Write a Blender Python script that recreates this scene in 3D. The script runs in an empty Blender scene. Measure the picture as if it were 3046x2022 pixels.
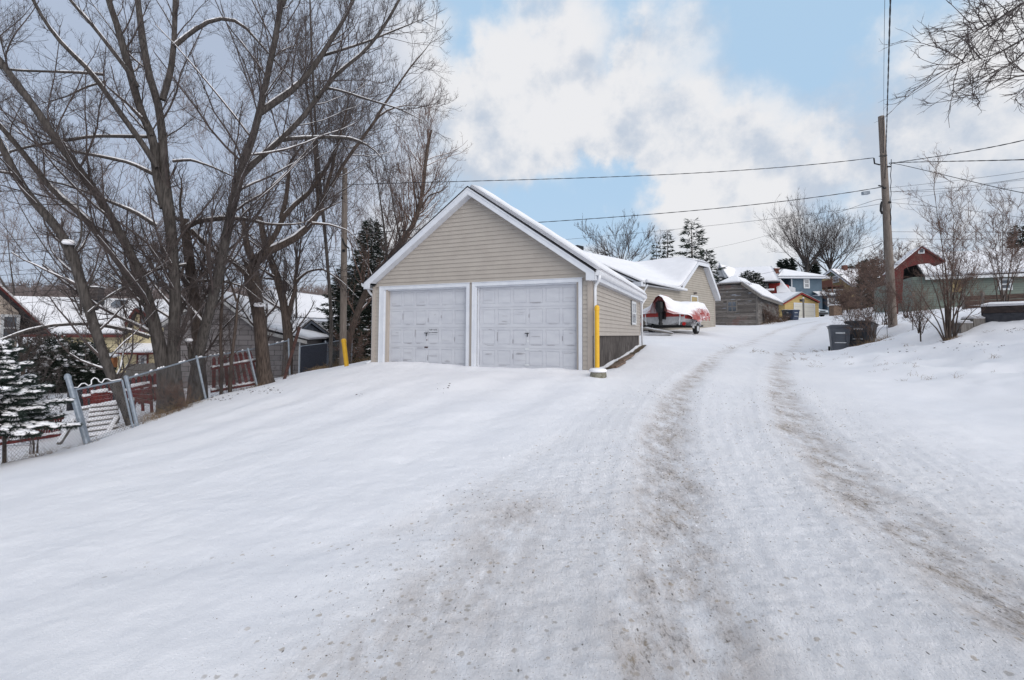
import bpy, math
import numpy as np
from mathutils import Matrix, Vector
# ------------------------------------------------------------------ camera
SC = bpy.context.scene
F, CY, PITCH, ROLL, EYE = 1393.43, 922.52, .0509, .0047, 1.5     # in pixels of the 3046 wide photograph
cam = bpy.data.objects.new('camera', bpy.data.cameras.new('camera'))
SC.collection.objects.link(cam); SC.camera = cam
cam.data.sensor_width = 36; cam.data.sensor_fit = 'HORIZONTAL'
cam.data.lens = F / 3046 * 36
cam.data.shift_y = -(1011 - CY) / 3046
cam.data.clip_end = 3000; cam.data.clip_start = .05
cam.matrix_world = Matrix.Translation((0, 0, EYE)) @ Matrix.Rotation(math.pi / 2 + PITCH, 4, 'X') @ Matrix.Rotation(ROLL, 4, 'Z')
# ------------------------------------------------------------------ sky, sun, exposure
SUN_EL, SUN_AZ = math.radians(24), math.radians(145)              # azimuth clockwise from +Y (behind, to the right)
world = bpy.data.worlds.new('World'); SC.world = world; world.use_nodes = True
SC.view_settings.view_transform = 'Standard'; SC.view_settings.look = 'None'
SC.view_settings.exposure = 0.24; SC.view_settings.gamma = 1
sun = bpy.data.objects.new('sun', bpy.data.lights.new('sun', 'SUN'))
SC.collection.objects.link(sun); sun.data.energy = 1.9; sun.data.angle = math.radians(60); sun.data.color = (1, .96, .92)
sd = Vector((math.sin(SUN_AZ) * math.cos(SUN_EL), math.cos(SUN_AZ) * math.cos(SUN_EL), math.sin(SUN_EL)))
sun.rotation_euler = sd.to_track_quat('Z', 'Y').to_euler()

def ray(px, py):
    u2 = (px - 1523) / F; v2 = (CY - py) / F
    cr, sr = math.cos(ROLL), math.sin(ROLL)
    U = u2 * cr - v2 * sr; V = u2 * sr + v2 * cr
    c, s = math.cos(PITCH), math.sin(PITCH)
    return np.array([U, c - V * s, s + V * c])
def P(px, py, d):
    r = ray(px, py); return np.array([r[0] / r[1] * d, d, EYE + r[2] / r[1] * d])

class NT:                                                         # tiny node helper
    def __init__(s, tree): s.t = tree; s.n = tree.nodes; s.l = tree.links
    def add(s, typ, **kw):
        n = s.n.new(typ)
        for k, v in kw.items():
            if k.startswith('i_'):
                key = k[2:]; key = int(key) if key.isdigit() else key
                if isinstance(v, bpy.types.NodeSocket): s.l.new(v, n.inputs[key])
                else: n.inputs[key].default_value = v
            else: setattr(n, k, v)
        return n
    def math(s, op, a, b=None, c=None, clamp=False):
        n = s.n.new('ShaderNodeMath'); n.operation = op; n.use_clamp = clamp
        for i, v in enumerate((a, b, c)):
            if v is None: continue
            if isinstance(v, bpy.types.NodeSocket): s.l.new(v, n.inputs[i])
            else: n.inputs[i].default_value = v
        return n.outputs[0]
    def mix(s, f, a, b):
        n = s.n.new('ShaderNodeMix'); n.data_type = 'RGBA'; n.clamp_factor = True
        for i, v in ((0, f), (6, a), (7, b)):
            if isinstance(v, bpy.types.NodeSocket): s.l.new(v, n.inputs[i])
            elif i == 0: n.inputs[0].default_value = v
            else: n.inputs[i].default_value = (*v, 1) if len(v) == 3 else v
        return n.outputs[2]
    def ramp(s, v, a, b, lo=0., hi=1.):
        n = s.n.new('ShaderNodeMapRange'); n.interpolation_type = 'SMOOTHSTEP'
        s.l.new(v, n.inputs[0])
        for i, x in ((1, a), (2, b), (3, lo), (4, hi)): n.inputs[i].default_value = x
        return n.outputs[0]
    def noise(s, vec, scale, detail=4, rough=.55, **kw):
        n = s.n.new('ShaderNodeTexNoise'); s.l.new(vec, n.inputs['Vector'])
        n.inputs['Scale'].default_value = scale; n.inputs['Detail'].default_value = detail; n.inputs['Roughness'].default_value = rough
        return n

def build_sky():
    w = NT(world.node_tree); w.n.clear()
    out = w.add('ShaderNodeOutputWorld'); bg = w.add('ShaderNodeBackground'); bg.inputs[1].default_value = .1
    w.l.new(bg.outputs[0], out.inputs[0])
    sky = w.add('ShaderNodeTexSky', sky_type='NISHITA', sun_disc=False, sun_elevation=SUN_EL, sun_rotation=SUN_AZ, air_density=1.0, dust_density=.6, ozone_density=2.5)
    co = w.add('ShaderNodeTexCoord').outputs['Generated']
    vn = w.add('ShaderNodeVectorMath', operation='NORMALIZE'); w.l.new(co, vn.inputs[0]); D = vn.outputs[0]
    n1 = w.noise(D, 3.2, 9, .56)
    n2 = w.noise(D, 9.0, 8, .6)
    n3 = w.noise(D, 1.3, 4, .5)
    # warp the direction, then openings in the cloud deck by direction
    wv = w.add('ShaderNodeVectorMath', operation='MULTIPLY_ADD'); w.l.new(n2.outputs['Color'], wv.inputs[0])
    wv.inputs[1].default_value = (.16, .16, .16); w.l.new(D, wv.inputs[2])
    wc = w.add('ShaderNodeVectorMath', operation='SUBTRACT'); w.l.new(wv.outputs[0], wc.inputs[0]); wc.inputs[1].default_value = (.08, .08, .08)
    wn = w.add('ShaderNodeVectorMath', operation='NORMALIZE'); w.l.new(wc.outputs[0], wn.inputs[0]); W = wn.outputs[0]
    def blob(px, py, rad, amp):
        r = ray(px, py); r = r / np.linalg.norm(r)
        dt = w.add('ShaderNodeVectorMath', operation='DOT_PRODUCT'); w.l.new(W, dt.inputs[0]); dt.inputs[1].default_value = tuple(r)
        return w.ramp(dt.outputs['Value'], math.cos(rad * 1.35), math.cos(rad * .35), 0, amp)
    holes = [(1380, 40, .1, .9), (1560, -20, .12, 1), (1800, 40, .10, .9), (2080, 60, .13, .9), (2330, 120, .14, .85), (2600, 40, .17, .9), (2850, 90, .1, .6), (2330, 290, .07, .7),
             (1500, 600, .08, .55), (1700, 620, .10, .75), (1880, 640, .09, .6), (2080, 610, .05, .3), (2480, 415, .035, .6), (2560, 690, .10, .6), (2750, 640, .1, .5),
             (2700, -400, .3, 1), (1700, -350, .2, .8)]
    clouds = [(1620, 190, .15, .9), (1950, 250, .14, .8), (1500, 350, .12, .6), (2150, 420, .15, .6), (2800, 400, .2, .6), (2150, 700, .11, .8), (1300, 250, .1, .5), (2250, 560, .05, .2)]
    s = None
    for b in holes:
        v = blob(*b); s = v if s is None else w.math('MAXIMUM', s, v)
    c = None
    for b in clouds:
        v = blob(*b); c = v if c is None else w.math('MAXIMUM', c, v)
    f = w.math('SUBTRACT', c, s)
    f = w.math('ADD', f, w.math('MULTIPLY', w.math('SUBTRACT', n1.outputs[0], .5), 1.5))
    f = w.math('ADD', f, w.math('MULTIPLY', w.math('SUBTRACT', n2.outputs[0], .5), .7))
    cover = w.ramp(f, -.66, .05)
    # bright sunlit heads, greyer bases
    lum = w.math('ADD', w.math('MULTIPLY', n3.outputs[0], .9), w.math('MULTIPLY', n2.outputs[0], .55))
    lum = w.math('ADD', lum, w.math('MULTIPLY', c, .16))
    lum = w.math('ADD', lum, w.math('MULTIPLY', w.math('SUBTRACT', n1.outputs[0], .5), .9)); lumf = w.ramp(lum, .56, 1.10)
    up_ = w.add('ShaderNodeVectorMath', operation='ADD'); w.l.new(D, up_.inputs[0]); up_.inputs[1].default_value = (.02, -.02, .055)
    n1b = w.noise(up_.outputs[0], 3.2, 9, .56); n2b = w.noise(up_.outputs[0], 9.0, 8, .6)
    rel = w.math('ADD', w.math('MULTIPLY', w.math('SUBTRACT', n1.outputs[0], n1b.outputs[0]), 2.2), w.math('MULTIPLY', w.math('SUBTRACT', n2.outputs[0], n2b.outputs[0]), 1.0))
    lumf = w.ramp(w.math('ADD', lum, rel), .50, 1.15)
    ccol = w.mix(lumf, (4.6, 5.2, 6.1), (7.1, 7.15, 7.35))
    # heavier overcast towards the left of the street
    rl = ray(250, 250); rl = rl / np.linalg.norm(rl)
    dl = w.add('ShaderNodeVectorMath', operation='DOT_PRODUCT'); w.l.new(D, dl.inputs[0]); dl.inputs[1].default_value = tuple(rl)
    dA, dB = [float((ray(x, 350) / np.linalg.norm(ray(x, 350))) @ rl) for x in (1330, 1020)]
    n4 = w.math('MULTIPLY', w.math('SUBTRACT', n2.outputs[0], .5), .10)
    dlv = w.math('ADD', dl.outputs['Value'], n4); lf = w.ramp(dlv, dA - .01, dB)
    ccol = w.mix(lf, ccol, w.mix(w.ramp(dl.outputs['Value'], .97, .80), (3.75, 4.4, 5.6), w.mix(w.ramp(n2.outputs[0], .3, .7), (4.9, 5.4, 6.5), (5.8, 6.15, 6.9))))
    cover = w.math('MAXIMUM', cover, w.ramp(dlv, dA - .03, dA + .02))
    blue = w.mix(.88, sky.outputs[0], (4.0, 5.7, 7.5))
    # thin milky veil low over the horizon
    sep = w.add('ShaderNodeSeparateXYZ'); w.l.new(D, sep.inputs[0])
    veil = w.ramp(sep.outputs[2], .0, .34, .62, .0)
    blue = w.mix(veil, blue, (4.6, 5.6, 6.8))
    ccol = w.mix(w.ramp(sep.outputs[2], .02, .22, .5, .0), ccol, (4.5, 5.25, 6.2))
    col = w.mix(cover, blue, ccol)
    w.l.new(col, bg.inputs[0])
    world.cycles.sampling_method = 'MANUAL'; world.cycles.sample_map_resolution = 512
build_sky()

# ------------------------------------------------------------------ materials
def new_mat(name):
    m = bpy.data.materials.new(name); m.use_nodes = True
    t = NT(m.node_tree); b = t.n['Principled BSDF']; return m, t, b
def objco(t): return t.add('ShaderNodeTexCoord').outputs['Object']
def snow_mask(t, lo=.45, hi=.75, amount=.5, scale=9):
    g = t.add('ShaderNodeNewGeometry'); s = t.add('ShaderNodeSeparateXYZ'); t.l.new(g.outputs['True Normal'], s.inputs[0])
    n = t.noise(g.outputs['Position'], scale, 3)
    return t.math('MULTIPLY', t.ramp(s.outputs[2], lo, hi), t.ramp(n.outputs[0], 1 - amount - .1, 1 - amount + .1))
SNOW = (.865, .855, .88)
def mat(name, col, col2=None, rough=.75, scale=8, bump=.0, stretch=(1, 1, 1), metal=0, lap=0, lapd=.6, snow=None, vert=0, spec=.3, detail=5, dirt=None, dlo=.58):
    m, t, b = new_mat(name)
    co = objco(t)
    mp = t.add('ShaderNodeMapping'); t.l.new(co, mp.inputs[0]); mp.inputs['Scale'].default_value = stretch
    n = t.noise(mp.outputs[0], scale, detail)
    c = t.mix(t.ramp(n.outputs[0], .3, .7), col, col2 or tuple(x * .8 for x in col))
    if dirt:
        n2 = t.noise(mp.outputs[0], scale * .37, 7, .7)
        c = t.mix(t.ramp(n2.outputs[0], dlo, dlo + .1), c, dirt)
    h = n.outputs[0]; dist = .02
    if lap or vert:
        sp = t.add('ShaderNodeSeparateXYZ'); t.l.new(co, sp.inputs[0])
        if lap: k = t.math('FRACT', t.math('DIVIDE', sp.outputs[2], lap))
        else: k = t.math('FRACT', t.math('DIVIDE', t.math('ADD', sp.outputs[0], sp.outputs[1]), vert))
        gap = t.ramp(k, .0, .24, 1, 0)  # shade line of each lap course, painted into the colour; joints on vertical boards
        c = t.mix(t.math('MULTIPLY', gap, lapd), c, tuple(x * .35 for x in col))
        h = t.math('ADD', t.math('MULTIPLY', k, -1.), t.math('MULTIPLY', n.outputs[0], bump))
    if snow is not None: c = t.mix(snow_mask(t, *snow), c, SNOW)
    t.l.new(c, b.inputs['Base Color'])
    b.inputs['Roughness'].default_value = rough; b.inputs['Metallic'].default_value = metal
    b.inputs['Specular IOR Level'].default_value = spec
    if bump or lap or vert:
        bp = t.add('ShaderNodeBump'); bp.inputs['Strength'].default_value = max(bump, .5 if (lap or vert) else 0); bp.inputs['Distance'].default_value = dist
        t.l.new(h, bp.inputs['Height']); t.l.new(bp.outputs[0], b.inputs['Normal'])
    return m
M = {}
def snow_mat(name, c=SNOW, bs=.35):
    m, t, b = new_mat(name); g = t.add('ShaderNodeNewGeometry'); p = g.outputs['Position']
    n = t.noise(p, 14, 6, .65); n2 = t.noise(p, 1.7, 4)
    t.l.new(t.mix(t.ramp(n2.outputs[0], .3, .7), c, tuple(x * .94 for x in c)), b.inputs['Base Color'])
    b.inputs['Roughness'].default_value = .7; b.inputs['Specular IOR Level'].default_value = .2
    bp = t.add('ShaderNodeBump'); bp.inputs['Strength'].default_value = bs; bp.inputs['Distance'].default_value = .02
    t.l.new(n.outputs[0], bp.inputs['Height']); t.l.new(bp.outputs[0], b.inputs['Normal']); return m
M['snow'] = snow_mat('snow')
M['vinyl'] = mat('tan vinyl siding', (.405, .365, .325), (.37, .332, .295), rough=.5, scale=3, bump=.1, spec=.4)
M['vinyl_trim'] = mat('tan vinyl trim', (.42, .37, .33), (.39, .345, .305), rough=.5, scale=3)
M['white'] = mat('white aluminium trim', (.64, .66, .70), (.58, .60, .65), rough=.45, scale=4, spec=.4, dirt=(.45, .42, .38), dlo=.72)
M['gutter'] = mat('white gutter', (.74, .75, .78), (.66, .67, .70), rough=.35, scale=5, spec=.5, dirt=(.45, .43, .40), dlo=.70)
M['shingle'] = mat('dark shingle edge', (.03, .03, .035), rough=.9, scale=30, bump=.4)
M['concrete'] = mat('stained concrete', (.10, .088, .082), (.045, .038, .036), rough=.95, scale=6, bump=.5, stretch=(1, 1, .5), dirt=(.15, .135, .13), dlo=.60)
M['yellow'] = mat('yellow bollard paint', (.72, .42, .035), (.66, .37, .03), rough=.45, scale=6, dirt=(.30, .2, .06), dlo=.68)
M['door'] = mat('peeling white door paint', (.53, .54, .575), (.48, .49, .53), rough=.6, scale=2.5, bump=.15, stretch=(1, 1, 3), dirt=(.28, .28, .30), dlo=.70)
M['black'] = mat('black metal', (.012, .012, .014), rough=.45, scale=9)
M['rust'] = mat('rusty pipe', (.10, .05, .04), (.05, .03, .03), rough=.9, scale=12, bump=.3)
M['bark'] = mat('grey brown bark', (.092, .081, .075), (.032, .028, .026), rough=.95, scale=16, bump=.9, stretch=(1.6, 1.6, .22), detail=7, snow=(.50, .8, .42, 7))
M['bark2'] = mat('reddish brown bark', (.105, .080, .067), (.038, .029, .025), rough=.95, scale=16, bump=.9, stretch=(1.6, 1.6, .25), detail=7, snow=(.50, .8, .42, 7))
M['twig'] = mat('bare twig bark', (.085, .068, .064), (.05, .040, .038), rough=.9, scale=4, snow=(.55, .9, .3, 4))
M['twig_red'] = mat('reddish bare twigs', (.16, .105, .085), (.09, .06, .05), rough=.9, scale=4, snow=(.55, .9, .3, 4))
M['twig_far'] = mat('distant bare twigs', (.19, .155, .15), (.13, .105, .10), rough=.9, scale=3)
M['polewood'] = mat('weathered pole wood', (.23, .195, .17), (.13, .105, .09), rough=.9, scale=22, bump=.6, stretch=(2, 2, .12), dirt=(.06, .05, .045), dlo=.64)
M['galv'] = mat('galvanised steel', (.30, .34, .39), (.22, .255, .30), rough=.5, scale=14, metal=.35)
M['wire'] = mat('fence wire', (.16, .165, .18), (.07, .062, .06), rough=.6, scale=5, metal=.3)
M['cable'] = mat('black cable', (.02, .02, .024), rough=.6)
M['needle'] = mat('dark conifer needles', (.040, .052, .040), (.016, .024, .018), rough=.9, scale=6)
M['needle_b'] = mat('blue green spruce needles', (.030, .044, .038), (.014, .022, .018), rough=.9, scale=6)
M['drygrass'] = mat('dry tan grass', (.27, .19, .11), (.14, .09, .05), rough=.9, scale=5)
M['redwood'] = mat('faded red painted wood', (.165, .024, .022), (.075, .012, .012), rough=.8, scale=10, bump=.3, stretch=(2, 2, .4), snow=(.8, .95, .7, 6))
M['tarp'] = mat('black tarpaulin', (.012, .014, .02), (.03, .03, .036), rough=.45, scale=5, bump=.5)
M['bluetarp'] = mat('dark navy privacy sheet', (.015, .018, .028), (.03, .034, .048), rough=.7, scale=20)
M['greywood'] = mat('weathered grey wood', (.20, .185, .175), (.09, .08, .075), rough=.95, scale=14, bump=.5, stretch=(.15, .15, 2.4), dirt=(.34, .34, .35), dlo=.60, lap=.13, lapd=.8)
M['greypost'] = mat('weathered grey post', (.21, .195, .185), (.11, .10, .09), rough=.95, scale=14, bump=.5, stretch=(2, 2, .2))
M['glass'] = mat('dark window glass', (.06, .07, .085), (.15, .17, .20), rough=.12, scale=1.2, spec=.7)
M['wframe'] = mat('white window frame', (.66, .68, .70), rough=.5)
M['block'] = None
# shake-textured grey wall of the garage behind the fence: irregular blocks
def block_mat():
    m, t, b = new_mat('grey cement shingle blocks'); co = objco(t)
    mp = t.add('ShaderNodeMapping'); t.l.new(co, mp.inputs[0]); mp.inputs['Rotation'].default_value = (math.radians(-90), 0, 0)
    br = t.add('ShaderNodeTexBrick'); t.l.new(mp.outputs[0], br.inputs[0])
    br.inputs['Color1'].default_value = (.16, .145, .145, 1); br.inputs['Color2'].default_value = (.215, .195, .195, 1); br.inputs['Mortar'].default_value = (.04, .036, .036, 1)
    br.inputs['Scale'].default_value = 1; br.inputs['Mortar Size'].default_value = .010; br.inputs['Brick Width'].default_value = .62; br.inputs['Row Height'].default_value = .23
    br.offset = .37; br.squash = .6; br.squash_frequency = 2
    n = t.noise(co, 3, 6); c = t.mix(t.ramp(n.outputs[0], .55, .75), br.outputs[0], (.10, .09, .09))
    t.l.new(c, b.inputs['Base Color']); b.inputs['Roughness'].default_value = .9
    bp = t.add('ShaderNodeBump'); bp.inputs['Strength'].default_value = .6; bp.inputs['Distance'].default_value = .01; t.l.new(br.outputs[1], bp.inputs['Height']); bp.invert = True
    t.l.new(bp.outputs[0], b.inputs['Normal']); return m
M['block'] = block_mat()

# ------------------------------------------------------------------ mesh helpers
COL = SC.collection
def tag(o, label=None, cat=None, group=None, kind=None):
    if label: o['label'] = label
    if cat: o['category'] = cat
    if group: o['group'] = group
    if kind: o['kind'] = kind
    return o
def mesh_obj(name, V, polys, mats, parent=None, mi=None, smooth=False):
    V = np.asarray(V, np.float32).reshape(-1, 3)
    me = bpy.data.meshes.new(name); me.vertices.add(len(V)); me.vertices.foreach_set('co', V.ravel())
    lt = np.array([len(p) for p in polys], np.int32) if not isinstance(polys, np.ndarray) else np.full(len(polys), polys.shape[1], np.int32)
    lp = np.concatenate([np.asarray(p, np.int32) for p in polys]) if not isinstance(polys, np.ndarray) else polys.astype(np.int32).ravel()
    me.loops.add(len(lp)); me.loops.foreach_set('vertex_index', lp)
    me.polygons.add(len(lt)); ls = np.zeros(len(lt), np.int32); ls[1:] = np.cumsum(lt)[:-1]
    me.polygons.foreach_set('loop_start', ls); me.polygons.foreach_set('loop_total', lt)
    for m in (mats if isinstance(mats, (list, tuple)) else [mats]): me.materials.append(m)
    if mi is not None: me.polygons.foreach_set('material_index', np.asarray(mi, np.int32))
    me.polygons.foreach_set('use_smooth', np.full(len(lt), bool(smooth)))
    me.update(calc_edges=True); me.validate()
    o = bpy.data.objects.new(name, me); COL.objects.link(o)
    if parent is not None: o.parent = parent
    return o
class MB:
    """collects shapes; build() links them as one mesh object"""
    def __init__(s, xf=None): s.V = []; s.Fc = []; s.xf = xf
    def add(s, V, Fc):
        b = len(s.V); s.V += [tuple(v) for v in V]; s.Fc += [tuple(b + i for i in f) for f in Fc]; return s
    def box(s, x0, x1, y0, y1, z0, z1):
        V = [(x, y, z) for z in (z0, z1) for y in (y0, y1) for x in (x0, x1)]
        return s.add(V, [(0, 2, 3, 1), (4, 5, 7, 6), (0, 1, 5, 4), (2, 6, 7, 3), (0, 4, 6, 2), (1, 3, 7, 5)])
    def prism(s, poly, y0, y1):                                    # polygon in x,z extruded along y
        n = len(poly); V = [(x, y0, z) for x, z in poly] + [(x, y1, z) for x, z in poly]
        return s.add(V, [tuple(range(n)), tuple(range(2 * n - 1, n - 1, -1))] + [(i, (i + n), (i + 1) % n + n, (i + 1) % n) for i in range(n)])
    def slab(s, pts, th):                                         # polygon with thickness below it
        p = np.array(pts, float); n = len(p)
        nr = np.cross(p[1] - p[0], p[2] - p[0]); nr /= np.linalg.norm(nr)
        if nr[2] < 0: nr = -nr
        return s.add(list(p) + list(p - nr * th), [tuple(range(n)), tuple(range(2 * n - 1, n - 1, -1))] + [(i, (i + n), (i + 1) % n + n, (i + 1) % n) for i in range(n)])
    def tube(s, pts, r, n=8, cap=True):
        p = np.array(pts, float); r = np.full(len(p), r) if np.isscalar(r) else np.array(r)
        t = np.gradient(p, axis=0); t /= np.linalg.norm(t, axis=1)[:, None] + 1e-9
        a = p[-1] - p[0]; ref = np.array([0, 0, 1.]) if abs(a[2]) < .8 * np.linalg.norm(a) else np.array([1., 0, 0])
        V = []
        for i in range(len(p)):
            u = np.cross(t[i], ref); u /= np.linalg.norm(u) + 1e-9; v = np.cross(t[i], u)
            V += [p[i] + r[i] * (math.cos(2 * math.pi * k / n) * u + math.sin(2 * math.pi * k / n) * v) for k in range(n)]
        Fc = [(i * n + k, i * n + (k + 1) % n, (i + 1) * n + (k + 1) % n, (i + 1) * n + k) for i in range(len(p) - 1) for k in range(n)]
        if cap: Fc += [tuple(range(n - 1, -1, -1)), tuple((len(p) - 1) * n + k for k in range(n))]
        return s.add(V, Fc)
    def bar(s, a, b, w, h):                                       # rectangular bar between two points
        a = np.array(a, float); b = np.array(b, float); d = b - a; d /= np.linalg.norm(d)
        ref = np.array([0, 0, 1.]) if abs(d[2]) < .9 else np.array([0, 1., 0]); u = np.cross(d, ref); u /= np.linalg.norm(u); v = np.cross(u, d)
        V = [q + sx * u * w / 2 + sz * v * h / 2 for q in (a, b) for sx, sz in ((-1, -1), (1, -1), (1, 1), (-1, 1))]
        return s.add(V, [(0, 3, 2, 1), (4, 5, 6, 7), (0, 1, 5, 4), (1, 2, 6, 5), (2, 3, 7, 6), (3, 0, 4, 7)])
    def build(s, name, m, parent=None, world=False, smooth=False):
        V = np.array(s.V, float)
        if world and parent is not None: V = V - np.array(parent.location)
        return mesh_obj(name, V, s.Fc, m, parent, smooth=smooth)
def empty(name, loc, rz=0, label=None, cat=None, group=None):
    o = bpy.data.objects.new(name, None); COL.objects.link(o); o.location = loc; o.rotation_euler = (0, 0, rz); o.empty_display_size = .2
    return tag(o, label, cat, group)
_vr = np.random.default_rng(5).random((64, 64, 64))
def vnoise(p):
    """smooth value noise of points (n,3), about 0..1"""
    p = np.asarray(p, float); i = np.floor(p).astype(int); f = p - i; f = f * f * (3 - 2 * f); i %= 64; j = (i + 1) % 64
    r = 0
    for a in (0, 1):
        for b in (0, 1):
            for c in (0, 1):
                w = (f[:, 0] if a else 1 - f[:, 0]) * (f[:, 1] if b else 1 - f[:, 1]) * (f[:, 2] if c else 1 - f[:, 2])
                r = r + w * _vr[(j if a else i)[:, 0], (j if b else i)[:, 1], (j if c else i)[:, 2]]
    return r
def fbm(p, o=4, g=.5):
    p = np.asarray(p, float); s = 0; a = 1; t = 0
    for _ in range(o): s = s + a * vnoise(p); t += a; a *= g; p = p * 2.03 + 17.3
    return s / t
def snow_sheet(mb, quad, th=.12, nu=24, nv=24, rag=.06, seed=0):
    """soft snow blanket over a roof quad p00,p10,p11,p01: rounded, slightly ragged edges"""
    q = [np.array(c, float) for c in quad]
    nr = np.cross(q[1] - q[0], q[3] - q[0]); nr /= np.linalg.norm(nr); nr = nr if nr[2] > 0 else -nr
    u = np.linspace(0, 1, nu + 1)[:, None]; v = np.linspace(0, 1, nv + 1)[None, :]
    U, Vv = np.broadcast_arrays(u, v); U = U.ravel(); Vv = Vv.ravel()
    B = ((1 - U) * (1 - Vv))[:, None] * q[0] + (U * (1 - Vv))[:, None] * q[1] + (U * Vv)[:, None] * q[2] + ((1 - U) * Vv)[:, None] * q[3]
    lu = np.linalg.norm(q[1] - q[0]); lv = np.linalg.norm(q[3] - q[0])
    e = np.minimum(np.minimum(U, 1 - U) * lu, np.minimum(Vv, 1 - Vv) * lv)
    prof = np.sqrt(np.clip(1 - (1 - np.clip(e / (th * 1.2), 0, 1)) ** 2, 0, 1))
    T = B + nr * (th * (.5 + .5 * prof) * (.8 + .4 * fbm(B * .9 + seed, 3)))[:, None]
    ed = e < 1e-6; cen = B.mean(0)
    off = (fbm(B * 2.5 + seed * 3, 3) - .45) * rag
    dv = B - cen; dv /= np.linalg.norm(dv, axis=1)[:, None] + 1e-9
    T[ed] += (dv * off[:, None])[ed]; B2 = B.copy(); B2[ed] += (dv * (off[:, None] * .7))[ed]; B2 = B2 + nr * .004
    N = (nu + 1) * (nv + 1); idx = np.arange(N).reshape(nu + 1, nv + 1)
    Fc = [(idx[i, j], idx[i + 1, j], idx[i + 1, j + 1], idx[i, j + 1]) for i in range(nu) for j in range(nv)]
    ring = list(idx[:, 0]) + list(idx[-1, 1:]) + list(idx[-2::-1, -1]) + list(idx[0, -2:0:-1])
    k = len(ring); V = list(T) + [B2[i] for i in ring]
    Fc += [(ring[i], ring[(i + 1) % k], N + (i + 1) % k, N + i) for i in range(k)] + [tuple(N + i for i in range(k))]
    mb.add(V, Fc)
# pixel frames of the enlargements used while tracing
ZF = dict(s=(0, 0, 1), d=(0, 0, 2362 / 3046), z1=(0, 850, 2.852), z2=(450, 800, 3.374), z3=(0, 0, 2.613), z4=(650, 0, 2.613), z5=(0, 450, 3.1357), z6=(600, 450, 3.1354), z7=(1080, 540, 4.6125),
          r1=(1700, 700, 4.48), r2=(2100, 720, 4.724), r3=(2400, 650, 3.4845), r4=(2500, 250, 3.1355))
def zp(k, pts):
    ox, oy, s = ZF[k]; return [(ox + x / s, oy + y / s) for x, y in pts]

# ------------------------------------------------------------------ terrain
CP = [(0, 0, 0.), (0, 2, .03), (0, -4, -.15), (4, 0, .03), (9, 0, .25), (-4, 0, -.2), (-10, 0, -.5), (10, -6, .2), (-10, -8, -.6), (3, 4, .12), (0, 5, .16), (-3.5, 5, -.05), (0, 8, .36), (-3, 9, .22), (2, 9, .44), (-5.5, 9, -.1), (-6.2, 6, -.34),
      (1.9, 10.9, .60), (-1, 12.2, .61), (-4.06, 13.5, .60), (-5, 15, .52), (-5.6, 16, .26), (-7.2, 20.4, .14), (-5, 22, .52), (-5.6, 13, .3), (-4, 11, .35),
      (2.4, 11.5, .62), (3.4, 14.6, .84), (4.95, 18.2, 1.12), (4.0, 22, 1.3), (3.2, 11, .58), (6, 12, .6), (5, 8, .38), (8, 8, .45), (7, 15, .85), (10, 15, .75), (12, 19, .80), (14.4, 20, .80), (9, 20, 1.1), (15.6, 20.2, 1.15),
      (8.9, 23, 1.5), (11, 27, 1.68), (7, 27, 1.7), (14.5, 28, 1.5), (16.66, 20.5, 2.05), (17.5, 20, 2.1), (13.0, 14, 1.36), (10.5, 12.5, .85), (14.2, 13, 1.86), (14.5, 15.5, 1.95), (16, 17, 2.15), (20, 17, 2.4), (20, 24, 2.5), (24, 30, 2.9),
      (6.5, 4, .30), (9, 6, .62), (11, 9, 1.05), (15, 8, 1.7), (20, 8, 2.2), (14, 22, .95), (17, 27, 1.6), (22, 31, 2.7),
      (14.3, 33, 2.1), (19.2, 36.5, 2.28), (19, 36, 2.28), (21, 42, 2.6), (24, 44, 2.75), (27.9, 50, 3.19), (36, 58, 3.64), (33, 60, 3.7), (44, 66, 4.1), (60, 90, 6), (40, 48, 4.2), (50, 60, 6), (30, 40, 3.4), (80, 60, 9), (10, 45, 2.6), (5, 60, 2.5), (20, 80, 4),
      (-8.36, 7.85, -.68), (-8.36, 9.35, -.71), (-8.37, 10.6, -.60), (-8.4, 13, -.30), (-8.43, 15.6, -.26), (-8.43, 17.9, -.08), (-8.3, 21.4, -.06),
      (-9.4, 9, -.95), (-9.5, 12, -.78), (-9.6, 15, -.62), (-9.7, 18, -.42), (-10, 7, -1.0), (-14, 10, -1.1), (-14, 16, -1.0), (-22, 22, -1.3), (-30, 35, -1.5), (-14, 24, -.9), (-9.5, 23, -.5), (-6, 30, -.1), (-12, 34, -.8), (-18, 42, -1.2), (-40, 60, -1.8), (-10, 55, -.6), (-60, 40, -2.5), (-60, 110, -3), (0, 110, 2), (110, 110, 12), (110, 0, 6), (0, -40, -1), (-60, -40, -2.5), (60, -40, 3)]
CPa = np.array(CP, float)
def _U(r2): return .5 * r2 * np.log(r2 + 1e-9)
def _tps():
    X = CPa[:, :2]; n = len(X); K = _U(((X[:, None] - X[None]) ** 2).sum(-1)) + np.eye(n) * 1.2
    Q = np.c_[np.ones(n), X]; A = np.zeros((n + 3, n + 3)); A[:n, :n] = K; A[:n, n:] = Q; A[n:, :n] = Q.T
    return np.linalg.solve(A, np.r_[CPa[:, 2], 0, 0, 0])
TW = _tps()
def hbase(x, y):
    x = np.atleast_1d(np.asarray(x, float)).ravel(); y = np.atleast_1d(np.asarray(y, float)).ravel(); out = np.zeros(len(x)); n = len(CPa)
    xc = np.clip(x, -70, 120); yc = np.clip(y, -45, 120)
    for a in range(0, len(x), 20000):
        p = np.c_[xc[a:a + 20000], yc[a:a + 20000]]
        K = _U(((p[:, None] - CPa[None, :, :2]) ** 2).sum(-1))
        out[a:a + 20000] = K @ TW[:n] + TW[n] + p @ TW[n + 1:]
    return out
def gz(x, y): return float(hbase(x, y)[0])
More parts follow.
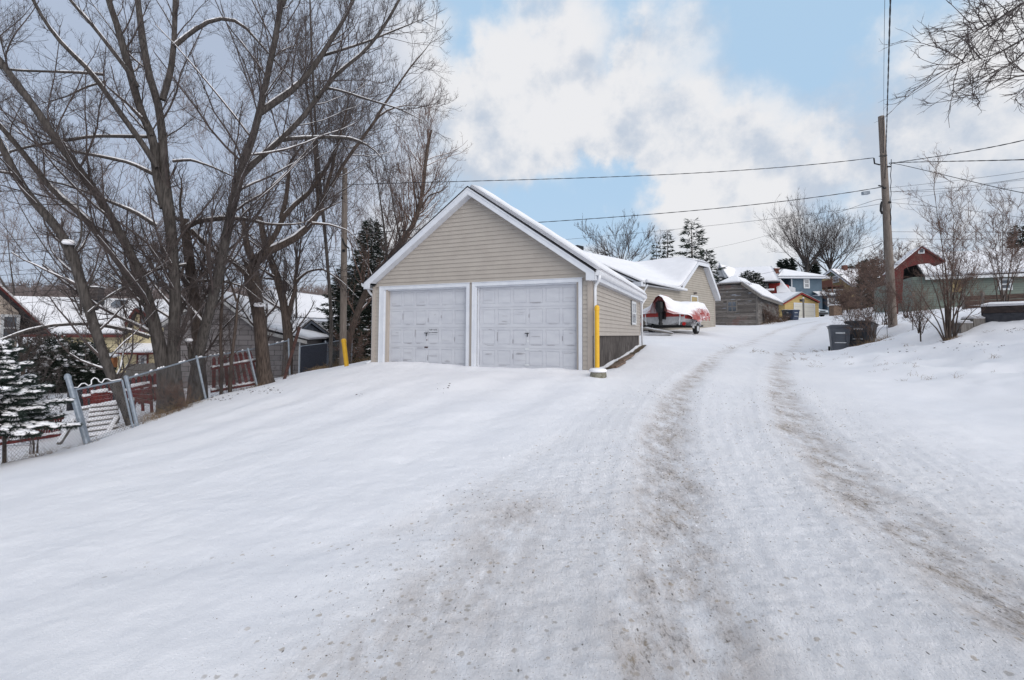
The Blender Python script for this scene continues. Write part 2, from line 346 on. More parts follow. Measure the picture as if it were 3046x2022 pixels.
def ground_px(px, py, dmax=90):
    r = ray(px, py); ds = np.geomspace(1.2, dmax, 500); X = r[0] / r[1] * ds; Z = EYE + r[2] / r[1] * ds
    h = hbase(X, ds); k = np.argmax(Z < h) if (Z < h).any() else len(ds) - 1
    return np.array([X[k], ds[k], h[k]])
def G(px, d):
    """ground point under pixel column px (taken near the horizon) at depth d"""
    p = P(px, 990, d); return np.array([p[0], d, gz(p[0], d)])
RUT_L = zp('d', [(1885, 741), (1840, 748), (1770, 768), (1690, 802), (1620, 850), (1568, 900), (1538, 960), (1528, 1030), (1535, 1100), (1550, 1200), (1560, 1300), (1580, 1420), (1600, 1560)])
RUT_R = zp('d', [(1900, 744), (1852, 772), (1805, 812), (1790, 858), (1805, 920), (1845, 990), (1905, 1060), (1985, 1140), (2080, 1225), (2200, 1315), (2355, 1420)])
RUT_S = zp('d', [(1190, 1170), (1120, 1270), (1030, 1360), (930, 1450), (820, 1550)])
RUT_F = zp('d', [(1300, 1000), (1120, 1130), (900, 1230), (560, 1290), (200, 1330)])
def curve(pxs): return np.array([ground_px(*p)[:2] for p in pxs])
def dens(c, n=12):
    t = np.arange(len(c)); tt = np.linspace(0, len(c) - 1, (len(c) - 1) * n + 1); c2 = np.c_[np.interp(tt, t, c[:, 0]), np.interp(tt, t, c[:, 1])]
    k = np.ones(9) / 9; pad = np.pad(c2, ((4, 4), (0, 0)), 'edge'); return np.c_[np.convolve(pad[:, 0], k, 'valid'), np.convolve(pad[:, 1], k, 'valid')]
def cdist(x, y, c):
    out = np.full(len(x), 99.)
    for a in range(0, len(x), 20000):
        p = np.c_[x[a:a + 20000], y[a:a + 20000]]; out[a:a + 20000] = np.sqrt(((p[:, None] - c[None]) ** 2).sum(-1)).min(1)
    return out
def make_ground():
    def axis(a, b, fine0, fine1, step, gr):
        v = list(np.arange(fine0, fine1, step)); s = step; x = v[-1]
        while x < b: s *= gr; x += s; v.append(x)
        s = step; x = v[0]
        while x > a: s *= gr; x -= s; v.insert(0, x)
        return np.array(v)
    xs = axis(-260, 420, -3.5, 4.5, .028, 1.022); ys = axis(-70, 600, .8, 4.6, .022, 1.016)
    X, Y = np.meshgrid(xs, ys, indexing='ij'); x = X.ravel(); y = Y.ravel(); h = hbase(x, y)
    # far ridge to the left
    ridge = np.clip((y - 120) / 170, 0, 1); ridge = ridge * ridge * (3 - 2 * ridge)
    h = h + ridge * (13 + 5 * fbm(np.c_[x * .01, y * .01, y * 0], 3)) * np.clip((60 - x) / 120, 0, 1) + ridge * 10
    near = (np.abs(x) < 40) & (y > -5) & (y < 70)
    dl = np.full(len(x), 9.); dr = dl.copy(); ds = dl.copy(); df = dl.copy()
    xn, yn = x[near], y[near]
    dl[near] = cdist(xn, yn, dens(curve(RUT_L))); dr[near] = cdist(xn, yn, dens(curve(RUT_R))); ds[near] = cdist(xn, yn, dens(curve(RUT_S))); df[near] = cdist(xn, yn, dens(curve(RUT_F)))
    p3 = np.c_[x, y, np.zeros(len(x))]
    rag = (fbm(p3 * 2.2, 3) - .5) * .22
    dm = np.minimum(dl, dr)
    rut = np.exp(-((dm + rag * .8) / .23) ** 4); sh = np.exp(-((np.abs(dm) - .42 - rag * .5) / .10) ** 2)
    fall = np.clip((14 - y) / 8, 0, 1)
    road = np.clip(1.35 - np.minimum(np.minimum(dl, dr) * .62, 9), 0, 1)
    lump = (fbm(p3 * 6, 4) - .5) * .012 + (fbm(p3 * 24, 3) - .5) * .010 * np.clip((10 - y) / 6, 0, 1)
    smooth_drift = (fbm(np.c_[x * .55 + y * .35, y * .55 - x * .2, x * 0], 3) - .5) * .12
    # faint old tyre lines crossing the driveway to the garage
    ang = math.radians(62); cr = x * math.sin(ang) - y * math.cos(ang) * .8
    drive = np.clip((y - 4) / 3, 0, 1) * np.clip((12 - y) / 2, 0, 1) * np.clip((3 - x) / 2, 0, 1) * np.clip((x + 7.5) / 2, 0, 1)
    lines = np.sin(cr * 5.2 + 2.2 * fbm(p3 * .5, 2)) * .015 * drive
    h = h - rut * .018 + sh * .009 + road * np.cos(dm * 42) * .0022 * np.clip((14 - y) / 8, 0, 1) + lump * (1 + 1.2 * road) + smooth_drift * (1 - road) * np.clip((np.hypot(x, y)) / 5, 0, 1) + lines
    h += (1 - road) * (fbm(p3 * 3.1, 3) - .5) * .03 - np.exp(-((df + rag * .5) / .2) ** 2) * .015
    bank = np.clip((x - 7.5) / 2.5, 0, 1) * np.clip((24 - y) / 4, 0, 1) * np.clip((y - 3) / 4, 0, 1) * (1 - road); h += bank * ((fbm(p3 * 1.4 + 8, 4) - .5) * .34 + (fbm(p3 * 5 + 2, 3) - .5) * .06)
    # snow heaped against the garage doors
    C0 = np.array([1.8947, 11.1288]); a = .4098; t1 = np.array([math.cos(a), -math.sin(a)]); t2 = np.array([math.sin(a), math.cos(a)])
    sx = (x - C0[0]) * t1[0] + (y - C0[1]) * t1[1]; sy = (x - C0[0]) * t2[0] + (y - C0[1]) * t2[1]
    ft = np.clip(1 - np.abs(sy + .12) / .35, 0, 1) * ((sx > -6.6) & (sx < .2)); h += ft * (.015 + .06 * fbm(p3 * 3.5 + 9, 3))
    # bare strip along the foundation
    bare = np.clip(1 - np.abs(sx - .14 - .06 * fbm(p3 * 3, 2)) / .16, 0, 1) * np.clip((sy - .2) / 1., 0, 1) * np.clip((8.3 - sy) / .8, 0, 1) * (sx > -.2)
    h -= bare * .05
    dirt = 1.05 * np.exp(-((dm + rag * .8) / .25) ** 2) * (.6 + .75 * fbm(p3 * 1.1 + 3, 3)) + .36 * np.exp(-((ds + rag * 2.4) / .28) ** 2) + .22 * np.exp(-((df + rag) / .18) ** 2)
    wide = np.clip(1.1 - dm / 2.2, 0, 1) * .36 * np.clip((11 - y) / 7, 0.2, 1) * (.4 + 1.2 * fbm(p3 * .9, 3))
    tuft = .30 * np.clip(1 - ds / 1.2, 0, 1)
    dirt = np.clip(dirt + wide + tuft, 0, 1) * np.clip((60 - y) / 40, 0, 1)
    globals()['GRID'] = (xs, ys, h.reshape(len(xs), len(ys)))
    nx, ny = len(xs), len(ys); idx = np.arange(nx * ny).reshape(nx, ny)
    Fq = np.stack([idx[:-1, :-1], idx[1:, :-1], idx[1:, 1:], idx[:-1, 1:]], -1).reshape(-1, 4)
    o = mesh_obj('ground', np.c_[x, y, h], Fq, ground_mat(), smooth=True)
    for nm, arr in (('dirt', dirt), ('bare', bare), ('road', road)):
        at = o.data.attributes.new(nm, 'FLOAT', 'POINT'); at.data.foreach_set('value', arr.astype(np.float32))
    tag(o, kind='structure')
def gsurf(x, y):
    xs, ys, H = GRID; i = np.clip(np.searchsorted(xs, x) - 1, 0, len(xs) - 2); j = np.clip(np.searchsorted(ys, y) - 1, 0, len(ys) - 2)
    u = (x - xs[i]) / (xs[i + 1] - xs[i]); v = (y - ys[j]) / (ys[j + 1] - ys[j]); return H[i, j] * (1 - u) * (1 - v) + H[i + 1, j] * u * (1 - v) + H[i, j + 1] * (1 - u) * v + H[i + 1, j + 1] * u * v
def ground_mat():
    m, t, b = new_mat('trodden snow'); p = t.add('ShaderNodeNewGeometry').outputs['Position']
    def att(n): return t.add('ShaderNodeAttribute', attribute_name=n).outputs['Fac']
    dirt, bare, road = att('dirt'), att('bare'), att('road')
    mp = t.add('ShaderNodeMapping'); t.l.new(p, mp.inputs[0]); mp.inputs['Rotation'].default_value = (0, 0, .5); mp.inputs['Scale'].default_value = (1, .45, 1)
    n1 = t.noise(mp.outputs[0], 5.5, 10, .72); n2 = t.noise(mp.outputs[0], 52, 6, .7); n3 = t.noise(p, .8, 4, .5); n4 = t.noise(p, 90, 5, .75)
    c = t.mix(t.ramp(n3.outputs[0], .35, .65), (.875, .865, .89), (.84, .835, .868))
    # compacted grey film in the ruts
    film = t.math('MULTIPLY', t.ramp(dirt, .10, 1.0), t.ramp(n1.outputs[0], .32, .62))
    c = t.mix(t.math('MULTIPLY', film, .78), c, (.51, .455, .43))
    # fine grey mottling of driven snow, then fuzzy tan clumps
    c = t.mix(t.math('MULTIPLY', t.math('MULTIPLY', t.ramp(n2.outputs[0], .42, .66), t.ramp(t.math('ADD', t.math('MULTIPLY', road, .5), dirt), .1, .95)), .20), c, (.60, .58, .575))
    v3 = t.add('ShaderNodeTexVoronoi'); nv = t.noise(p, 40, 3); vv = t.add('ShaderNodeVectorMath', operation='MULTIPLY_ADD'); t.l.new(nv.outputs['Color'], vv.inputs[0]); vv.inputs[1].default_value = (.03, .03, 0); t.l.new(p, vv.inputs[2]); t.l.new(vv.outputs[0], v3.inputs['Vector']); v3.inputs['Scale'].default_value = 19
    sc3 = t.add('ShaderNodeSeparateColor', i_0=v3.outputs['Color']); rad3 = t.math('ADD', .10, t.math('MULTIPLY', sc3.outputs[0], .22)); d3 = t.ramp(t.math('SUBTRACT', v3.outputs['Distance'], rad3), -.10, .05, 1, 0)
    k3 = t.math('MULTIPLY', t.math('GREATER_THAN', t.math('ADD', sc3.outputs[1], t.math('MULTIPLY', dirt, .75)), .86), t.ramp(dirt, .05, .2))
    c = t.mix(t.math('MULTIPLY', t.math('MULTIPLY', d3, k3), .55), c, t.mix(sc3.outputs[2], (.42, .32, .215), (.30, .27, .24)))
    # tan and dark grit
    thr = t.math('SUBTRACT', .80, t.math('MULTIPLY', dirt, .30))
    g = t.math('ADD', t.math('MULTIPLY', n1.outputs[0], .5), t.math('MULTIPLY', n2.outputs[0], .5))
    gm = t.math('MULTIPLY', t.math('SUBTRACT', g, t.math('SUBTRACT', .70, t.math('MULTIPLY', dirt, .17))), 14., clamp=True)
    n5 = t.noise(p, 3.1, 3); tint = t.mix(t.ramp(n5.outputs[0], .4, .6), (.27, .205, .13), (.16, .145, .14))
    c = t.mix(t.math('MULTIPLY', gm, .72), c, tint)
    sp = t.add('ShaderNodeTexVoronoi'); t.l.new(mp.outputs[0], sp.inputs['Vector']); sp.inputs['Scale'].default_value = 26
    dots = t.ramp(sp.outputs['Distance'], .10, .16, 1, 0)
    keep = t.math('GREATER_THAN', t.math('ADD', t.add('ShaderNodeSeparateColor', i_0=sp.outputs['Color']).outputs[0], t.math('MULTIPLY', dirt, .55)), 1.04)
    c = t.mix(t.math('MULTIPLY', t.math('MULTIPLY', dots, keep), .8), c, (.10, .085, .07))
    sp2 = t.add('ShaderNodeTexVoronoi'); t.l.new(p, sp2.inputs['Vector']); sp2.inputs['Scale'].default_value = 70
    d2 = t.ramp(sp2.outputs['Distance'], .12, .22, 1, 0); k2 = t.math('GREATER_THAN', t.math('ADD', t.add('ShaderNodeSeparateColor', i_0=sp2.outputs['Color']).outputs[1], t.math('MULTIPLY', dirt, .50)), .93)
    k2 = t.math('MULTIPLY', k2, t.ramp(dirt, .04, .16)); c = t.mix(t.math('MULTIPLY', t.math('MULTIPLY', d2, k2), .75), c, t.mix(t.add('ShaderNodeSeparateColor', i_0=sp2.outputs['Color']).outputs[2], (.30, .235, .16), (.13, .12, .115)))
    nb = t.noise(p, 26, 5, .7)
    c = t.mix(t.ramp(bare, .25, .5), c, t.mix(t.ramp(nb.outputs[0], .4, .62), (.13, .085, .05), (.05, .045, .03)))
    t.l.new(c, b.inputs['Base Color']); b.inputs['Roughness'].default_value = .75; b.inputs['Specular IOR Level'].default_value = .2
    hh = t.math('ADD', t.math('MULTIPLY', n2.outputs[0], t.math('ADD', .35, road)), t.math('MULTIPLY', n4.outputs[0], .45))
    hh = t.math('ADD', hh, t.math('MULTIPLY', t.math('MULTIPLY', n1.outputs[0], road), .9))
    bp = t.add('ShaderNodeBump'); bp.inputs['Strength'].default_value = 1.0; bp.inputs['Distance'].default_value = .016
    t.l.new(hh, bp.inputs['Height']); t.l.new(bp.outputs[0], b.inputs['Normal']); return m
make_ground()

# ------------------------------------------------------------------ main garage
def text_mesh(body, size, m, parent, name='lettering', loc=(0, 0, 0), rot=(math.pi / 2, 0, 0), align='CENTER', bold=0):
    cu = bpy.data.curves.new(name, 'FONT'); cu.body = body; cu.size = size; cu.align_x = align; cu.extrude = .001; cu.offset = bold
    ob = bpy.data.objects.new(name + '_tmp', cu); COL.objects.link(ob); bpy.context.view_layer.update()
    me = bpy.data.meshes.new_from_object(ob.evaluated_get(bpy.context.evaluated_depsgraph_get())); bpy.data.objects.remove(ob)
    o = bpy.data.objects.new(name, me); me.materials.clear(); me.materials.append(m); COL.objects.link(o); o.parent = parent; o.location = loc; o.rotation_euler = rot; return o
def siding(mb, x0, x1, z0, z1, course=.112, y=0., top=None, holes=()):
    """lap siding on a wall facing -y; top(x)->z clips it, holes are (xa,xb,za,zb)"""
    z = z0
    while z < z1 - 1e-4:
        zt = min(z + course, z1)
        xa, xb = (x0, x1) if top is None else top(z, z)
        segs = [(xa, xb)]
        for h in holes:
            if z >= h[2] - .02 and zt <= h[3] + .02:
                segs = [q for s in segs for q in ((s[0], min(s[1], h[0])), (max(s[0], h[1]), s[1])) if q[1] - q[0] > .02]
        for a, b_ in segs:
            if b_ - a < .01: continue
            tb = (a, b_)
            ta = tb if top is None else top(zt, zt)
            ta = (max(a, ta[0]), min(b_, ta[1])) if top is not None else tb
            if ta[1] < ta[0]: ta = ((ta[0] + ta[1]) / 2,) * 2
            V = [(tb[0], y - .022, z), (tb[1], y - .022, z), (ta[1], y - .002, zt), (ta[0], y - .002, zt), (tb[0], y, z), (tb[1], y, z)]
            mb.add(V, [(0, 1, 2, 3), (0, 4, 5, 1), (0, 3, 4), (1, 5, 2)])
        z = zt
class Rot:                                                        # rotates an MB written for a front wall onto a side wall
    def __init__(s, mb, f): s.mb, s.f = mb, f
    def add(s, V, Fc): s.mb.add([s.f(*v) for v in V], [tuple(reversed(f)) for f in Fc])
def main_garage():
    a = .4098; W, L = 6.5, 7.7; zb = .607
    R = empty('garage', (1.8947, 11.1288, zb), -a, 'tan vinyl sided garage with two white panelled doors, nearest to the road', 'garage')
    pl = 2.18; pkz = 4.565; ms = (pkz - 2.26) / 3.25                 # plate, gable peak on the wall, roof pitch
    # core walls (inset a little behind the siding)
    w = MB(); w.box(-W + .02, -5.99, .012, .12, -.3, 2.30); w.box(-.37, -.02, .012, .12, -.3, 2.30); w.box(-3.35, -3.08, .012, .12, -.3, 2.30)
    w.prism([(-W + .02, 2.16), (-.02, 2.16), (-.02, 2.26), (-W / 2, pkz - .01), (-W + .02, 2.26)], .014, .13)
    w.box(-.14, -.016, .02, L, .86, 2.2); w.box(-W + .016, -W + .13, .02, L, -.2, 2.2); w.box(-W + .02, -.02, L - .12, L - .002, .3, 2.2)
    w.prism([(-W + .02, 2.19), (-.02, 2.19), (-W / 2, pkz - .01)], L - .12, L - .004)
    w.build('wall_core', M['vinyl_trim'], R)
    s = MB()
    siding(s, -W + .09, -6.29, -.05, 2.18, .1115)
    siding(s, -.215, -.10, -.05, 2.18, .1115)
    def top(z, zt):
        k = max(0, (zt - 2.30) / ms); return (-W + .04 + k, -.04 - k)
    siding(s, -W + .05, -.05, 2.246, pkz, .112, top=top)
    side = Rot(s, lambda x, y, z: (-y + 0.0, x, z))
    siding(side, .09, L - .05, .865, 2.20, .1115, holes=((5.60, 6.52, 1.29, 2.08),))
    sideL = Rot(s, lambda x, y, z: (-W + y, L - x, z)); siding(sideL, .05, L - .09, .0, 2.20, .1115)
    s.build('siding', M['vinyl'], R)
    for bs in (((-.095, .018, -.030, .0, -.08, 2.26), (-.004, .028, .0, .095, .86, 2.2)), ((-.004, .028, L - .09, L + .01, .86, 2.2),), ((-W - .018, -W + .095, -.030, .0, -.08, 2.26), (-W - .018, -W + .002, .0, .09, -.05, 2.2))):
        cb = MB()
        for q in bs: cb.box(*q)
        cb.build('corner_board', M['vinyl_trim'], R)
    f = MB(); f.box(-.16, -.03, .03, L - .02, -.75, .862); f.box(-W + .03, -W + .2, .03, L - .02, -.9, .0); f.box(-W + .2, -.16, L - .2, L - .02, -.6, .4)
    f.build('foundation', M['concrete'], R)
    # door casing, deep white jambs
    for n, (x0, x1) in enumerate(((-6.04, -3.38), (-3.06, -.31))):
        fr = MB(); fo = .10
        outer0 = x0 - (.20 if n == 0 else .13); outer1 = x1 + (.085 if n else .085)
        fr.box(outer0, x0 - .055, -.035, .02, -.25, 2.245); fr.box(x1 - .004, outer1, -.035, .02, -.25, 2.245)
        fr.box(x0 - .055, x1 - .004, -.034, .02, 2.155, 2.244)
        fr.box(x0 - .055, x0 - .02, .0, .13, -.25, 2.155); fr.box(x0 - .02, x0 - .002, .05, .15, -.25, 2.155)
        fr.box(x1 + .0, x1 + .03, .02, .16, -.25, 2.155); fr.box(x0 - .055, x1, .021, .15, 2.125, 2.154)
        fr.box(outer0 - .018, outer0, -.048, -.01, -.25, 2.258); fr.box(outer0 - .018, outer1 + .014, -.05, -.01, 2.246, 2.262)
        fr.build('door_casing', M['white'], R)
        D = MB(); y0 = .115
        D.box(x0, x1, y0 + .012, y0 + .05, -.2, 2.13)
        cw = (x1 - x0 - .10) / 6; sec = 2.13 / 4
        for k in range(4):
            za = k * sec; zt = za + sec - .006
            D.box(x0, x1, y0 - .001, y0 + .013, za + (.0 if k else -.2), za + .085); D.box(x0, x1, y0 - .001, y0 + .013, zt - .055, zt)
            for c in range(7):
                xa = x0 + .05 + c * cw; D.box(max(x0, xa - .036), min(x1, xa + .036), y0 - .0005, y0 + .0128, za + .085, zt - .055)
            for c in range(6):                                    # raised field with a bevelled border
                xa = x0 + .05 + c * cw + .05; xb = xa + cw - .1; zA = za + .10; zB = zt - .07; i = .018; yo, yi = y0 + .0119, y0 + .005
                D.add([(xa, yo, zA), (xb, yo, zA), (xb, yo, zB), (xa, yo, zB), (xa + i, yi, zA + i), (xb - i, yi, zA + i), (xb - i, yi, zB - i), (xa + i, yi, zB - i)],
                      [(0, 1, 5, 4), (1, 2, 6, 5), (2, 3, 7, 6), (3, 0, 4, 7), (4, 5, 6, 7)])
        dr = D.build('garage_door', M['door'], R); xm = (x0 + x1) / 2
        tag(dr, label=('left white panelled door with a stencilled parking notice' if n == 0 else 'right white panelled door with a small round keyhole plate'))
        H = MB(); H.bar((xm - .055, y0 - .045, .915), (xm + .055, y0 - .045, .915), .018, .02); H.tube([(xm, y0 - .045, .915), (xm, y0, .915)], .012, 8)
        H.bar((xm + .01, y0 - .045, .92), (xm + .015, y0 - .04, .83), .02, .014)
        H.build('handle', M['black'], dr)
        K = MB(); K.tube([(xm + .01, y0 - .012, .72), (xm + .01, y0 - .006, .72)], .03 if n else .016, 14); K.box(xm - .07, xm + .06, y0 - .02, y0 - .006, .10 if n else .03, .135 if n else .06); K.box(xm - .06, xm + .05, y0 - .02, y0 - .006, .50, .535)
        K.build('lock_plate', M['rust'] if not n else M['wframe'], dr)
        rng = np.random.default_rng(40 + n); C = MB()             # cracks where the paint has lifted
        for _ in range(34):
            c = rng.integers(0, 6); k = rng.choice([0, 0, 0, 1, 1, 2, 3]); xa = x0 + .11 + c * cw; za = k * sec + rng.uniform(.02, .5)
            if rng.random() < .4: za = k * sec + .085
            ln = rng.uniform(.04, .28); xs = xa + rng.uniform(0, max(.01, cw - .12 - ln)); th = rng.uniform(.001, .004)
            C.box(xs, xs + ln, y0 - .0085, y0 - .004, za, za + th)
        for _ in range(7):
            c = rng.integers(1, 6); k = rng.integers(0, 3); xa = x0 + .05 + c * cw + .04; za = k * sec + rng.uniform(.12, .3); C.box(xa, xa + .005, y0 - .0085, y0 - .004, za, za + rng.uniform(.05, .22))
        C.build('paint_crack', M['rust'], dr)
        if n == 0:
            S = MB(); S.box(-4.655, -4.325, y0 - .0125, y0 - .0045, .88, 1.055)
            sg = S.build('notice_sign', M['signgrey'], dr)
            text_mesh('KEEP CLEAR', .048, M['black'], sg, loc=(-4.49, y0 - .0145, .985), bold=.0004)
            text_mesh('NO PARKING', .048, M['black'], sg, loc=(-4.49, y0 - .0145, .91), bold=.0004)
    # roof planes, rake boards, soffits
    yo, yb = -.25, L + .25; xr = .17; xl = -W - .2; pk = 4.80; zr = pk - (xr + W / 2) * ms; zl = pk - (-W / 2 - xl) * ms
    rf = MB(); rf.slab([(-W / 2, yo - .02, pk), (xr, yo - .02, zr), (xr, yb, zr), (-W / 2, yb, pk)], .03); rf.slab([(xl, yo - .02, zl), (-W / 2, yo - .02, pk), (-W / 2, yb, pk), (xl, yb, zl)], .03)
    rf.build('roof', M['shingle'], R)
    for y0, y1 in ((yo, yo + .02), (yb - .02, yb)):
        rk = MB()
        rk.prism([(-W / 2, pk - .035), (.13, pk - .035 - (.13 + W / 2) * ms), (.13, 2.16), (-.075, 2.16), (-.075, 2.34), (-W / 2, pk - .225)], y0, y1)
        rk.prism([(-W / 2, pk - .034), (-W / 2, pk - .225), (-W + .06, 2.32), (-W + .04, 2.18), (-W - .13, 2.19), (-W - .15, pk - .034 - (.15 + W / 2) * ms)], y0, y1)
        rk.prism([(-W / 2, pk - .032), (.13, pk - .032 - (.13 + W / 2) * ms), (.13, pk - .085 - (.13 + W / 2) * ms), (-W / 2, pk - .085)], y0 - .012, y0 - .001)
        rk.prism([(-W / 2, pk - .032), (-W / 2, pk - .085), (-W - .15, pk - .085 - (.15 + W / 2) * ms), (-W - .15, pk - .032 - (.15 + W / 2) * ms)], y0 - .012, y0 - .001)
        rk.build('rake_board', M['white'], R)
    sf = MB()
    for sgn in (1, -1):                                           # sloping soffit strip in front of the gable wall
        f_ = lambda d: -W / 2 + sgn * d
        q = [(f_(0), yo + .02, pk - .222), (f_(3.17), yo + .02, 2.345), (f_(3.17), 0, 2.345), (f_(0), 0, pk - .222)]
        sf.slab(q if sgn > 0 else q[::-1], .006)
    sf.box(-.02, .15, yo + .02, L + .2, 2.165, 2.175); sf.box(-W - .13, -W + .02, yo + .02, L + .2, 2.185, 2.195)
    sf.box(.135, .152, yo + .021, L + .24, 2.17, zr - .03); sf.box(-W - .17, -W - .15, yo + .01, L + .24, 2.18, zl - .02)
    sf.build('soffit', M['white'], R)
    sn = MB()
    snow_sheet(sn, [(-W / 2 + .06, yo + .005, pk - .04), (xr + .03, yo + .005, zr + .01), (xr + .03, yb, zr + .01), (-W / 2 + .02, yb, pk)], .17, 30, 40, .05, 1)
    snow_sheet(sn, [(xl, yo + .22, zl), (-W / 2 - .03, yo + .16, pk - .03), (-W / 2, yb, pk), (xl, yb, zl)], .09, 26, 30, .05, 2)
    sn.build('roof_snow', M['snow'], R, smooth=True)
    # gutters
    gu = MB(); prof = [(.155, 0), (.235, 0), (.255, -.03), (.235, -.085), (.20, -.115), (.155, -.115)]
    gu.prism([(x, zr + .015 + z) for x, z in prof], yo + .02, L + .28)
    for y in (1.8, 4.6, 4.75): gu.prism([(x + .006 * (1 if x > .2 else 0), zr + .018 + z * 1.05) for x, z in prof], y, y + .03)
    gu.prism([(-W - .175, 2.36), (-W - .26, 2.36), (-W - .27, 2.33), (-W - .25, 2.28), (-W - .22, 2.25), (-W - .175, 2.25)], yo + .02, L + .2)
    gu.build('gutter', M['gutter'], R)
    gs = MB(); snow_sheet(gs, [(.15, yo + .2, zr + .02), (.245, yo + .2, zr + .01), (.245, L + .27, zr + .01), (.15, L + .27, zr + .02)], .06, 3, 60, .02, 7); gs.build('gutter_snow', M['snow'], R, smooth=True)
    dn = MB(); dn.tube([(.21, -.08, zr - .08), (.21, -.08, zr - .15), (.17, -.03, zr - .22), (.09, .04, zr - .30), (.07, .06, zr - .38), (.068, .06, .1)], .037, 10); dn.build('downspout', M['gutter'], R, smooth=True)
    dn = MB(); dn.tube([(-W - .21, .0, 2.26), (-W - .21, .02, 2.17), (-W - .16, .05, 2.08), (-W - .05, .05, 1.98), (-W - .045, .05, .1), (-W - .12, -.12, .02)], .036, 8); dn.build('downspout', M['gutter'], R, smooth=True)
    dn = MB(); dn.tube([(.20, L + .1, zr - .1), (.08, L + .07, zr - .3), (.07, L + .07, .5)], .035, 8); dn.build('downspout', M['gutter'], R, smooth=True)
    wn = MB(); fr = MB(); x = .024
    fr.box(x, x + .03, 5.60, 5.68, 1.25, 2.07); fr.box(x, x + .03, 6.44, 6.52, 1.25, 2.07); fr.box(x, x + .03, 5.68, 6.44, 1.99, 2.07); fr.box(x, x + .03, 5.68, 6.44, 1.25, 1.32); fr.box(x, x + .02, 5.68, 6.44, 1.64, 1.68); fr.box(x, x + .02, 6.04, 6.08, 1.32, 1.99)
    wf = fr.build('window', M['wframe'], R); wn.box(x - .03, x + .008, 5.66, 6.46, 1.3, 2.01); wn.build('pane', M['glass'], wf)
    bl = MB(); bl.box(x - .005, x + .012, 5.55, 5.598, 1.22, 2.10); bl.build('shutter_strip', M['black'], R)
    return R
M['signgrey'] = mat('pale grey stencil plate', (.56, .57, .61), rough=.7)
main_garage()
def on_garage(x, y, z=None):
    a = .4098; X = 1.8947 + x * math.cos(a) + y * math.sin(a); Y = 11.1288 - x * math.sin(a) + y * math.cos(a)
    return np.array([X, Y, gz(X, Y) if z is None else z])
def bollard(base, topz, lean, r, label, capped):
    R = empty('bollard', base, 0, label, 'bollard'); t = np.array([lean[0], lean[1], topz]); n = t / np.linalg.norm(t)
    b = MB(); b.tube([-.3 * n, t * .999], r, 20); b.build('post', M['yellow'], R, smooth=False)
    c = MB(); c.tube([t - n * .09, t - n * .085, t - n * .01, t + n * .02, t + n * .045], [r * 1.02, r * 1.14, r * 1.14, r * .95, r * .45], 20); c.build('cap', M['yellow'], R)
    return R
bollard(on_garage(.16, -.14) + [0, 0, -.05], 1.60, (.0, .0), .054, 'upright yellow steel post guarding the right corner of the tan garage', 'bollard')
gb = P(1032, 1104, 16.0); gb[2] = gz(gb[0], gb[1])
bollard(gb, .98, (-.13, -.02), .075, 'short leaning yellow post in front of the wooden pole left of the garage', 'bollard')
def stump():
    p = on_garage(.28, -.58) + [0, 0, -.04]; R = empty('concrete_stub', p, 0, 'round stone block capped with snow at the foot of the yellow garage post', 'stone')
    b = MB(); b.tube([(0, 0, -.1), (0, 0, 0), (.01, 0, .09), (.01, 0, .17)], [.16, .19, .18, .165], 14); b.build('stone', M['concrete_p'], R, smooth=True)
    s = MB(); s.tube([(0, 0, .15), (0, 0, .18), (.0, 0, .22), (0, 0, .235)], [.19, .205, .17, .08], 18); s.build('snow_cap', M['snow'], R, smooth=True)
M['concrete_p'] = mat('pale pitted stone', (.26, .25, .21), (.15, .14, .10), rough=.95, scale=22, bump=.6, dirt=(.10, .09, .06), dlo=.55)
stump()
M['plank'] = mat('pale brown plank', (.22, .16, .12), (.12, .08, .06), rough=.9, scale=14, bump=.4)
def planks():
    for i, (y0, y1, xo) in enumerate(((1.0, 2.1, .30), (2.4, 3.9, .24))):
        a_ = on_garage(xo, y0); b_ = on_garage(xo + .05, y1); m = (a_ + b_) / 2; R = MB()
        R.bar(a_ - m + [0, 0, .03], b_ - m + [0, 0, .03], .16, .05)
        o = R.build('plank', M['plank']); o.location = m
        tag(o, ['short brown plank lying at the near end of the garage foundation', 'longer pale plank lying halfway along the garage foundation'][i], 'plank')
planks()

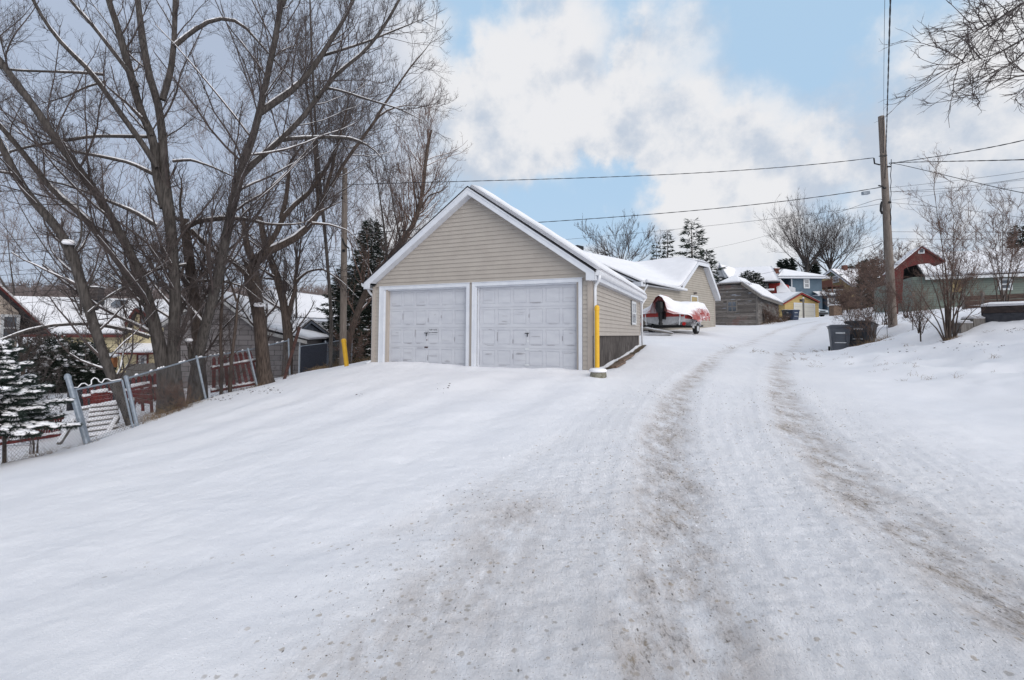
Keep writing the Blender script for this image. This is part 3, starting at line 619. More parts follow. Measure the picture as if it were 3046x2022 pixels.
# ------------------------------------------------------------------ trees
def nrm(v): return v / (np.linalg.norm(v, axis=-1, keepdims=True) + 1e-9)
def resamp(pts, r, K=16):
    p = np.array(pts, float); r = np.array(r, float)
    L = np.r_[0, np.cumsum(np.linalg.norm(np.diff(p, axis=0), axis=1))]; m = (K - 1) * 6 + 1; s = np.linspace(0, L[-1], m)
    q = np.stack([np.interp(s, L, p[:, i]) for i in range(3)], 1); rr = np.interp(s, L, r)
    for _ in range(2):
        k = np.ones(7) / 7; q2 = q.copy()
        for i in range(3): q2[:, i] = np.convolve(np.pad(q[:, i], 3, 'edge'), k, 'valid')
        q2[0] = q[0]; q2[-1] = q[-1]; q = q2
    return q[::6], rr[::6]
def tube_mesh(P_, R_, S):
    N, K, _ = P_.shape; T = nrm(np.gradient(P_, axis=1)); mean = P_[:, -1] - P_[:, 0]
    ref = np.where((np.abs(mean[:, 2]) > .8 * np.linalg.norm(mean, axis=1))[:, None], np.array([1., .1, 0]), np.array([.05, .08, 1.]))[:, None, :]
    U = nrm(np.cross(T, ref)); V = np.cross(T, U); a = np.arange(S) * 2 * np.pi / S
    V_ = P_[:, :, None] + R_[:, :, None, None] * (np.cos(a)[None, None, :, None] * U[:, :, None] + np.sin(a)[None, None, :, None] * V[:, :, None])
    i = np.arange(N)[:, None, None] * K * S; j = np.arange(K - 1)[None, :, None] * S; k = np.arange(S)[None, None, :]; k2 = (k + 1) % S
    Fq = np.stack([i + j + k, i + j + S + k, i + j + S + k2, i + j + k2], -1).reshape(-1, 4)[:, ::-1]
    return V_.reshape(-1, 3), Fq
def spawn(rng, P_, R_, n, frac, lmin, lmax, ang, K, rf, rmin, up=.12, wig=.12, tmin=.15, bias=None, tip=.35, grav=0.):
    N, Kp, _ = P_.shape; L = np.linalg.norm(np.diff(P_, axis=1), axis=2).sum(1)
    idx = rng.choice(N, n, p=L / L.sum()); t = tmin + (1 - tmin) * rng.random(n); f = t * (Kp - 1); i = np.minimum(f.astype(int), Kp - 2); w = (f - i)[:, None]
    A, B = P_[idx, i], P_[idx, i + 1]; base = A * (1 - w) + B * w; T = nrm(B - A); r = R_[idx, i] * (1 - w[:, 0]) + R_[idx, i + 1] * w[:, 0]
    v = rng.normal(size=(n, 3)) + np.array([0, 0, .25])
    if bias is not None: v = v + bias
    v = nrm(v - (v * T).sum(1, keepdims=True) * T); al = np.radians(rng.uniform(ang[0], ang[1], n))[:, None]
    d = nrm(np.cos(al) * T + np.sin(al) * v)
    ln = np.clip(frac * L[idx] * (1.1 - .65 * t) * rng.uniform(.55, 1.25, n), lmin, lmax)
    rc = np.maximum(r * rf * rng.uniform(.6, 1., n), rmin); rc = np.minimum(rc, np.maximum(r * .9, rmin))
    Q = np.zeros((n, K, 3)); Q[:, 0] = base; p = base.copy(); curl = rng.normal(size=(n, 3)) * wig
    for k in range(1, K):
        d = nrm(d + curl * .5 + rng.normal(size=(n, 3)) * wig + np.array([0, 0, up - grav]) * (k / K + .3)); p = p + d * (ln / (K - 1))[:, None]; Q[:, k] = p
    return Q, rc[:, None] * np.linspace(1, tip, K)[None, :]
def cat_meshes(parts):
    V, Fq, b = [], [], 0
    for v, f in parts: V.append(v); Fq.append(f + b); b += len(v)
    return np.concatenate(V), np.concatenate(Fq)
def snow_lines(rng, LP, LR, off, th=.55, brk=.45, far=1.):
    """ridges of snow lying along the upper side of limbs that are not steep"""
    out = []
    for p, r in zip(LP, LR):
        m = 5; n = len(p); s = np.linspace(0, n - 1, (n - 1) * m + 1); q = np.stack([np.interp(s, np.arange(n), p[:, i]) for i in range(3)], 1); rr = np.interp(s, np.arange(n), r)
        T = nrm(np.gradient(q, axis=0)); fl = np.clip((.93 - np.abs(T[:, 2])) / .18, 0, 1)
        nz = fbm(q * 1.6 + off, 3); k = np.clip((nz - brk + .22 * fl) / .10, 0, 1) * fl
        upv = nrm(np.array([0, 0, 1.]) - T[:, 2:3] * T)
        R2 = rr * (.20 + .42 * k) * (.85 + .4 * fbm(q * 7 + off, 2)) * th / .55 * k + 1e-4
        c = q + upv * (rr * (.78 + .12 * k) - (1 - k) * rr * .5)[:, None]
        out.append(tube_mesh(c[None], R2[None], 7))
    return out
def make_tree(name, limbs, d, seed, label, cat='tree', group=None, lvl=(40, 300, 1500, 4000), bark='bark', twig='twig', snowy=True, up=.14, frac=(.5, .45, .42, .5), rmin=(.012, .006, .0035, .0025), lmax=(3.2, 1.8, .9, .5),
              Sides=(5, 4, 3, 3), ang=(25, 60), spawnfrom=None, bias=None, snowlimbs=None, brk=.45, tmin=.2, wig=.11, base=None, stubs=(), grav=0., snow_twigs=True, rf0=.33, thin=.80):
    """limbs: list of (pixel points, radii in pixels, depth or list of depths)"""
    rng = np.random.default_rng(seed); LP, LR = [], []
    for lb in limbs:
        pts, rad = lb[0], lb[1]; dd = lb[2] if len(lb) > 2 and lb[2] is not None else d
        dd = np.full(len(pts), float(dd)) if np.isscalar(dd) else np.interp(np.linspace(0, 1, len(pts)), np.linspace(0, 1, len(dd)), dd)
        rr = np.interp(np.linspace(0, 1, len(pts)), np.linspace(0, 1, len(rad)), rad)
        w = np.array([P(x, y, z) for (x, y), z in zip(pts, dd)]); rr = rr * dd / F
        g = gz(w[0, 0], w[0, 1]) - .25
        if lb is limbs[0] or pts[0][1] > 1080:                    # root the stem in the ground
            if w[0, 2] > g + .3: w = np.vstack([[w[0, 0], w[0, 1], g], w]); rr = np.r_[rr[0] * 1.15, rr]
        if lb is not limbs[0] and -20 < pts[-1][0] < 3060 and pts[-1][1] > 5: rr = rr * np.interp(np.linspace(0, 1, len(rr)), [0, .55, 1], [1, .8, .12])
        q, r = resamp(w, rr * thin); LP.append(q); LR.append(r)
    LP, LR = np.array(LP), np.array(LR)
    b = np.array(base if base is not None else LP[0][0]); R = empty(name, b, 0, label, cat, group)
    # knobbly trunks and limbs
    V, Fq = tube_mesh(LP, LR, 16); nz = fbm(V * np.array([3., 3., 1.2]) + seed, 3) - .5
    cen = np.repeat(LP.reshape(-1, 3), 16, 0); V = cen + (V - cen) * (1 + .28 * nz)[:, None]
    mesh_obj('trunk', V - b, Fq, M[bark], R, smooth=True)
    src = list(range(len(LP))) if spawnfrom is None else spawnfrom
    Pp, Rp = LP[src], LR[src]; parts = []; allp = [(Pp, Rp)]
    for i, n in enumerate(lvl):
        if not n: continue
        Q, r = spawn(rng, Pp, Rp, n, frac[i], .25 if i < 2 else .12, lmax[i], ang, (7, 6, 5, 4)[i], (rf0, .5, .6, .7)[i], rmin[i], up=up, wig=wig, tmin=tmin if i == 0 else .1, bias=bias if i == 0 else None, grav=grav)
        parts.append(tube_mesh(Q, r, Sides[i]))
        if i == 0 or n > 4 * len(Pp): Pp, Rp = Q, r
        else: Pp, Rp = Q, r
        allp.append((Q, r))
    V, Fq = cat_meshes(parts); mesh_obj('crown', V - b, Fq, M[twig], R)
    if snowy:
        sl = range(len(LP)) if snowlimbs is None else snowlimbs
        sp = snow_lines(rng, [LP[i] for i in sl], [LR[i] for i in sl], seed, brk=brk)
        if snow_twigs and len(allp) > 1:
            Q, r = allp[1]; sel = np.where(r[:, 0] > .014)[0][:45]
            if len(sel): sp += snow_lines(rng, Q[sel], r[sel] * 1.1, seed + 5, brk=brk + .04)
        V, Fq = cat_meshes(sp); mesh_obj('branch_snow', V - b, Fq, M['snow'], R, smooth=True)
    for (px, py, dd, rr, sc) in stubs:                              # cut stumps of limbs with a cushion of snow
        c = P(px, py, dd); s = MB(); s.tube([c - [0, 0, rr * .3], c, c + [0, 0, rr * sc], c + [0, 0, rr * sc * 1.3]], [rr * .9, rr * 1.15, rr * .9, rr * .3], 10); s.build('snow_cushion', M['snow'], R, world=True, smooth=True)
    return R
# --- the big multi-stemmed tree behind the fence
def D(*p): return zp('d', p)
B_d = 12.6
bt = P(525, 1195, B_d)
mainB = D((402, 935), (400, 860), (402, 760), (405, 690), (400, 600), (395, 540), (388, 480), (376, 400))
limbsB = [
    (mainB, [34, 24, 19, 18, 17, 18, 20, 19]),
    (D((385, 870), (368, 800), (345, 700), (318, 620), (290, 560), (250, 490), (214, 430), (180, 385), (140, 345), (110, 290), (60, 220), (0, 140), (-60, 60)), [26, 22, 18, 16, 15, 14, 14, 13, 13, 13, 12, 11, 10], [12.6, 12.0, 11.0, 10.2]),
    (D((335, 700), (305, 650), (262, 590), (222, 535), (185, 490), (130, 450), (90, 400), (40, 335), (0, 290), (-60, 220)), [14, 12, 11, 11, 10, 10, 9, 9, 8, 8], [12.2, 11.6, 10.8]),
    (D((380, 480), (360, 400), (355, 320), (325, 260), (290, 130), (268, 50), (250, 0), (235, -60)), [17, 15, 14, 13, 12, 11, 10, 9], [12.6, 12.4, 12.0]),
    (D((382, 420), (376, 330), (368, 250), (340, 160), (327, 80), (318, 0), (310, -70)), [15, 14, 13, 12, 11, 10, 9], [12.6, 12.8, 13.2]),
    (D((375, 230), (395, 160), (402, 90), (404, 20), (405, -50)), [11, 10, 9, 9, 8], [12.7, 12.9, 13.2]),
    (D((362, 385), (335, 340), (270, 250), (235, 200), (195, 150), (150, 110), (110, 60), (80, 10), (60, -40)), [10, 10, 9, 8, 7, 6, 6, 5], [12.4, 11.8, 11.0, 10.3]),
    (D((318, 200), (300, 170), (262, 120), (215, 60), (170, 10), (140, -30)), [8, 8, 7, 6, 5, 5], [12.3, 11.8]),
    (D((404, 105), (440, 75), (480, 48), (525, 40), (560, 55), (590, 90), (635, 140), (690, 200), (720, 290)), [8, 8, 7, 7, 6, 5, 5, 4, 3], [12.8, 13.4]),
    (D((240, 172), (180, 167), (120, 165), (35, 162), (-40, 150)), [5, 5, 4, 4, 3], [11.9, 11.2]),
    (D((242, 188), (200, 200), (155, 222), (110, 235), (60, 250)), [4, 4, 3, 3, 2], [11.9, 11.5]),
    (D((345, 316), (270, 314), (210, 314), (150, 325), (80, 335), (20, 350), (-30, 370)), [6, 6, 5, 5, 4, 4, 3], [12.5, 11.4]),
    (D((355, 402), (300, 375), (220, 358), (170, 350), (120, 330), (60, 300), (0, 275)), [7, 6, 6, 5, 5, 4, 4], [12.5, 11.6]),
    (D((360, 520), (310, 488), (260, 468), (205, 445), (150, 425), (80, 412), (0, 395)), [7, 7, 6, 6, 5, 5, 4], [12.5, 11.7]),
    (D((398, 372), (440, 368), (490, 385), (545, 410), (580, 440)), [5, 5, 4, 4, 3], [12.7, 13.4]),
    (D((430, 610), (380, 618), (330, 630), (300, 660), (262, 680), (220, 700)), [5, 5, 4, 4, 3, 3], [12.8, 12.0]),
    (D((350, 312), (325, 270), (290, 235), (250, 200)), [7, 6, 5, 4], [12.4, 12.0]),
    (D((345, 778), (298, 762), (250, 752), (190, 746), (120, 750), (60, 762), (0, 785), (-40, 800)), [7, 7, 6, 6, 5, 5, 4, 3], [12.3, 11.5, 10.5]),
]
make_tree('bare_tree', limbsB, B_d, 11, 'largest bare tree behind the fence, several thick stems fanning up and left', 'tree', lvl=(150, 1500, 8500, 14000), bias=np.array([-.1, -.35, .1]),
          stubs=(), brk=.42, lmax=(3.0, 1.5, .8, .45), frac=(.42, .42, .45, .6), rmin=(.009, .005, .0032, .0024))
# --- slim leaning tree by the gate, one limb sawn off
A_d = 11.2
make_tree('bare_tree', [
    (D((312, 1000), (290, 940), (262, 880), (240, 820), (220, 760), (198, 690), (180, 630), (165, 580), (152, 555)), [19, 17, 16, 16, 16, 16, 17, 19, 20], [11.4, 11.2, 10.8]),
    (D((165, 600), (148, 545), (110, 500), (72, 458), (40, 410), (10, 350), (-25, 280), (-60, 220)), [16, 15, 14, 13, 12, 11, 10, 9], [10.9, 10.4, 9.8]),
    (D((162, 590), (185, 560), (190, 520), (178, 470), (182, 400), (175, 330)), [5, 4, 4, 3, 3, 2], [10.9, 10.6]),
    (D((60, 440), (30, 400), (-10, 395), (-60, 400)), [6, 5, 4, 3], [10.3, 9.8]),
    (D((205, 720), (240, 690), (280, 665), (330, 640), (390, 600)), [4, 4, 3, 3, 2], [11, 11.6])],
    A_d, 12, 'slim grey tree leaning left beside the fence gate, one limb sawn off and snow capped', lvl=(40, 320, 1500, 1800), stubs=((204, 722, 10.7, .11, .55),), brk=.42, lmax=(2.4, 1.3, .7, .4), bias=np.array([-.2, -.3, .1]))
# --- pair of trunks right of the big tree
make_tree('bare_tree', [
    (D((462, 905), (460, 840), (455, 770), (450, 700), (440, 620), (430, 550), (425, 505)), [25, 20, 19, 18, 17, 16, 14], [14.3, 14.1]),
    (D((428, 540), (432, 518), (470, 508), (530, 502), (570, 506), (620, 518), (680, 518), (722, 508)), [10, 10, 9, 9, 8, 8, 8, 7], [14.1, 13.6]),
    (D((715, 512), (735, 490), (765, 475), (790, 462)), [6, 5, 4, 3], 13.6),
    (D((720, 515), (760, 518), (800, 530), (830, 555)), [5, 4, 3, 3], 13.6),
    (D((440, 530), (470, 560), (510, 590), (560, 620), (610, 680)), [8, 8, 7, 6, 4], [14, 14.6]),
    (D((445, 650), (500, 645), (560, 660), (600, 690)), [5, 5, 4, 3], [14, 14.5]),
    (D((422, 520), (415, 470), (420, 420), (405, 380)), [7, 5, 4, 3], [14.1, 14.3])],
    14.2, 13, 'dark reddish trunk topped low, a snowy limb running right across the picture', bark='bark2', lvl=(50, 400, 1900, 2200), brk=.40, lmax=(2.4, 1.3, .7, .4))
make_tree('bare_tree', [
    (D((448, 905), (452, 850), (462, 790), (478, 740), (497, 670), (512, 600), (525, 530), (540, 450), (555, 390), (575, 340), (593, 290), (605, 230), (622, 150), (640, 70), (648, 10), (652, -50)), [23, 20, 18, 17, 16, 16, 15, 15, 14, 14, 12, 11, 10, 10, 9, 9], [13.4, 13.0, 12.2, 11.8]),
    (D((600, 260), (640, 232), (680, 205), (715, 165), (740, 130), (765, 90), (790, 50), (815, 0), (830, -50)), [12, 11, 10, 10, 9, 8, 7, 6, 5], [12.2, 12.8]),
    (D((555, 408), (585, 375), (630, 340), (660, 310), (700, 270), (740, 215), (775, 170), (830, 130), (870, 85), (905, 30), (930, -20)), [11, 10, 10, 9, 9, 8, 7, 6, 6, 5, 4], [12.6, 13.4]),
    (D((638, 325), (690, 318), (760, 316), (810, 318), (850, 335), (880, 360), (900, 420)), [7, 7, 6, 6, 5, 4, 3], [12.8, 13.3]),
    (D((738, 130), (780, 118), (850, 95), (910, 70), (960, 50), (1000, 28)), [5, 5, 4, 4, 3, 2], [12.8, 13.8]),
    (D((733, 224), (745, 200), (790, 210), (850, 230), (920, 250), (980, 280), (1030, 330)), [5, 5, 4, 4, 3, 2], [12.9, 13.8]),
    (D((650, 12), (665, -20), (690, -50)), [9, 8, 7], 11.9),
    (D((458, 860), (440, 820), (436, 790)), [16, 17, 18], 13.3)],
    12.8, 14, 'tall grey trunk leaning right with two long arching limbs towards the garage roof', lvl=(130, 1250, 6500, 9500), rmin=(.009, .005, .0034, .0025), brk=.42, bias=np.array([.3, -.1, .1]), stubs=((562, 1012, 13.1, .09, .5),), lmax=(3.2, 1.6, .8, .42))
# --- pollarded tree with thick snowy arms
make_tree('bare_tree', [
    (D((613, 890), (608, 850), (604, 800), (600, 745), (590, 690), (582, 650), (577, 610)), [36, 25, 22, 22, 23, 26, 25], [15.8, 15.6]),
    (D((585, 600), (572, 575), (565, 540), (562, 500), (558, 470)), [16, 13, 12, 11, 10], 15.6),
    (D((580, 625), (592, 596), (620, 578), (665, 560), (700, 538), (725, 505), (745, 470), (757, 420), (768, 380), (780, 330), (795, 280), (805, 235)), [19, 16, 15, 14, 13, 12, 11, 10, 9, 8, 7, 6], [15.6, 16.2]),
    (D((590, 600), (622, 565), (645, 525), (655, 490), (690, 465), (720, 440), (745, 400), (770, 360), (785, 310), (800, 250), (812, 180), (820, 100)), [12, 11, 10, 10, 9, 9, 8, 8, 7, 6, 5, 4], [15.6, 16.4]),
    (D((648, 505), (660, 460), (665, 410), (668, 375), (690, 345), (715, 310), (740, 250)), [9, 8, 8, 7, 6, 5, 4], [15.9, 15.4]),
    (D((765, 430), (785, 390), (812, 350), (850, 300), (870, 270), (900, 250), (950, 240), (1000, 250)), [8, 7, 7, 6, 5, 5, 4, 3], [16, 16.6]),
    (D((855, 295), (880, 250), (915, 200), (950, 150), (985, 110), (1010, 70)), [5, 5, 4, 4, 3, 2], [16.2, 16.8]),
    (D((582, 640), (560, 625), (535, 600), (510, 580), (480, 540)), [12, 10, 9, 8, 6], [15.5, 15]),
    (D((735, 490), (732, 440), (728, 380), (725, 330), (715, 250), (700, 150), (695, 60)), [7, 6, 6, 5, 5, 4, 3], [16, 16.3])],
    15.7, 15, 'stocky reddish pollarded tree with sawn stubs and thick arms piled with snow', bark='bark2', lvl=(130, 1250, 6500, 9500), rmin=(.009, .005, .0034, .0025), brk=.36, stubs=((770, 908, 15.25, .14, .55),), lmax=(3., 1.5, .8, .42), bias=np.array([.1, 0, .3]))
make_tree('bare_tree', [
    (D((665, 775), (658, 720), (650, 680), (640, 640), (625, 600), (610, 560), (600, 500)), [17, 14, 13, 13, 12, 11, 9], 20),
    (D((664, 740), (672, 700), (682, 665), (680, 640), (690, 600), (695, 540), (690, 460)), [10, 9, 8, 8, 6, 5, 4], 20),
    (D((640, 645), (600, 640), (560, 635)), [4, 3, 3], 20), (D((682, 650), (710, 625), (745, 620), (790, 650), (830, 690)), [5, 4, 4, 3, 2], 20)],
    20, 16, 'forked brown tree with one snow plastered stem between the grey garage and the yellow house', bark='bark2', lvl=(60, 450, 2200, 2600), twig='twig', brk=.36, rmin=(.014, .008, .005, .004), lmax=(2.6, 1.5, .8, .5))
make_tree('bare_tree', [
    (D((798, 800), (812, 755), (832, 700), (850, 660), (880, 615), (915, 575), (950, 530), (965, 490), (975, 450), (978, 410), (985, 340), (995, 300)), [13, 12, 12, 12, 11, 11, 10, 9, 8, 7, 6, 4], [23, 24]),
    (D((955, 520), (962, 480), (955, 430), (945, 370), (940, 330)), [4, 4, 3, 3, 2], 24),
    (D((970, 480), (990, 450), (1020, 440), (1045, 400)), [4, 3, 3, 2], 24)],
    24, 17, 'leaning tree that passes behind the left eave and rises over the garage roof', bark='bark2', twig='twig_red', lvl=(60, 500, 2600, 3200), brk=.4, rmin=(.014, .008, .006, .005), lmax=(2.8, 1.5, .8, .5), up=.2)
make_tree('bare_tree', [
    (D((765, 730), (758, 640), (750, 540), (740, 440), (730, 330), (724, 220), (718, 100), (715, 0)), [6, 6, 6, 5, 5, 4, 4, 3], 19),
    (D((900, 720), (896, 640), (890, 560), (880, 480), (868, 400), (862, 330)), [6, 5, 5, 4, 4, 3], 22),
    (D((940, 700), (935, 620), (925, 560), (912, 500), (900, 430), (890, 360)), [5, 5, 4, 4, 3, 2], 22)],
    20, 18, 'thin upright young stems behind the wooden pole', lvl=(60, 500, 2400, 2600), snowy=False, rmin=(.012, .008, .005, .004), lmax=(2.2, 1.4, .8, .5), up=.25)
make_tree('bare_tree', [
    (D((510, 905), (512, 840), (508, 780), (512, 700), (516, 620), (512, 560)), [6, 6, 5, 5, 4, 3], 14),
    (D((530, 905), (533, 840), (545, 740), (548, 690), (560, 650), (558, 600)), [7, 6, 6, 5, 4, 3], 14),
    (D((546, 695), (535, 660), (520, 630), (510, 600)), [4, 4, 3, 2], 14), (D((515, 830), (540, 815), (560, 800)), [3, 2, 2], 14)],
    14, 19, 'two thin crooked saplings against the grey block garage wall', bark='bark2', lvl=(24, 120, 500, 600), snowy=False, lmax=(1.4, .9, .5, .3))
# background crowns that close the view between the near trunks
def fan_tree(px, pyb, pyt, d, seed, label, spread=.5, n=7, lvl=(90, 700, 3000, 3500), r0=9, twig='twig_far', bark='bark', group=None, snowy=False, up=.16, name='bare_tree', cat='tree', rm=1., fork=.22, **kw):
    """vase-shaped bare tree: short trunk rooted in the ground, n limbs fanning out of it"""
    rng = np.random.default_rng(seed); g = G(px, d); pb = (993.5 + .0047 * (px - 1523)) - (g[2] - EYE) / d * F + 3
    H = pb - pyt; fx, fy = px, pb - fork * H; L = [([(px, pb), (px + 2, pb - fork * H * .5), (fx, fy), (fx + r0 * .3, fy - .1 * H)], [r0 * 1.1, r0 * .8, r0 * .75, r0 * .5], d)]
    for i in range(n):
        a = ((i - (n - 1) / 2) / max(1, (n - 1) / 2) * spread if n > 1 else 0) + rng.uniform(-.08, .08); st = rng.uniform(-.5, .35) * fork * H
        x, y = fx, fy + max(st, -.3 * fork * H) * .5; pts = [(x, y)]; hh = (H * (1 - fork)) * rng.uniform(.74, 1.) / math.cos(a * .7)
        for k in range(6):
            aa = a * (1.5 - .13 * k) + rng.uniform(-.12, .12); x += math.sin(aa) * hh / 6; y -= math.cos(aa) * hh / 6; pts.append((x, y))
        dd = rng.uniform(-.22, .22) * H / F * d; q = r0 * rng.uniform(.35, .6); L.append((pts, [q, q * .5, q * .1], [d, d + dd]))
    m = H / F * d
    return make_tree(name, L, d, seed, label, cat, group, lvl=lvl, twig=twig, bark=bark, snowy=snowy, rmin=tuple(v * rm for v in (.014, .009, .006, .005)), lmax=(m * .33, m * .17, m * .09, m * .055), up=up, base=(g[0], g[1], g[2]), snow_twigs=False, tmin=.12, **kw)
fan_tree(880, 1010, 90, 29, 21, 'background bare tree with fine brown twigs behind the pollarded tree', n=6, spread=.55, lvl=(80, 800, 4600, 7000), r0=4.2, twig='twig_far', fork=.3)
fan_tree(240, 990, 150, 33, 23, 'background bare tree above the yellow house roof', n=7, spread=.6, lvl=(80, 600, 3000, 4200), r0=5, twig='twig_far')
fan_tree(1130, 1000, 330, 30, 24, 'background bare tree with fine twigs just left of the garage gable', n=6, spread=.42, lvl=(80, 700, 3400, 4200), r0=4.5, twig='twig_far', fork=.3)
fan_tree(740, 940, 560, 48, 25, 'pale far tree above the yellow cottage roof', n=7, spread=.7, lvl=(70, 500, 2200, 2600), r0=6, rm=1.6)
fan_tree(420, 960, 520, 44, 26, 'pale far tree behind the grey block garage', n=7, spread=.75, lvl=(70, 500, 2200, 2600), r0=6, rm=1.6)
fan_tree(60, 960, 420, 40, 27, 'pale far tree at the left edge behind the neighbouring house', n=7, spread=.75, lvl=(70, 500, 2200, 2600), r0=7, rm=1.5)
# overhanging twigs top right: a tree that stands just outside the picture
make_tree('bare_tree', [
    ([(3420, 1010), (3410, 600), (3380, 200), (3330, -100), (3280, -400)], [60, 50, 42, 34, 26], 9),
    (D((2600, -60), (2500, 0), (2420, 50), (2360, 90), (2300, 125), (2240, 140), (2195, 150)), [14, 9, 7, 5, 4, 3, 2], [9, 7.6]),
    (D((2580, 150), (2480, 160), (2400, 170), (2340, 175), (2290, 205), (2245, 228)), [10, 7, 5, 4, 3, 2], [9, 7.8]),
    (D((2560, -120), (2450, -60), (2370, 0), (2310, 40), (2270, 60), (2240, 75)), [12, 8, 6, 5, 3, 2], [9, 7.5]),
    (D((2420, 60), (2380, 105), (2330, 150), (2285, 170), (2240, 190)), [5, 4, 3, 3, 2], [8, 7.6])],
    9, 31, 'bare branches reaching in from the top right corner', spawnfrom=[1, 2, 3, 4], lvl=(90, 480, 1500, 1100), snowy=False, up=-.02, ang=(15, 45), lmax=(1.2, .65, .34, .2), rmin=(.008, .0055, .004, .003))

# ------------------------------------------------------------------ buildings: facades located by the pixels of their ends
class Fac:
    def __init__(s, pa, da, pb, db, zb=None, name='house', label='', cat='house', group=None):
        A, B = P(pa, 990, da), P(pb, 990, db); s.A = A[:2]; d = B[:2] - A[:2]; s.W = float(np.linalg.norm(d)); s.t = d / s.W; s.n = np.array([-s.t[1], s.t[0]])
        s.zb = min(gz(*A[:2]), gz(*B[:2])) - .1 if zb is None else zb
        s.R = empty(name, (A[0], A[1], s.zb), math.atan2(s.t[1], s.t[0]), label, cat, group)
    def q(s, px, py, off=0.):
        """pixel -> (s along facade, z above base) on the plane lying off metres behind the facade"""
        r = ray(px, py); c = s.A + s.n * off; k = (c @ s.n) / (r[:2] @ s.n); p = r * k
        return float((p[:2] - s.A) @ s.t), float(EYE + p[2] - s.zb)
def window(par, x0, x1, z0, z1, y=-.03, ft=.07, mull=(1, 1), name='window', fm='wframe', d=.05, side=None):
    f = MB(); g = MB()
    def bx(mb, a, b, c, e, u, v):
        if side is None: mb.box(a, b, c, e, u, v)
        else: mb.box(side[0] + side[1] * c, side[0] + side[1] * e, a, b, u, v) if side[1] > 0 else mb.box(side[0] + side[1] * e, side[0] + side[1] * c, a, b, u, v)
    bx(f, x0 - ft, x0, y, y + d, z0 - ft, z1 + ft); bx(f, x1, x1 + ft, y, y + d, z0 - ft, z1 + ft); bx(f, x0, x1, y, y + d, z1, z1 + ft); bx(f, x0, x1, y, y + d, z0 - ft, z0)
    for i in range(1, mull[0] + 1): zz = z0 + (z1 - z0) * i / (mull[0] + 1); bx(f, x0, x1, y + .008, y + d, zz - ft * .3, zz + ft * .3)
    for i in range(1, mull[1]): xx = x0 + (x1 - x0) * i / mull[1]; bx(f, xx - ft * .25, xx + ft * .25, y + .006, y + d - .002, z0, z1)
    o = f.build(name, M[fm], par); bx(g, x0 + .001, x1 - .001, y + .022, y + .045, z0 + .001, z1 - .001); g.build('pane', M['glass'], o); return o
def gable_house(f, eL, pk, eR, L, wall, trim='white', over=.3, fover=.3, th=.16, sth=.18, ridge_drop=0, roofm='shingle', seed=3, zbot=-.6, z_wall=None, snow=True):
    """gable facing the viewer: eL, pk, eR are (s,z) of the roof's upper outline on the front plane; L depth"""
    R = f.R; W = f.W; (xl, zl), (xp, zp_), (xr, zr) = eL, pk, eR
    sl = (zp_ - zl) / (xp - xl); sr = (zp_ - zr) / (xr - xp); zt = lambda x: (zp_ - (xp - x) * sl if x < xp else zp_ - (x - xp) * sr) - th - .03
    w = MB(); w.prism([(0, zbot), (W, zbot), (W, zt(W)), (xp, zt(xp)), (0, zt(0))], 0, L); w.build('wall', M[wall], R)
    r = MB(); y0, y1 = -fover, L + fover
    r.slab([(xl, y0, zl), (xp, y0, zp_), (xp, y1, zp_), (xl, y1, zl)], .05); r.slab([(xp, y0, zp_), (xr, y0, zr), (xr, y1, zr), (xp, y1, zp_)], .05)
    ro = r.build('roof', M[roofm], R)
    t = MB()
    t.prism([(xp, zp_ - .04), (xr, zr - .04), (xr, zr - th - .04), (xp, zp_ - th - .06)], y0 + .01, y0 + .035); t.prism([(xl, zl - .04), (xp, zp_ - .04), (xp, zp_ - th - .06), (xl, zl - th - .04)], y0 + .01, y0 + .035)
    t.box(xr - .03, xr - .005, y0 + .04, y1, zr - th - .03, zr - .045); t.box(xl + .005, xl + .03, y0 + .04, y1, zl - th - .03, zl - .045)
    t.build('fascia', M[trim], R)
    if snow:
        s = MB(); snow_sheet(s, [(xl, y0 + .05, zl), (xp, y0 + .05, zp_), (xp, y1, zp_), (xl, y1, zl)], sth, 16, 20, .08, seed); snow_sheet(s, [(xp, y0 + .05, zp_), (xr, y0 + .05, zr), (xr, y1, zr), (xp, y1, zp_)], sth, 16, 20, .08, seed + 1)
        s.build('roof_snow', M['snow'], R, smooth=True)
    return ro
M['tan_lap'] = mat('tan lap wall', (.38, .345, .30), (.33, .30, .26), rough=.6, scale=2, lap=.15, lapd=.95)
M['cream_lap'] = mat('cream yellow clapboard', (.60, .52, .33), (.54, .46, .29), rough=.7, scale=2, lap=.26, lapd=.6)
M['gold_lap'] = mat('golden yellow clapboard', (.50, .37, .15), (.44, .32, .13), rough=.7, scale=2, lap=.22, lapd=.55)
M['lemon_lap'] = mat('lemon yellow siding', (.62, .47, .10), (.55, .42, .09), rough=.7, scale=2, lap=.2, lapd=.3)
M['blue_lap'] = mat('steel blue siding', (.085, .13, .175), (.065, .105, .145), rough=.6, scale=1.5, lap=.2, lapd=.5)
M['olive_lap'] = mat('mustard tan siding', (.36, .28, .14), (.30, .23, .12), rough=.7, scale=2, lap=.2, lapd=.4)
M['dkgreen'] = mat('dark green gable shingles', (.025, .07, .05), rough=.8, lap=.15)
M['sage_lap'] = mat('sage green siding', (.17, .20, .17), (.14, .17, .15), rough=.7, scale=2, lap=.14, lapd=.6)
M['beige_lap'] = mat('beige siding', (.50, .43, .37), (.45, .385, .33), rough=.7, scale=2, lap=.13, lapd=.55)
M['white_lap'] = mat('white siding', (.50, .51, .54), (.46, .47, .50), rough=.7, scale=2, lap=.18)
M['slate_v'] = mat('blue grey board wall', (.10, .115, .145), (.08, .09, .115), rough=.8, scale=3, vert=.22, lapd=.7)
M['brick'] = mat('red brown brick', (.16, .06, .04), (.10, .045, .035), rough=.95, scale=14, lap=.08)
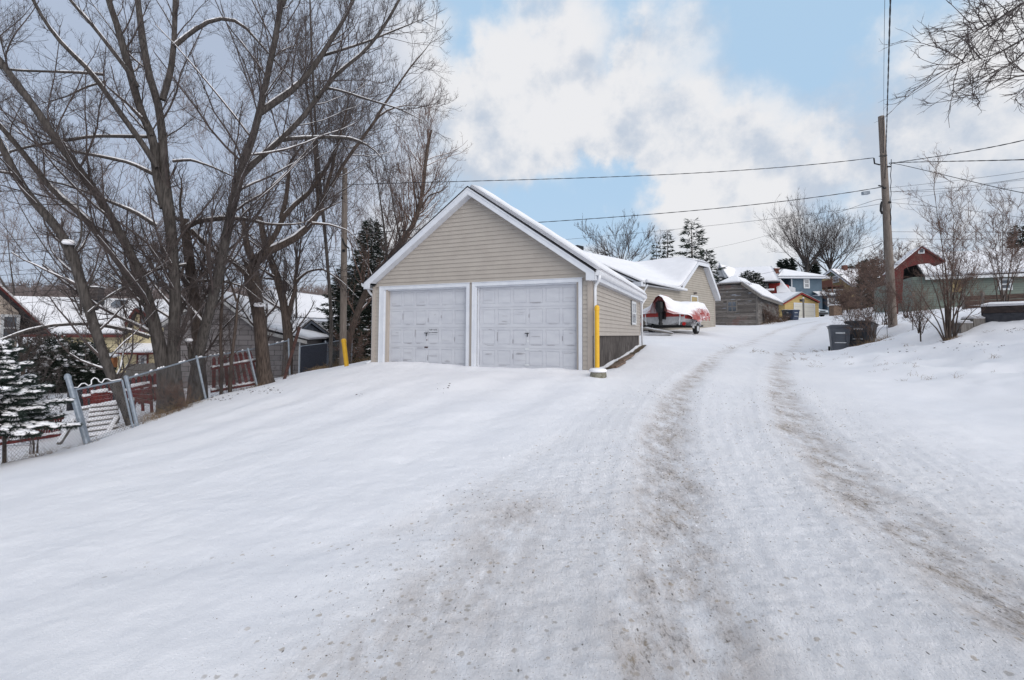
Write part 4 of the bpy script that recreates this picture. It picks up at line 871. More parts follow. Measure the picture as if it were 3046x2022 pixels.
M['redtrim'] = mat('dark red trim', (.13, .028, .025), (.085, .02, .018), rough=.7)
M['redpaint'] = mat('bright red trim', (.33, .035, .03), (.25, .03, .025), rough=.6)
M['doorwhite'] = mat('cream garage door', (.62, .60, .54), (.58, .56, .50), rough=.5, scale=2, lap=.5, lapd=.3)
M['greenwood'] = mat('old board wall with worn paint', (.165, .155, .15), (.085, .078, .075), rough=.95, scale=9, bump=.5, stretch=(.25, .25, 3.2), dirt=(.36, .38, .42), dlo=.60, lap=.125, lapd=.85)
def old_boards():
    m, t, b = new_mat('old flaking board wall'); co = objco(t); sp = t.add('ShaderNodeSeparateXYZ'); t.l.new(co, sp.inputs[0])
    al = t.math('ADD', sp.outputs[0], sp.outputs[1]); q = t.math('DIVIDE', sp.outputs[2], .13); row = t.math('FLOOR', q); fr = t.math('FRACT', q)
    cb = t.add('ShaderNodeCombineXYZ', i_0=t.math('FLOOR', t.math('MULTIPLY', t.math('ADD', al, t.math('MULTIPLY', row, .37)), .6)), i_1=row); wn = t.add('ShaderNodeTexWhiteNoise', noise_dimensions='2D', i_Vector=cb.outputs[0])
    c = t.mix(wn.outputs[0], (.085, .075, .07), (.21, .19, .175))
    mp = t.add('ShaderNodeMapping'); t.l.new(co, mp.inputs[0]); mp.inputs['Scale'].default_value = (.7, .7, 5)
    n = t.noise(mp.outputs[0], 4, 8, .75); n2 = t.noise(co, .8, 3); n3 = t.noise(mp.outputs[0], 1.7, 6, .7)
    c = t.mix(t.math('MULTIPLY', t.ramp(n.outputs[0], .50, .62), .8), c, (.06, .05, .045))
    hi = t.ramp(sp.outputs[2], 1.2, 2.6)
    c = t.mix(t.math('MULTIPLY', t.ramp(n3.outputs[0], .56, .66), t.math('ADD', .35, hi)), c, (.36, .39, .45))
    c = t.mix(t.math('MULTIPLY', t.math('MULTIPLY', t.ramp(n2.outputs[0], .58, .66), t.ramp(n.outputs[0], .35, .55)), .3), c, (.24, .09, .075))
    c = t.mix(t.ramp(fr, 0, .14, .85, 0), c, (.03, .026, .024)); t.l.new(c, b.inputs['Base Color']); b.inputs['Roughness'].default_value = .95
    bp = t.add('ShaderNodeBump'); bp.inputs['Strength'].default_value = .7; bp.inputs['Distance'].default_value = .02; t.l.new(t.math('SUBTRACT', n.outputs[0], fr), bp.inputs['Height']); t.l.new(bp.outputs[0], b.inputs['Normal']); return m
M['greenwood'] = old_boards()

# --- second tan building with the clipped gable, behind the boat
def tan_hall():
    f = Fac(1902, 26.0, 2127.5, 33.0, name='garage_building', label='long tan vinyl building with clipped snowy gable, behind the covered boat', cat='building'); R = f.R; W = f.W
    q = lambda k, pts, off=0.: [f.q(x, y, off) for x, y in zp(k, pts)]
    (g0, g1, rl, pkL, pkR, rr) = q('r1', [(985, 600), (1520, 735), (1478, 672), (1690, 345), (1825, 415), (1982, 822)], -.35)
    zE = (g0[1] + g1[1]) / 2; zE2 = rr[1]
    sL, sR = pkL[0], pkR[0]; zT = (pkL[1] + pkR[1]) / 2 + .1; xm = (sL + sR) / 2; slope = (zT - rr[1]) / (rr[0] - sR)
    Lb = 9.5; ridge = zT + (sR - sL) / 2 * .55; xl = rl[0] - .55
    wl = MB(); wl.box(.0, W, 0, Lb, -.5, zE - .1)
    wl.prism([(xl, zE - .12), (rr[0] - .3, zE - .12), (sR - .02, zT - .2), (sL + .02, zT - .2)], .004, Lb - .01)
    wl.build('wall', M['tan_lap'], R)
    cbm = MB(); cbm.box(W - .09, W + .02, -.02, .08, -.4, zE2 - .1); cbm.box(-.02, .1, -.02, .08, -.4, zE - .1); cbm.build('corner_board', M['vinyl_trim'], R)
    y0, y1 = -.35, Lb + .3; zl_ = rl[1]; xe = g0[0] + .0
    rf = MB(); sn = MB(); tr = MB()
    # main ridge runs back from the clipped gable; the low roof over the gutter side runs up into it
    hip = 1.5; sl1 = (zT - rl[1]) / (sL - rl[0]); gL = g0[0] - .25; zg = zE; run = 5.2; rise = run * .47
    def field(x, y):
        zl1 = np.minimum(zT - (sL - x) * sl1, ridge - (xm - x) * sl1 * .92); zw = zE + (y - y0) * .47; k = .35; m_ = np.maximum(zl1, zw) + np.maximum(k - np.abs(zl1 - zw), 0) ** 2 / (4 * k)
        top_ = zT + np.clip((y - y0) / hip, 0, 1) * (ridge - zT); return np.minimum(m_, top_)
    nu, nv = 44, 30; u = np.linspace(0, 1, nu + 1) ** .9; v = np.linspace(0, 1, nv + 1) ** 1.6; xe_ = sL + (xm - sL) * np.clip(((y1 - y0) * v) / hip, 0, 1)
    Xg = gL + (xe_[None] - gL) * u[:, None]; Yg = np.broadcast_to((y0 + (y1 - y0) * v)[None], Xg.shape); Zg = field(Xg, Yg)
    pq = np.stack([Xg, Yg, Zg], -1).reshape(-1, 3); idx = np.arange((nu + 1) * (nv + 1)).reshape(nu + 1, nv + 1); ring = list(idx[:, 0]) + list(idx[-1, 1:]) + list(idx[-2::-1, -1]) + list(idx[0, -2:0:-1]); kk = len(ring); N_ = len(pq)
    def layer(mb, lo, hi, jit):
        T_ = pq + [0, 0, 1] * (hi * (1 if not jit else (.85 + .3 * fbm(pq * .8 + 5, 3))))[:, None] if jit else pq + [0, 0, hi]
        if jit: e_ = np.minimum(np.minimum(Xg - gL, 9), Yg - y0).ravel(); T_[:, 2] -= hi * .6 * (1 - np.sqrt(np.clip(e_ / .3, 0, 1)))
        mb.add(list(T_) + list(pq + [0, 0, lo]), [(idx[i, j], idx[i + 1, j], idx[i + 1, j + 1], idx[i, j + 1]) for i in range(nu) for j in range(nv)] + [(ring[i], ring[(i + 1) % kk], N_ + ring[(i + 1) % kk], N_ + ring[i]) for i in range(kk)] + [(N_ + idx[i, j], N_ + idx[i, j + 1], N_ + idx[i + 1, j + 1], N_ + idx[i + 1, j]) for i in range(nu) for j in range(nv)])
    layer(rf, -.10, .0, False); layer(sn, .004, .17, True)
    right = [(sR, y0, zT), (rr[0], y0, rr[1]), (rr[0], y1, rr[1]), (xm, y1, ridge), (xm, y0 + hip, ridge)]; front = [(sL, y0, zT), (sR, y0, zT), (xm, y0 + hip, ridge)]
    for s_ in (right, front): rf.slab(s_, .08)
    rf.build('roof', M['shingle'], R)
    snow_sheet(sn, [(sR, y0, zT), (rr[0], y0, rr[1]), (rr[0], y1, rr[1]), (xm, y1, ridge)], .14, 12, 16, .04, 35); snow_sheet(sn, [front[0], front[1], (xm + .02, y0 + hip, ridge), (xm, y0 + hip, ridge)], .13, 8, 8, .03, 36)
    sn.build('roof_snow', M['snow'], R, smooth=True)
    for a, b_ in (((rl[0], zl_), (sL, zT - .02)), ((sR, zT - .02), (rr[0], rr[1]))): tr.prism([a, b_, (b_[0], b_[1] - .26), (a[0], a[1] - .26)], y0 - .02, y0 + .02)
    tr.prism([(sL, zT - .02), (sR, zT - .02), (sR, zT - .25), (sL, zT - .25)], y0 - .018, y0 + .02)
    tr.slab([(sR, y0, zT - .24), (rr[0] - .02, y0, rr[1] - .24), (rr[0] - .02, 0, rr[1] - .24), (sR, 0, zT - .24)], .02)
    tr.box(g0[0] - .45, g0[0], y0, .3, zg - .22, zg + .02)
    tr.prism([(g0[0], 0), (g0[0] - 2.2, 0), (g0[0] - 2.2, .1), (g0[0], .1)], 0, 0)
    tr.build('fascia', M['white'], R)
    rk = MB(); rk.add([(g0[0] - .22, y0, zg + .03), (g0[0] - .22, y0 + run, zg + rise), (g0[0] - .22, y0 + run, zg + rise - .22), (g0[0] - .22, y0, zg - .2), (g0[0] - .18, y0, zg + .03), (g0[0] - .18, y0 + run, zg + rise), (g0[0] - .18, y0 + run, zg + rise - .22), (g0[0] - .18, y0, zg - .2)], [(0, 3, 2, 1), (4, 5, 6, 7), (0, 1, 5, 4), (3, 7, 6, 2), (0, 4, 7, 3)])
    rk.build('rake_board', M['white'], R)
    gu = MB(); gu.tube([(g0[0], y0 - .06, g0[1] - .02), (g1[0], y0 - .06, g1[1] + .04)], .085, 10); gu.build('gutter', M['gutter'], R)
    sf = MB(); sf.box(g0[0], g1[0] - .2, y0, .0, zg - .14, zg - .12); sf.build('soffit', M['white'], R)
    ds = MB(); ds.tube([(g0[0] + .15, y0 - .05, zg - .1), (.12, -.06, zg - .75), (.12, -.06, .0)], .05, 8); ds.build('downspout', M['gutter'], R)
    (a0, a1), (b0, b1) = q('r1', [(1592, 815), (1670, 885)]); a1, b1 = max(a1, b1), min(a1, b1)
    c = MB(); c.box(a0, b0, -.03, .01, b1 - 1.6, a1); o = c.build('door', M['olive_lap'], R)
    c = MB(); c.box(a0 - .1, a0, -.05, .01, b1 - 1.6, a1 + .1); c.box(b0, b0 + .1, -.05, .01, b1 - 1.6, a1 + .1); c.box(a0, b0, -.048, .01, a1, a1 + .1); c.build('door_frame', M['wframe'], o)
    (l0, l1), = q('r1', [(1632, 772)]); c = MB(); c.tube([(l0, -.2, l1), (l0, 0, l1 + .02)], .07, 8); c.build('wall_lamp', M['greypost'], R)
    (v0, v1), = q('r1', [(485, 412)], 1.6); c = MB(); c.box(v0 - .3, v0 + .3, y0 + 3.9, y0 + 4.1, zg + rise - .2, zg + rise + .04); c.build('roof_vent', M['black'], R)
tan_hall()
# --- weathered board shed
def old_shed():
    f = Fac(2110, 38.6, 2255.5, 36.4, name='shed', label='weathered grey board shed with flaking paint and snow on its sagging roof', cat='shed'); R = f.R; W = f.W
    q = lambda pts, off=0.: [f.q(x, y, off) for x, y in zp('r2', pts)]
    (tl, tr_, wr, cb0) = q([(195, 592), (515, 592), (790, 735), (735, 760)]); L = 9.5
    zt = (tl[1] + tr_[1]) / 2; ze = wr[1]; xr = W + .35; pkx = (tl[0] + tr_[0]) / 2; L = 10.5
    w = MB(); w.prism([(0, -.5), (W, -.5), (W, ze - .02), (tr_[0] + .1, zt - .05), (tl[0] - .1, zt - .05), (0, tl[1] - .35)], 0, L); w.build('wall', M['greenwood'], R)
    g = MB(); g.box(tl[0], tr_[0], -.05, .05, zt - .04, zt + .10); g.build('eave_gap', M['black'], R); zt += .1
    c = MB(); c.box(W - .12, W + .03, -.03, .1, -.4, ze - .03); c.build('corner_board', M['greypost'], R)
    rz = zt + .55; r = MB(); s = MB(); y0 = -.3
    A = [(tr_[0], y0, zt), (xr, y0, ze - .12), (xr, L + .2, ze - .12), (pkx, L + .2, rz + .2), (pkx, 1.7, rz + .15)]
    Bq = [(tl[0], y0, zt), (tr_[0], y0, zt), (pkx + .1, 1.7, rz + .15), (pkx - .1, 1.7, rz + .15)]
    Cq = [(-.45, y0, tl[1] - .5), (tl[0], y0, zt), (pkx, 1.7, rz + .15), (pkx, L + .2, rz + .2), (-.45, L + .2, tl[1] - .5)]
    for z in (A, Bq, Cq): r.slab(z, .1)
    r.build('roof', M['greypost'], R)
    snow_sheet(s, Bq, .16, 14, 8, .05, 41); snow_sheet(s, [(tr_[0], y0, zt), (xr, y0, ze - .12), (xr, L + .2, ze - .12), (pkx, L + .2, rz + .25)], .16, 16, 16, .07, 42); snow_sheet(s, [Cq[0], (tl[0], y0, zt), (pkx, L + .2, rz + .2), Cq[4]], .15, 12, 12, .06, 43)
    snow_sheet(s, [(tr_[0] - .05, y0 + .1, zt), (tr_[0] + .6, y0 + .6, zt - .2), (pkx + .4, 3.5, rz), (pkx - .1, 1.6, rz + .15)], .14, 8, 8, .04, 44)
    s.build('roof_snow', M['snow'], R, smooth=True)
    rb = MB(); rb.prism([(tr_[0] - .05, zt + .02), (xr, ze - .12), (xr, ze - .36), (tr_[0] - .05, zt - .2)], y0 - .03, y0 + .02); rb.box(xr - .04, xr, y0, L, ze - .34, ze - .16); rb.build('rake_board', M['greypost'], R)
    (a, b_), = q([(312, 838)]); (c_, d_), = q([(432, 985)]); window(R, a, c_ - .05, d_ + .1, b_ - .03, ft=.11, mull=(1, 2), fm='greypost')
    # side door and patches
    k = MB(); k.box(W + .0, W + .03, L * .70, L * .86, -.3, 1.7); k.build('door', M['greypost'], R)
old_shed()
# --- small yellow garage with red rake
def yellow_garage():
    f = Fac(2336, 54.5, 2437.5, 57.5, name='garage', label='small golden yellow garage with red roof edge at the bend of the alley', cat='garage'); R = f.R; W = f.W
    q = lambda pts, off=0.: [f.q(x, y, off) for x, y in zp('r2', pts)]
    (l, p, r_) = q([(1105, 850), (1350, 706), (1605, 832)], -.3)
    gable_house(f, (l[0], l[1]), (p[0], p[1]), (r_[0], r_[1]), 7.5, 'gold_lap', trim='redpaint', th=.14, sth=.2, seed=51)
    (a, b_, c_) = q([(1240, 865), (1515, 865), (1240, 1085)]); d = MB(); d.box(a[0], b_[0], -.02, .05, -.4, a[1]); o = d.build('garage_door', M['doorwhite'], R)
    e = MB(); e.box(a[0] - .14, a[0], -.06, .02, -.4, a[1] + .14); e.box(b_[0], b_[0] + .14, -.06, .02, -.4, a[1] + .14); e.box(a[0], b_[0], -.058, .02, a[1], a[1] + .14); e.build('door_frame', M['white'], o)
    (u, v), = q([(1348, 818)]); k = MB(); k.box(u - .45, u + .45, -.05, .02, v - .16, v + .14); k.build('gable_vent', M['shingle'], R)
    wp = MB(); wp.tube([(0, 0, -.3), (0, 0, 2.1)], .09, 8); po = wp.build('post', M['greypost']); g = G(2392, 50); po.location = g; tag(po, 'short wooden post standing in front of the cream garage door', 'post')
    cp = MB(); cp.tube([(0, 0, 2.1), (0, 0, 2.16), (0, 0, 2.2)], [.11, .1, .04], 8); cp.build('snow_cap', M['snow'], po)
yellow_garage()
# --- blue two-storey house with hipped roof
def blue_house():
    f = Fac(2356, 72, 2445, 72, zb=3.9, name='house', label='blue two-storey house with hipped snowy roof and brick chimney', cat='house'); R = f.R
    q = lambda pts, off=0.: [f.q(x, y, off) for x, y in zp('r2', pts)]
    (tl, tr_, pkq, ll) = q([(1210, 495), (1625, 495), (1290, 400), (1075, 505)]); W = tr_[0]; z = tl[1]; L = 9; x0 = -1.7
    w = MB(); w.box(0, W, 0, L, -1.5, z); w.box(x0, 0.0, 1.5, L - .1, -1.5, z - .01); w.box(W, W + .4, 1.5, L, -1.5, z - .02); w.build('wall', M['blue_lap'], R)
    e = .7; r = MB(); s = MB(); pk = (W * .32, L / 2, z + 1.9); pk2 = (W * .42, L / 2 + 1, z + 1.9)
    c = [(x0 - e, -e, z), (W + .9, -e, z), (W + .9, L + e, z), (x0 - e, L + e, z)]
    for i, tri in enumerate(((c[0], c[1], pk2, pk), (c[1], c[2], pk2), (c[3], c[0], pk), (c[2], c[3], pk, pk2))):
        r.slab(tri, .12)
        qd = list(tri) if len(tri) == 4 else [tri[0], tri[1], tri[2], tuple(np.array(tri[2]) + [.01, .01, 0])]
        if i != 3: snow_sheet(s, qd, .22, 16, 10, .08, 60 + i)
    r.build('roof', M['shingle'], R); s.build('roof_snow', M['snow'], R, smooth=True)
    fa = MB(); fa.box(x0 - e, W + .9, -e - .03, -e, z - .2, z - .02); fa.box(x0 - e, W + .9, -e, 0, z - .2, z - .17); fa.build('fascia', M['white'], R)
    (a, b_), (c2, d) = q([(1382, 530)])[0], q([(1440, 635)])[0]; window(R, a, c2, d, b_, ft=.16, y=-.08, d=.1)
    (a, b_), (c2, d) = q([(1195, 505)])[0], q([(1210, 700)])[0]; k = MB(); k.tube([(a, -.12, b_), (a, -.12, d)], .08, 6); k.build('downspout', M['gutter'], R)
    ch0, ch1 = q([(1030, 370)])[0], q([(1090, 490)])[0]; k = MB(); k.box(ch0[0], ch1[0], 1.2, 2.4, ch1[1] - 1, ch0[1]); k.box(ch0[0] - .12, ch1[0] + .12, 1.08, 2.52, ch0[1], ch0[1] + .2); k.build('chimney', M['brick'], R)
    k = MB(); k.box(ch0[0] - .1, ch1[0] + .1, 1.1, 2.5, ch0[1] + .2, ch0[1] + .3); k.build('chimney_snow', M['snow'], R)
    # little porch roofs and low wing at the right
    (a, b_), (c2, d) = q([(1500, 728)])[0], q([(1630, 745)])[0]; k = MB(); k.box(a, c2, -1.2, 0, d - .15, d); k.build('door_canopy', M['white'], R); k = MB(); snow_sheet(k, [(a, -1.2, d), (c2, -1.2, d), (c2, 0, b_ + .3), (a, 0, b_ + .3)], .2, 8, 6, .05, 66); k.build('canopy_snow', M['snow'], R, smooth=True)
    (a, b_), (c2, d) = q([(1670, 752)])[0], q([(1880, 1010)])[0]; k = MB(); k.box(a, c2 - .6, -.5, 4, d, b_); k.build('porch_wing', M['blue_lap'], R)
    k = MB(); snow_sheet(k, [(a - .2, -1, b_), (c2 - .1, -1, b_ - .1), (c2 - 1.2, 4, b_ + 1.0), (a - .2, 4, b_ + 1.0)], .25, 10, 8, .06, 67); k.build('wing_snow', M['snow'], R, smooth=True)
    (a, b_), (c2, d) = q([(1685, 800)])[0], q([(1755, 900)])[0]; window(R, a, c2, d, b_, ft=.14, y=-.58, d=.1, mull=(0, 2))
    k = MB(); (a, b_), (c2, d) = q([(1600, 858)])[0], q([(1735, 862)])[0]; k.box(a, c2, -3.2, -3.05, b_ - .08, b_ + .08)
    for i in range(9): x = a + (c2 - a) * i / 8; k.box(x, x + .06, -3.18, -3.08, b_ - 1.5, b_ - .08)
    k.build('railing', M['wframe'], R)
blue_house()
# --- mustard house with a green gable
def green_gable():
    f = Fac(2440, 92, 2522, 84, zb=5, name='house', label='mustard house with dark green gable and two balconies beyond the blue house', cat='house'); R = f.R; W = f.W
    q = lambda pts, off=0.: [f.q(x, y, off) for x, y in zp('r2', pts)]
    (l, p, r_) = q([(1600, 478), (1742, 385), (1990, 560)], -.4); gable_house(f, (l[0] - .3, l[1] - .2), p, (r_[0] + .8, r_[1] - .6), 13, 'olive_lap', sth=.3, th=.3, seed=71)
    k = MB(); k.prism([(l[0] + .8, l[1] - .5), (r_[0] - 1.6, l[1] - .5), (p[0], p[1] - .55)], -.08, -.01); k.build('gable_panel', M['dkgreen'], R)
    for i, (a_, b__) in enumerate((((1690, 565), (1945, 610)), ((1690, 640), (1945, 660)))):
        (a, b_), (c2, d) = q([a_])[0], q([b__])[0]; k = MB(); k.box(a, c2, -2.2, 0, d - .15, d + .02)
        if i == 0:
            k.box(a, c2, -2.2, -2.1, d, b_)
        for x in (a + .1, (a + c2) / 2, c2 - .15): k.box(x, x + .15, -2.18, -2.05, d - 3.4, d)
        k.build('balcony', M['brick'] if i == 0 else M['wframe'], R)
    for a_, b__ in (((1795, 490), (1865, 550)), ((1815, 675), (1880, 740))):
        (a, b_), (c2, d) = q([a_])[0], q([b__])[0]; window(R, a, c2, d, b_, ft=.16, y=-.12, d=.1)
    k = MB(); k.box(p[0] + .3, p[0] + 1.0, 1.5, 2.2, p[1] - 1.2, p[1] + .7); k.build('chimney', M['brick'], R)
    (a, b_), (c2, d) = q([(2035, 500)])[0], q([(2110, 560)])[0]; k = MB(); k.box(W + .5, W + 4.5, 5, 9, d - 2, b_); k.build('dormer', M['white_lap'], R)
green_gable()
# --- red and white house with long snowy roof
def red_house():
    f = Fac(2142, 69, 2330, 63, zb=3.6, name='house', label='red and white house under a long snowy roof behind the weathered shed', cat='house'); R = f.R; W = f.W
    q = lambda pts, off=0.: [f.q(x, y, off) for x, y in zp('r2', pts)]
    (e0, e1) = q([(780, 548), (1040, 548)], -1); (r0, r1_) = q([(240, 375), (925, 385)], 5); zE = e1[1]; zR = r0[1]; lo = q([(1000, 720), (1215, 716)], -1.5); hi_ = q([(1045, 520), (985, 560)], 1.2)
    w = MB(); w.box(.5, e1[0] - .8, 0, 9, -2, zE - .1); w.build('wall', M['white_lap'], R)
    r = MB(); s = MB(); A = [(-.5, -1, zE + .3), (e1[0], -1, zE), (r1_[0], 5, zR - .4), (r0[0], 5, zR)]; r.slab(A, .25)
    LQ = [(lo[0][0], -1.5, lo[0][1]), (lo[1][0], -1.5, lo[1][1]), (hi_[0][0], 1.2, hi_[0][1]), (hi_[1][0], 1.2, hi_[1][1])]; r.slab(LQ, .15); r.build('roof', M['shingle'], R)
    snow_sheet(s, A, .3, 20, 12, .1, 81); snow_sheet(s, LQ, .2, 10, 10, .06, 82); s.build('roof_snow', M['snow'], R, smooth=True)
    k = MB(); k.box(e1[0] - 1.6, e1[0] - .3, -.25, 4, zE - 4.5, zE - .15); k.box(-.4, .6, -.2, 5, -2, zE); k.build('red_corner', M['redpaint'], R)
    k = MB(); (a, b_), (c2, d) = q([(190, 500)])[0], q([(330, 500)])[0]; k.prism([(a, b_), (c2, d), ((a + c2) / 2 - .2, zR - .3)], -1.2, 4); k.build('gable_dormer', M['white_lap'], R)
    sd_ = MB(); mx = (a + c2) / 2 - .2; snow_sheet(sd_, [(a - .3, -1.4, b_ - .15), (mx, -1.4, zR - .2), (mx, 4, zR - .2), (a - .3, 4, b_ - .15)], .22, 10, 10, .05, 83); snow_sheet(sd_, [(mx, -1.4, zR - .2), (c2 + .3, -1.4, d - .15), (c2 + .3, 4, d - .15), (mx, 4, zR - .2)], .22, 10, 10, .05, 84); sd_.build('dormer_snow', M['snow'], R, smooth=True)
    t = MB(); t.prism([(a - .2, b_ - .1), ((a + c2) / 2 - .2, zR + .15), ((a + c2) / 2 - .2, zR - .2), (a + .1, b_ - .2)], -1.35, -1.2); t.prism([((a + c2) / 2 - .2, zR + .15), (c2 + .2, d - .1), (c2 - .1, d - .2), ((a + c2) / 2 - .2, zR - .2)], -1.35, -1.2); t.build('dormer_trim', M['white'], R)
    (a, b_), (c2, d) = q([(870, 575)])[0], q([(925, 665)])[0]; window(R, a, c2, d, b_, ft=.2, y=-.1, d=.12)
    k = MB(); (a, b_), (c2, d) = q([(880, 672)])[0], q([(1000, 720)])[0]; k.box(a, c2 + .2, -2, -1.9, d, b_ - .25); k.build('balcony_rail', M['brick'], R)
    k = MB(); k.box(a, c2 + .2, -2.05, -1.85, b_ - .25, b_); k.build('rail_snow', M['snow'], R)
    for i, (x, y) in enumerate([(355, 410), (885, 425)]):
        (a, b_), = q([(x, y)], 4); k = MB(); k.box(a - .5, a + .5, 3.2, 3.8, b_ - .5, b_ + .1); k.build('roof_vent', M['black'], R)
red_house()
# --- green house behind the brush, with a red gabled canopy
def sage_house():
    f = Fac(2720, 30, 3120, 27.5, zb=2.4, name='house', label='low sage green house with broad snowy roof behind the bushes at right', cat='house'); R = f.R; W = f.W
    q = lambda pts, off=0.: [f.q(x, y, off) for x, y in zp('r3', pts)]
    (e0, e1) = q([(1225, 600), (2240, 548)], -.5); (r0, r1_) = q([(1450, 360), (2240, 322)], 4.5)
    w = MB(); w.box(0, W + 2, 0, 8, -.8, e1[1] - .05); w.build('wall', M['sage_lap'], R)
    r = MB(); A = [(e0[0], -.5, e0[1]), (W + 3, -.5, e1[1] + .02), (W + 3, 4.5, r1_[1] + .05), (r0[0] - 2, 4.5, r0[1])]; r.slab(A, .14); r.slab([A[3], A[2], (W + 3, 9, e1[1]), (r0[0] - 2, 9, e0[1])], .14); r.build('roof', M['shingle'], R)
    s = MB(); snow_sheet(s, A, .2, 24, 12, .08, 91); s.build('roof_snow', M['snow'], R, smooth=True)
    k = MB(); k.box(e0[0], W + 3, -.53, -.5, e0[1] - .2, e0[1] - .02); k.build('fascia', M['wframe'], R)
    (a, b_), (c2, d) = q([(2005, 640)])[0], q([(2100, 720)])[0]; window(R, a, c2, d, b_, ft=.12, y=-.06, d=.08)
    (a, b_), (c2, d) = q([(1500, 640)])[0], q([(1600, 760)])[0]; k = MB(); k.box(a, c2, -.04, 0, d, b_); k.build('door', M['olive_lap'], R)
    f2 = Fac(2658, 27, 2810, 26, zb=2.3, name='gabled_canopy', label='dark red boarded gable end with one leg, covered in snow, right of the pole', cat='canopy'); R2 = f2.R
    q2 = lambda pts, off=0.: [f2.q(x, y, off) for x, y in zp('r3', pts)]
    pts = q2([(900, 555), (1190, 305), (1400, 448), (1170, 470), (1050, 500), (1005, 522), (985, 880), (925, 880)]); k = MB(); k.prism([p for p in reversed(pts)], 0, .12); k.build('gable_boards', M['redtrim'], R2)
    k = MB(); p = pts; k.slab([(p[0][0] - .15, -.1, p[0][1]), (p[1][0], -.1, p[1][1] + .1), (p[1][0], 1.6, p[1][1] + .1), (p[0][0] - .15, 1.6, p[0][1])], .07); k.slab([(p[1][0], -.1, p[1][1] + .1), (p[2][0] + .15, -.1, p[2][1]), (p[2][0] + .15, 1.6, p[2][1]), (p[1][0], 1.6, p[1][1] + .1)], .07); k.build('roof', M['redtrim'], R2)
    s = MB(); snow_sheet(s, [(p[0][0] - .15, -.1, p[0][1] + .02), (p[1][0], -.1, p[1][1] + .12), (p[1][0], 1.6, p[1][1] + .12), (p[0][0] - .15, 1.6, p[0][1] + .02)], .1, 10, 8, .03, 95); snow_sheet(s, [(p[1][0], -.1, p[1][1] + .12), (p[2][0] + .15, -.1, p[2][1] + .02), (p[2][0] + .15, 1.6, p[2][1] + .02), (p[1][0], 1.6, p[1][1] + .12)], .1, 10, 8, .03, 96); s.build('roof_snow', M['snow'], R2, smooth=True)
    (a, b_), = q2([(1185, 335)]); window(R2, a - .09, a + .09, b_ - .1, b_ + .1, ft=.05, y=-.05, mull=(0, 1))
    k = MB(); k.box(p[0][0] + .3, p[0][0] + .45, 1.3, 1.45, -.5, p[0][1]); k.build('leg', M['redtrim'], R2)
    # white tarpaulin roof sheet beneath
    # board fence
    A = P(2862, 900, 24); B = P(3120, 895, 21); k = MB(); R3 = empty('board_fence', (A[0], A[1], gz(A[0], A[1])), 0, 'old brown horizontal board fence in front of the green house', 'fence')
    for i in range(5):
        z0 = 2.45 + i * .245; k.bar((A[0], A[1], z0), (B[0], B[1], z0 - .05), .03, .225)
    k.build('boards', M['oldboard'], R3, world=True); k = MB()
    for t in np.linspace(0, 1, 5): c = A * (1 - t) + B * t; z0 = 2.4; k.box(c[0] - .06, c[0] + .06, c[1] - .12, c[1] - .02, z0 - .8, z0 + 1.30)
    k.build('post', M['greypost'], R3, world=True)
M['oldboard'] = mat('old brown boards', (.17, .115, .09), (.09, .06, .05), rough=.95, scale=10, bump=.4, stretch=(.3, .3, 3), snow=(.7, .95, .8, 5))
sage_house()
# --- dark timber bed with snow on top at the right edge
def timber_bed():
    a = P(2925, 912, 14.2); b_ = P(3130, 908, 13.0); g = min(gz(a[0], a[1]), gz(b_[0], b_[1])); R = empty('timber_platform', (a[0], a[1], g), 0, 'low black timber retaining box with a thick snow cushion at the right edge', 'retaining wall')
    t = (b_ - a); t[2] = 0; t /= np.linalg.norm(t); n = np.array([-t[1], t[0], 0]); L = 3.6; zt = a[2]
    for i, (h0, h1) in enumerate(((-.02, -.20), (-.21, -.62))):
        k = MB(); p = a.copy(); k.bar(p + [0, 0, (h0 + h1) / 2], p + t * L + [0, 0, (h0 + h1) / 2], .16, h0 - h1); k.build('timber', M['darktimber'] if i else M['darkwood'], R, world=True)
    k = MB(); k.bar(a + n * .1 + [0, 0, -.3], a + n * 2 + [0, 0, -.3], .16, .6); k.build('timber', M['darkwood'], R, world=True)
    s = MB(); snow_sheet(s, [a - t * .05 - n * .08, a + t * L - n * .08, a + t * L + n * 2.2, a - t * .05 + n * 2.2], .13, 20, 12, .08, 97); s.build('snow_cushion', M['snow'], R, world=True, smooth=True)
    
    for x0, x1, h in ((-.42, -.06, .16), (-.8, -.44, .02)): s = MB(); s.box(a[0] + x0, a[0] + x1, a[1] - .1, a[1] + .3, g - .4, g + h); s.build('step_block', M['greypost'], R, world=True); s = MB(); snow_sheet(s, [(a[0] + x0, a[1] - .1, g + h), (a[0] + x1, a[1] - .1, g + h), (a[0] + x1, a[1] + .3, g + h), (a[0] + x0, a[1] + .3, g + h)], .09, 8, 8, .03, 3); s.build('step_snow', M['snow'], R, world=True, smooth=True)
M['darkwood'] = mat('near black treated timber', (.06, .045, .042), (.03, .024, .024), rough=.9, scale=8, bump=.3)
M['darktimber'] = mat('blue black timber', (.035, .037, .045), (.06, .06, .068), rough=.9, scale=9, bump=.4, snow=(.3, .9, .3, 9))
timber_bed()

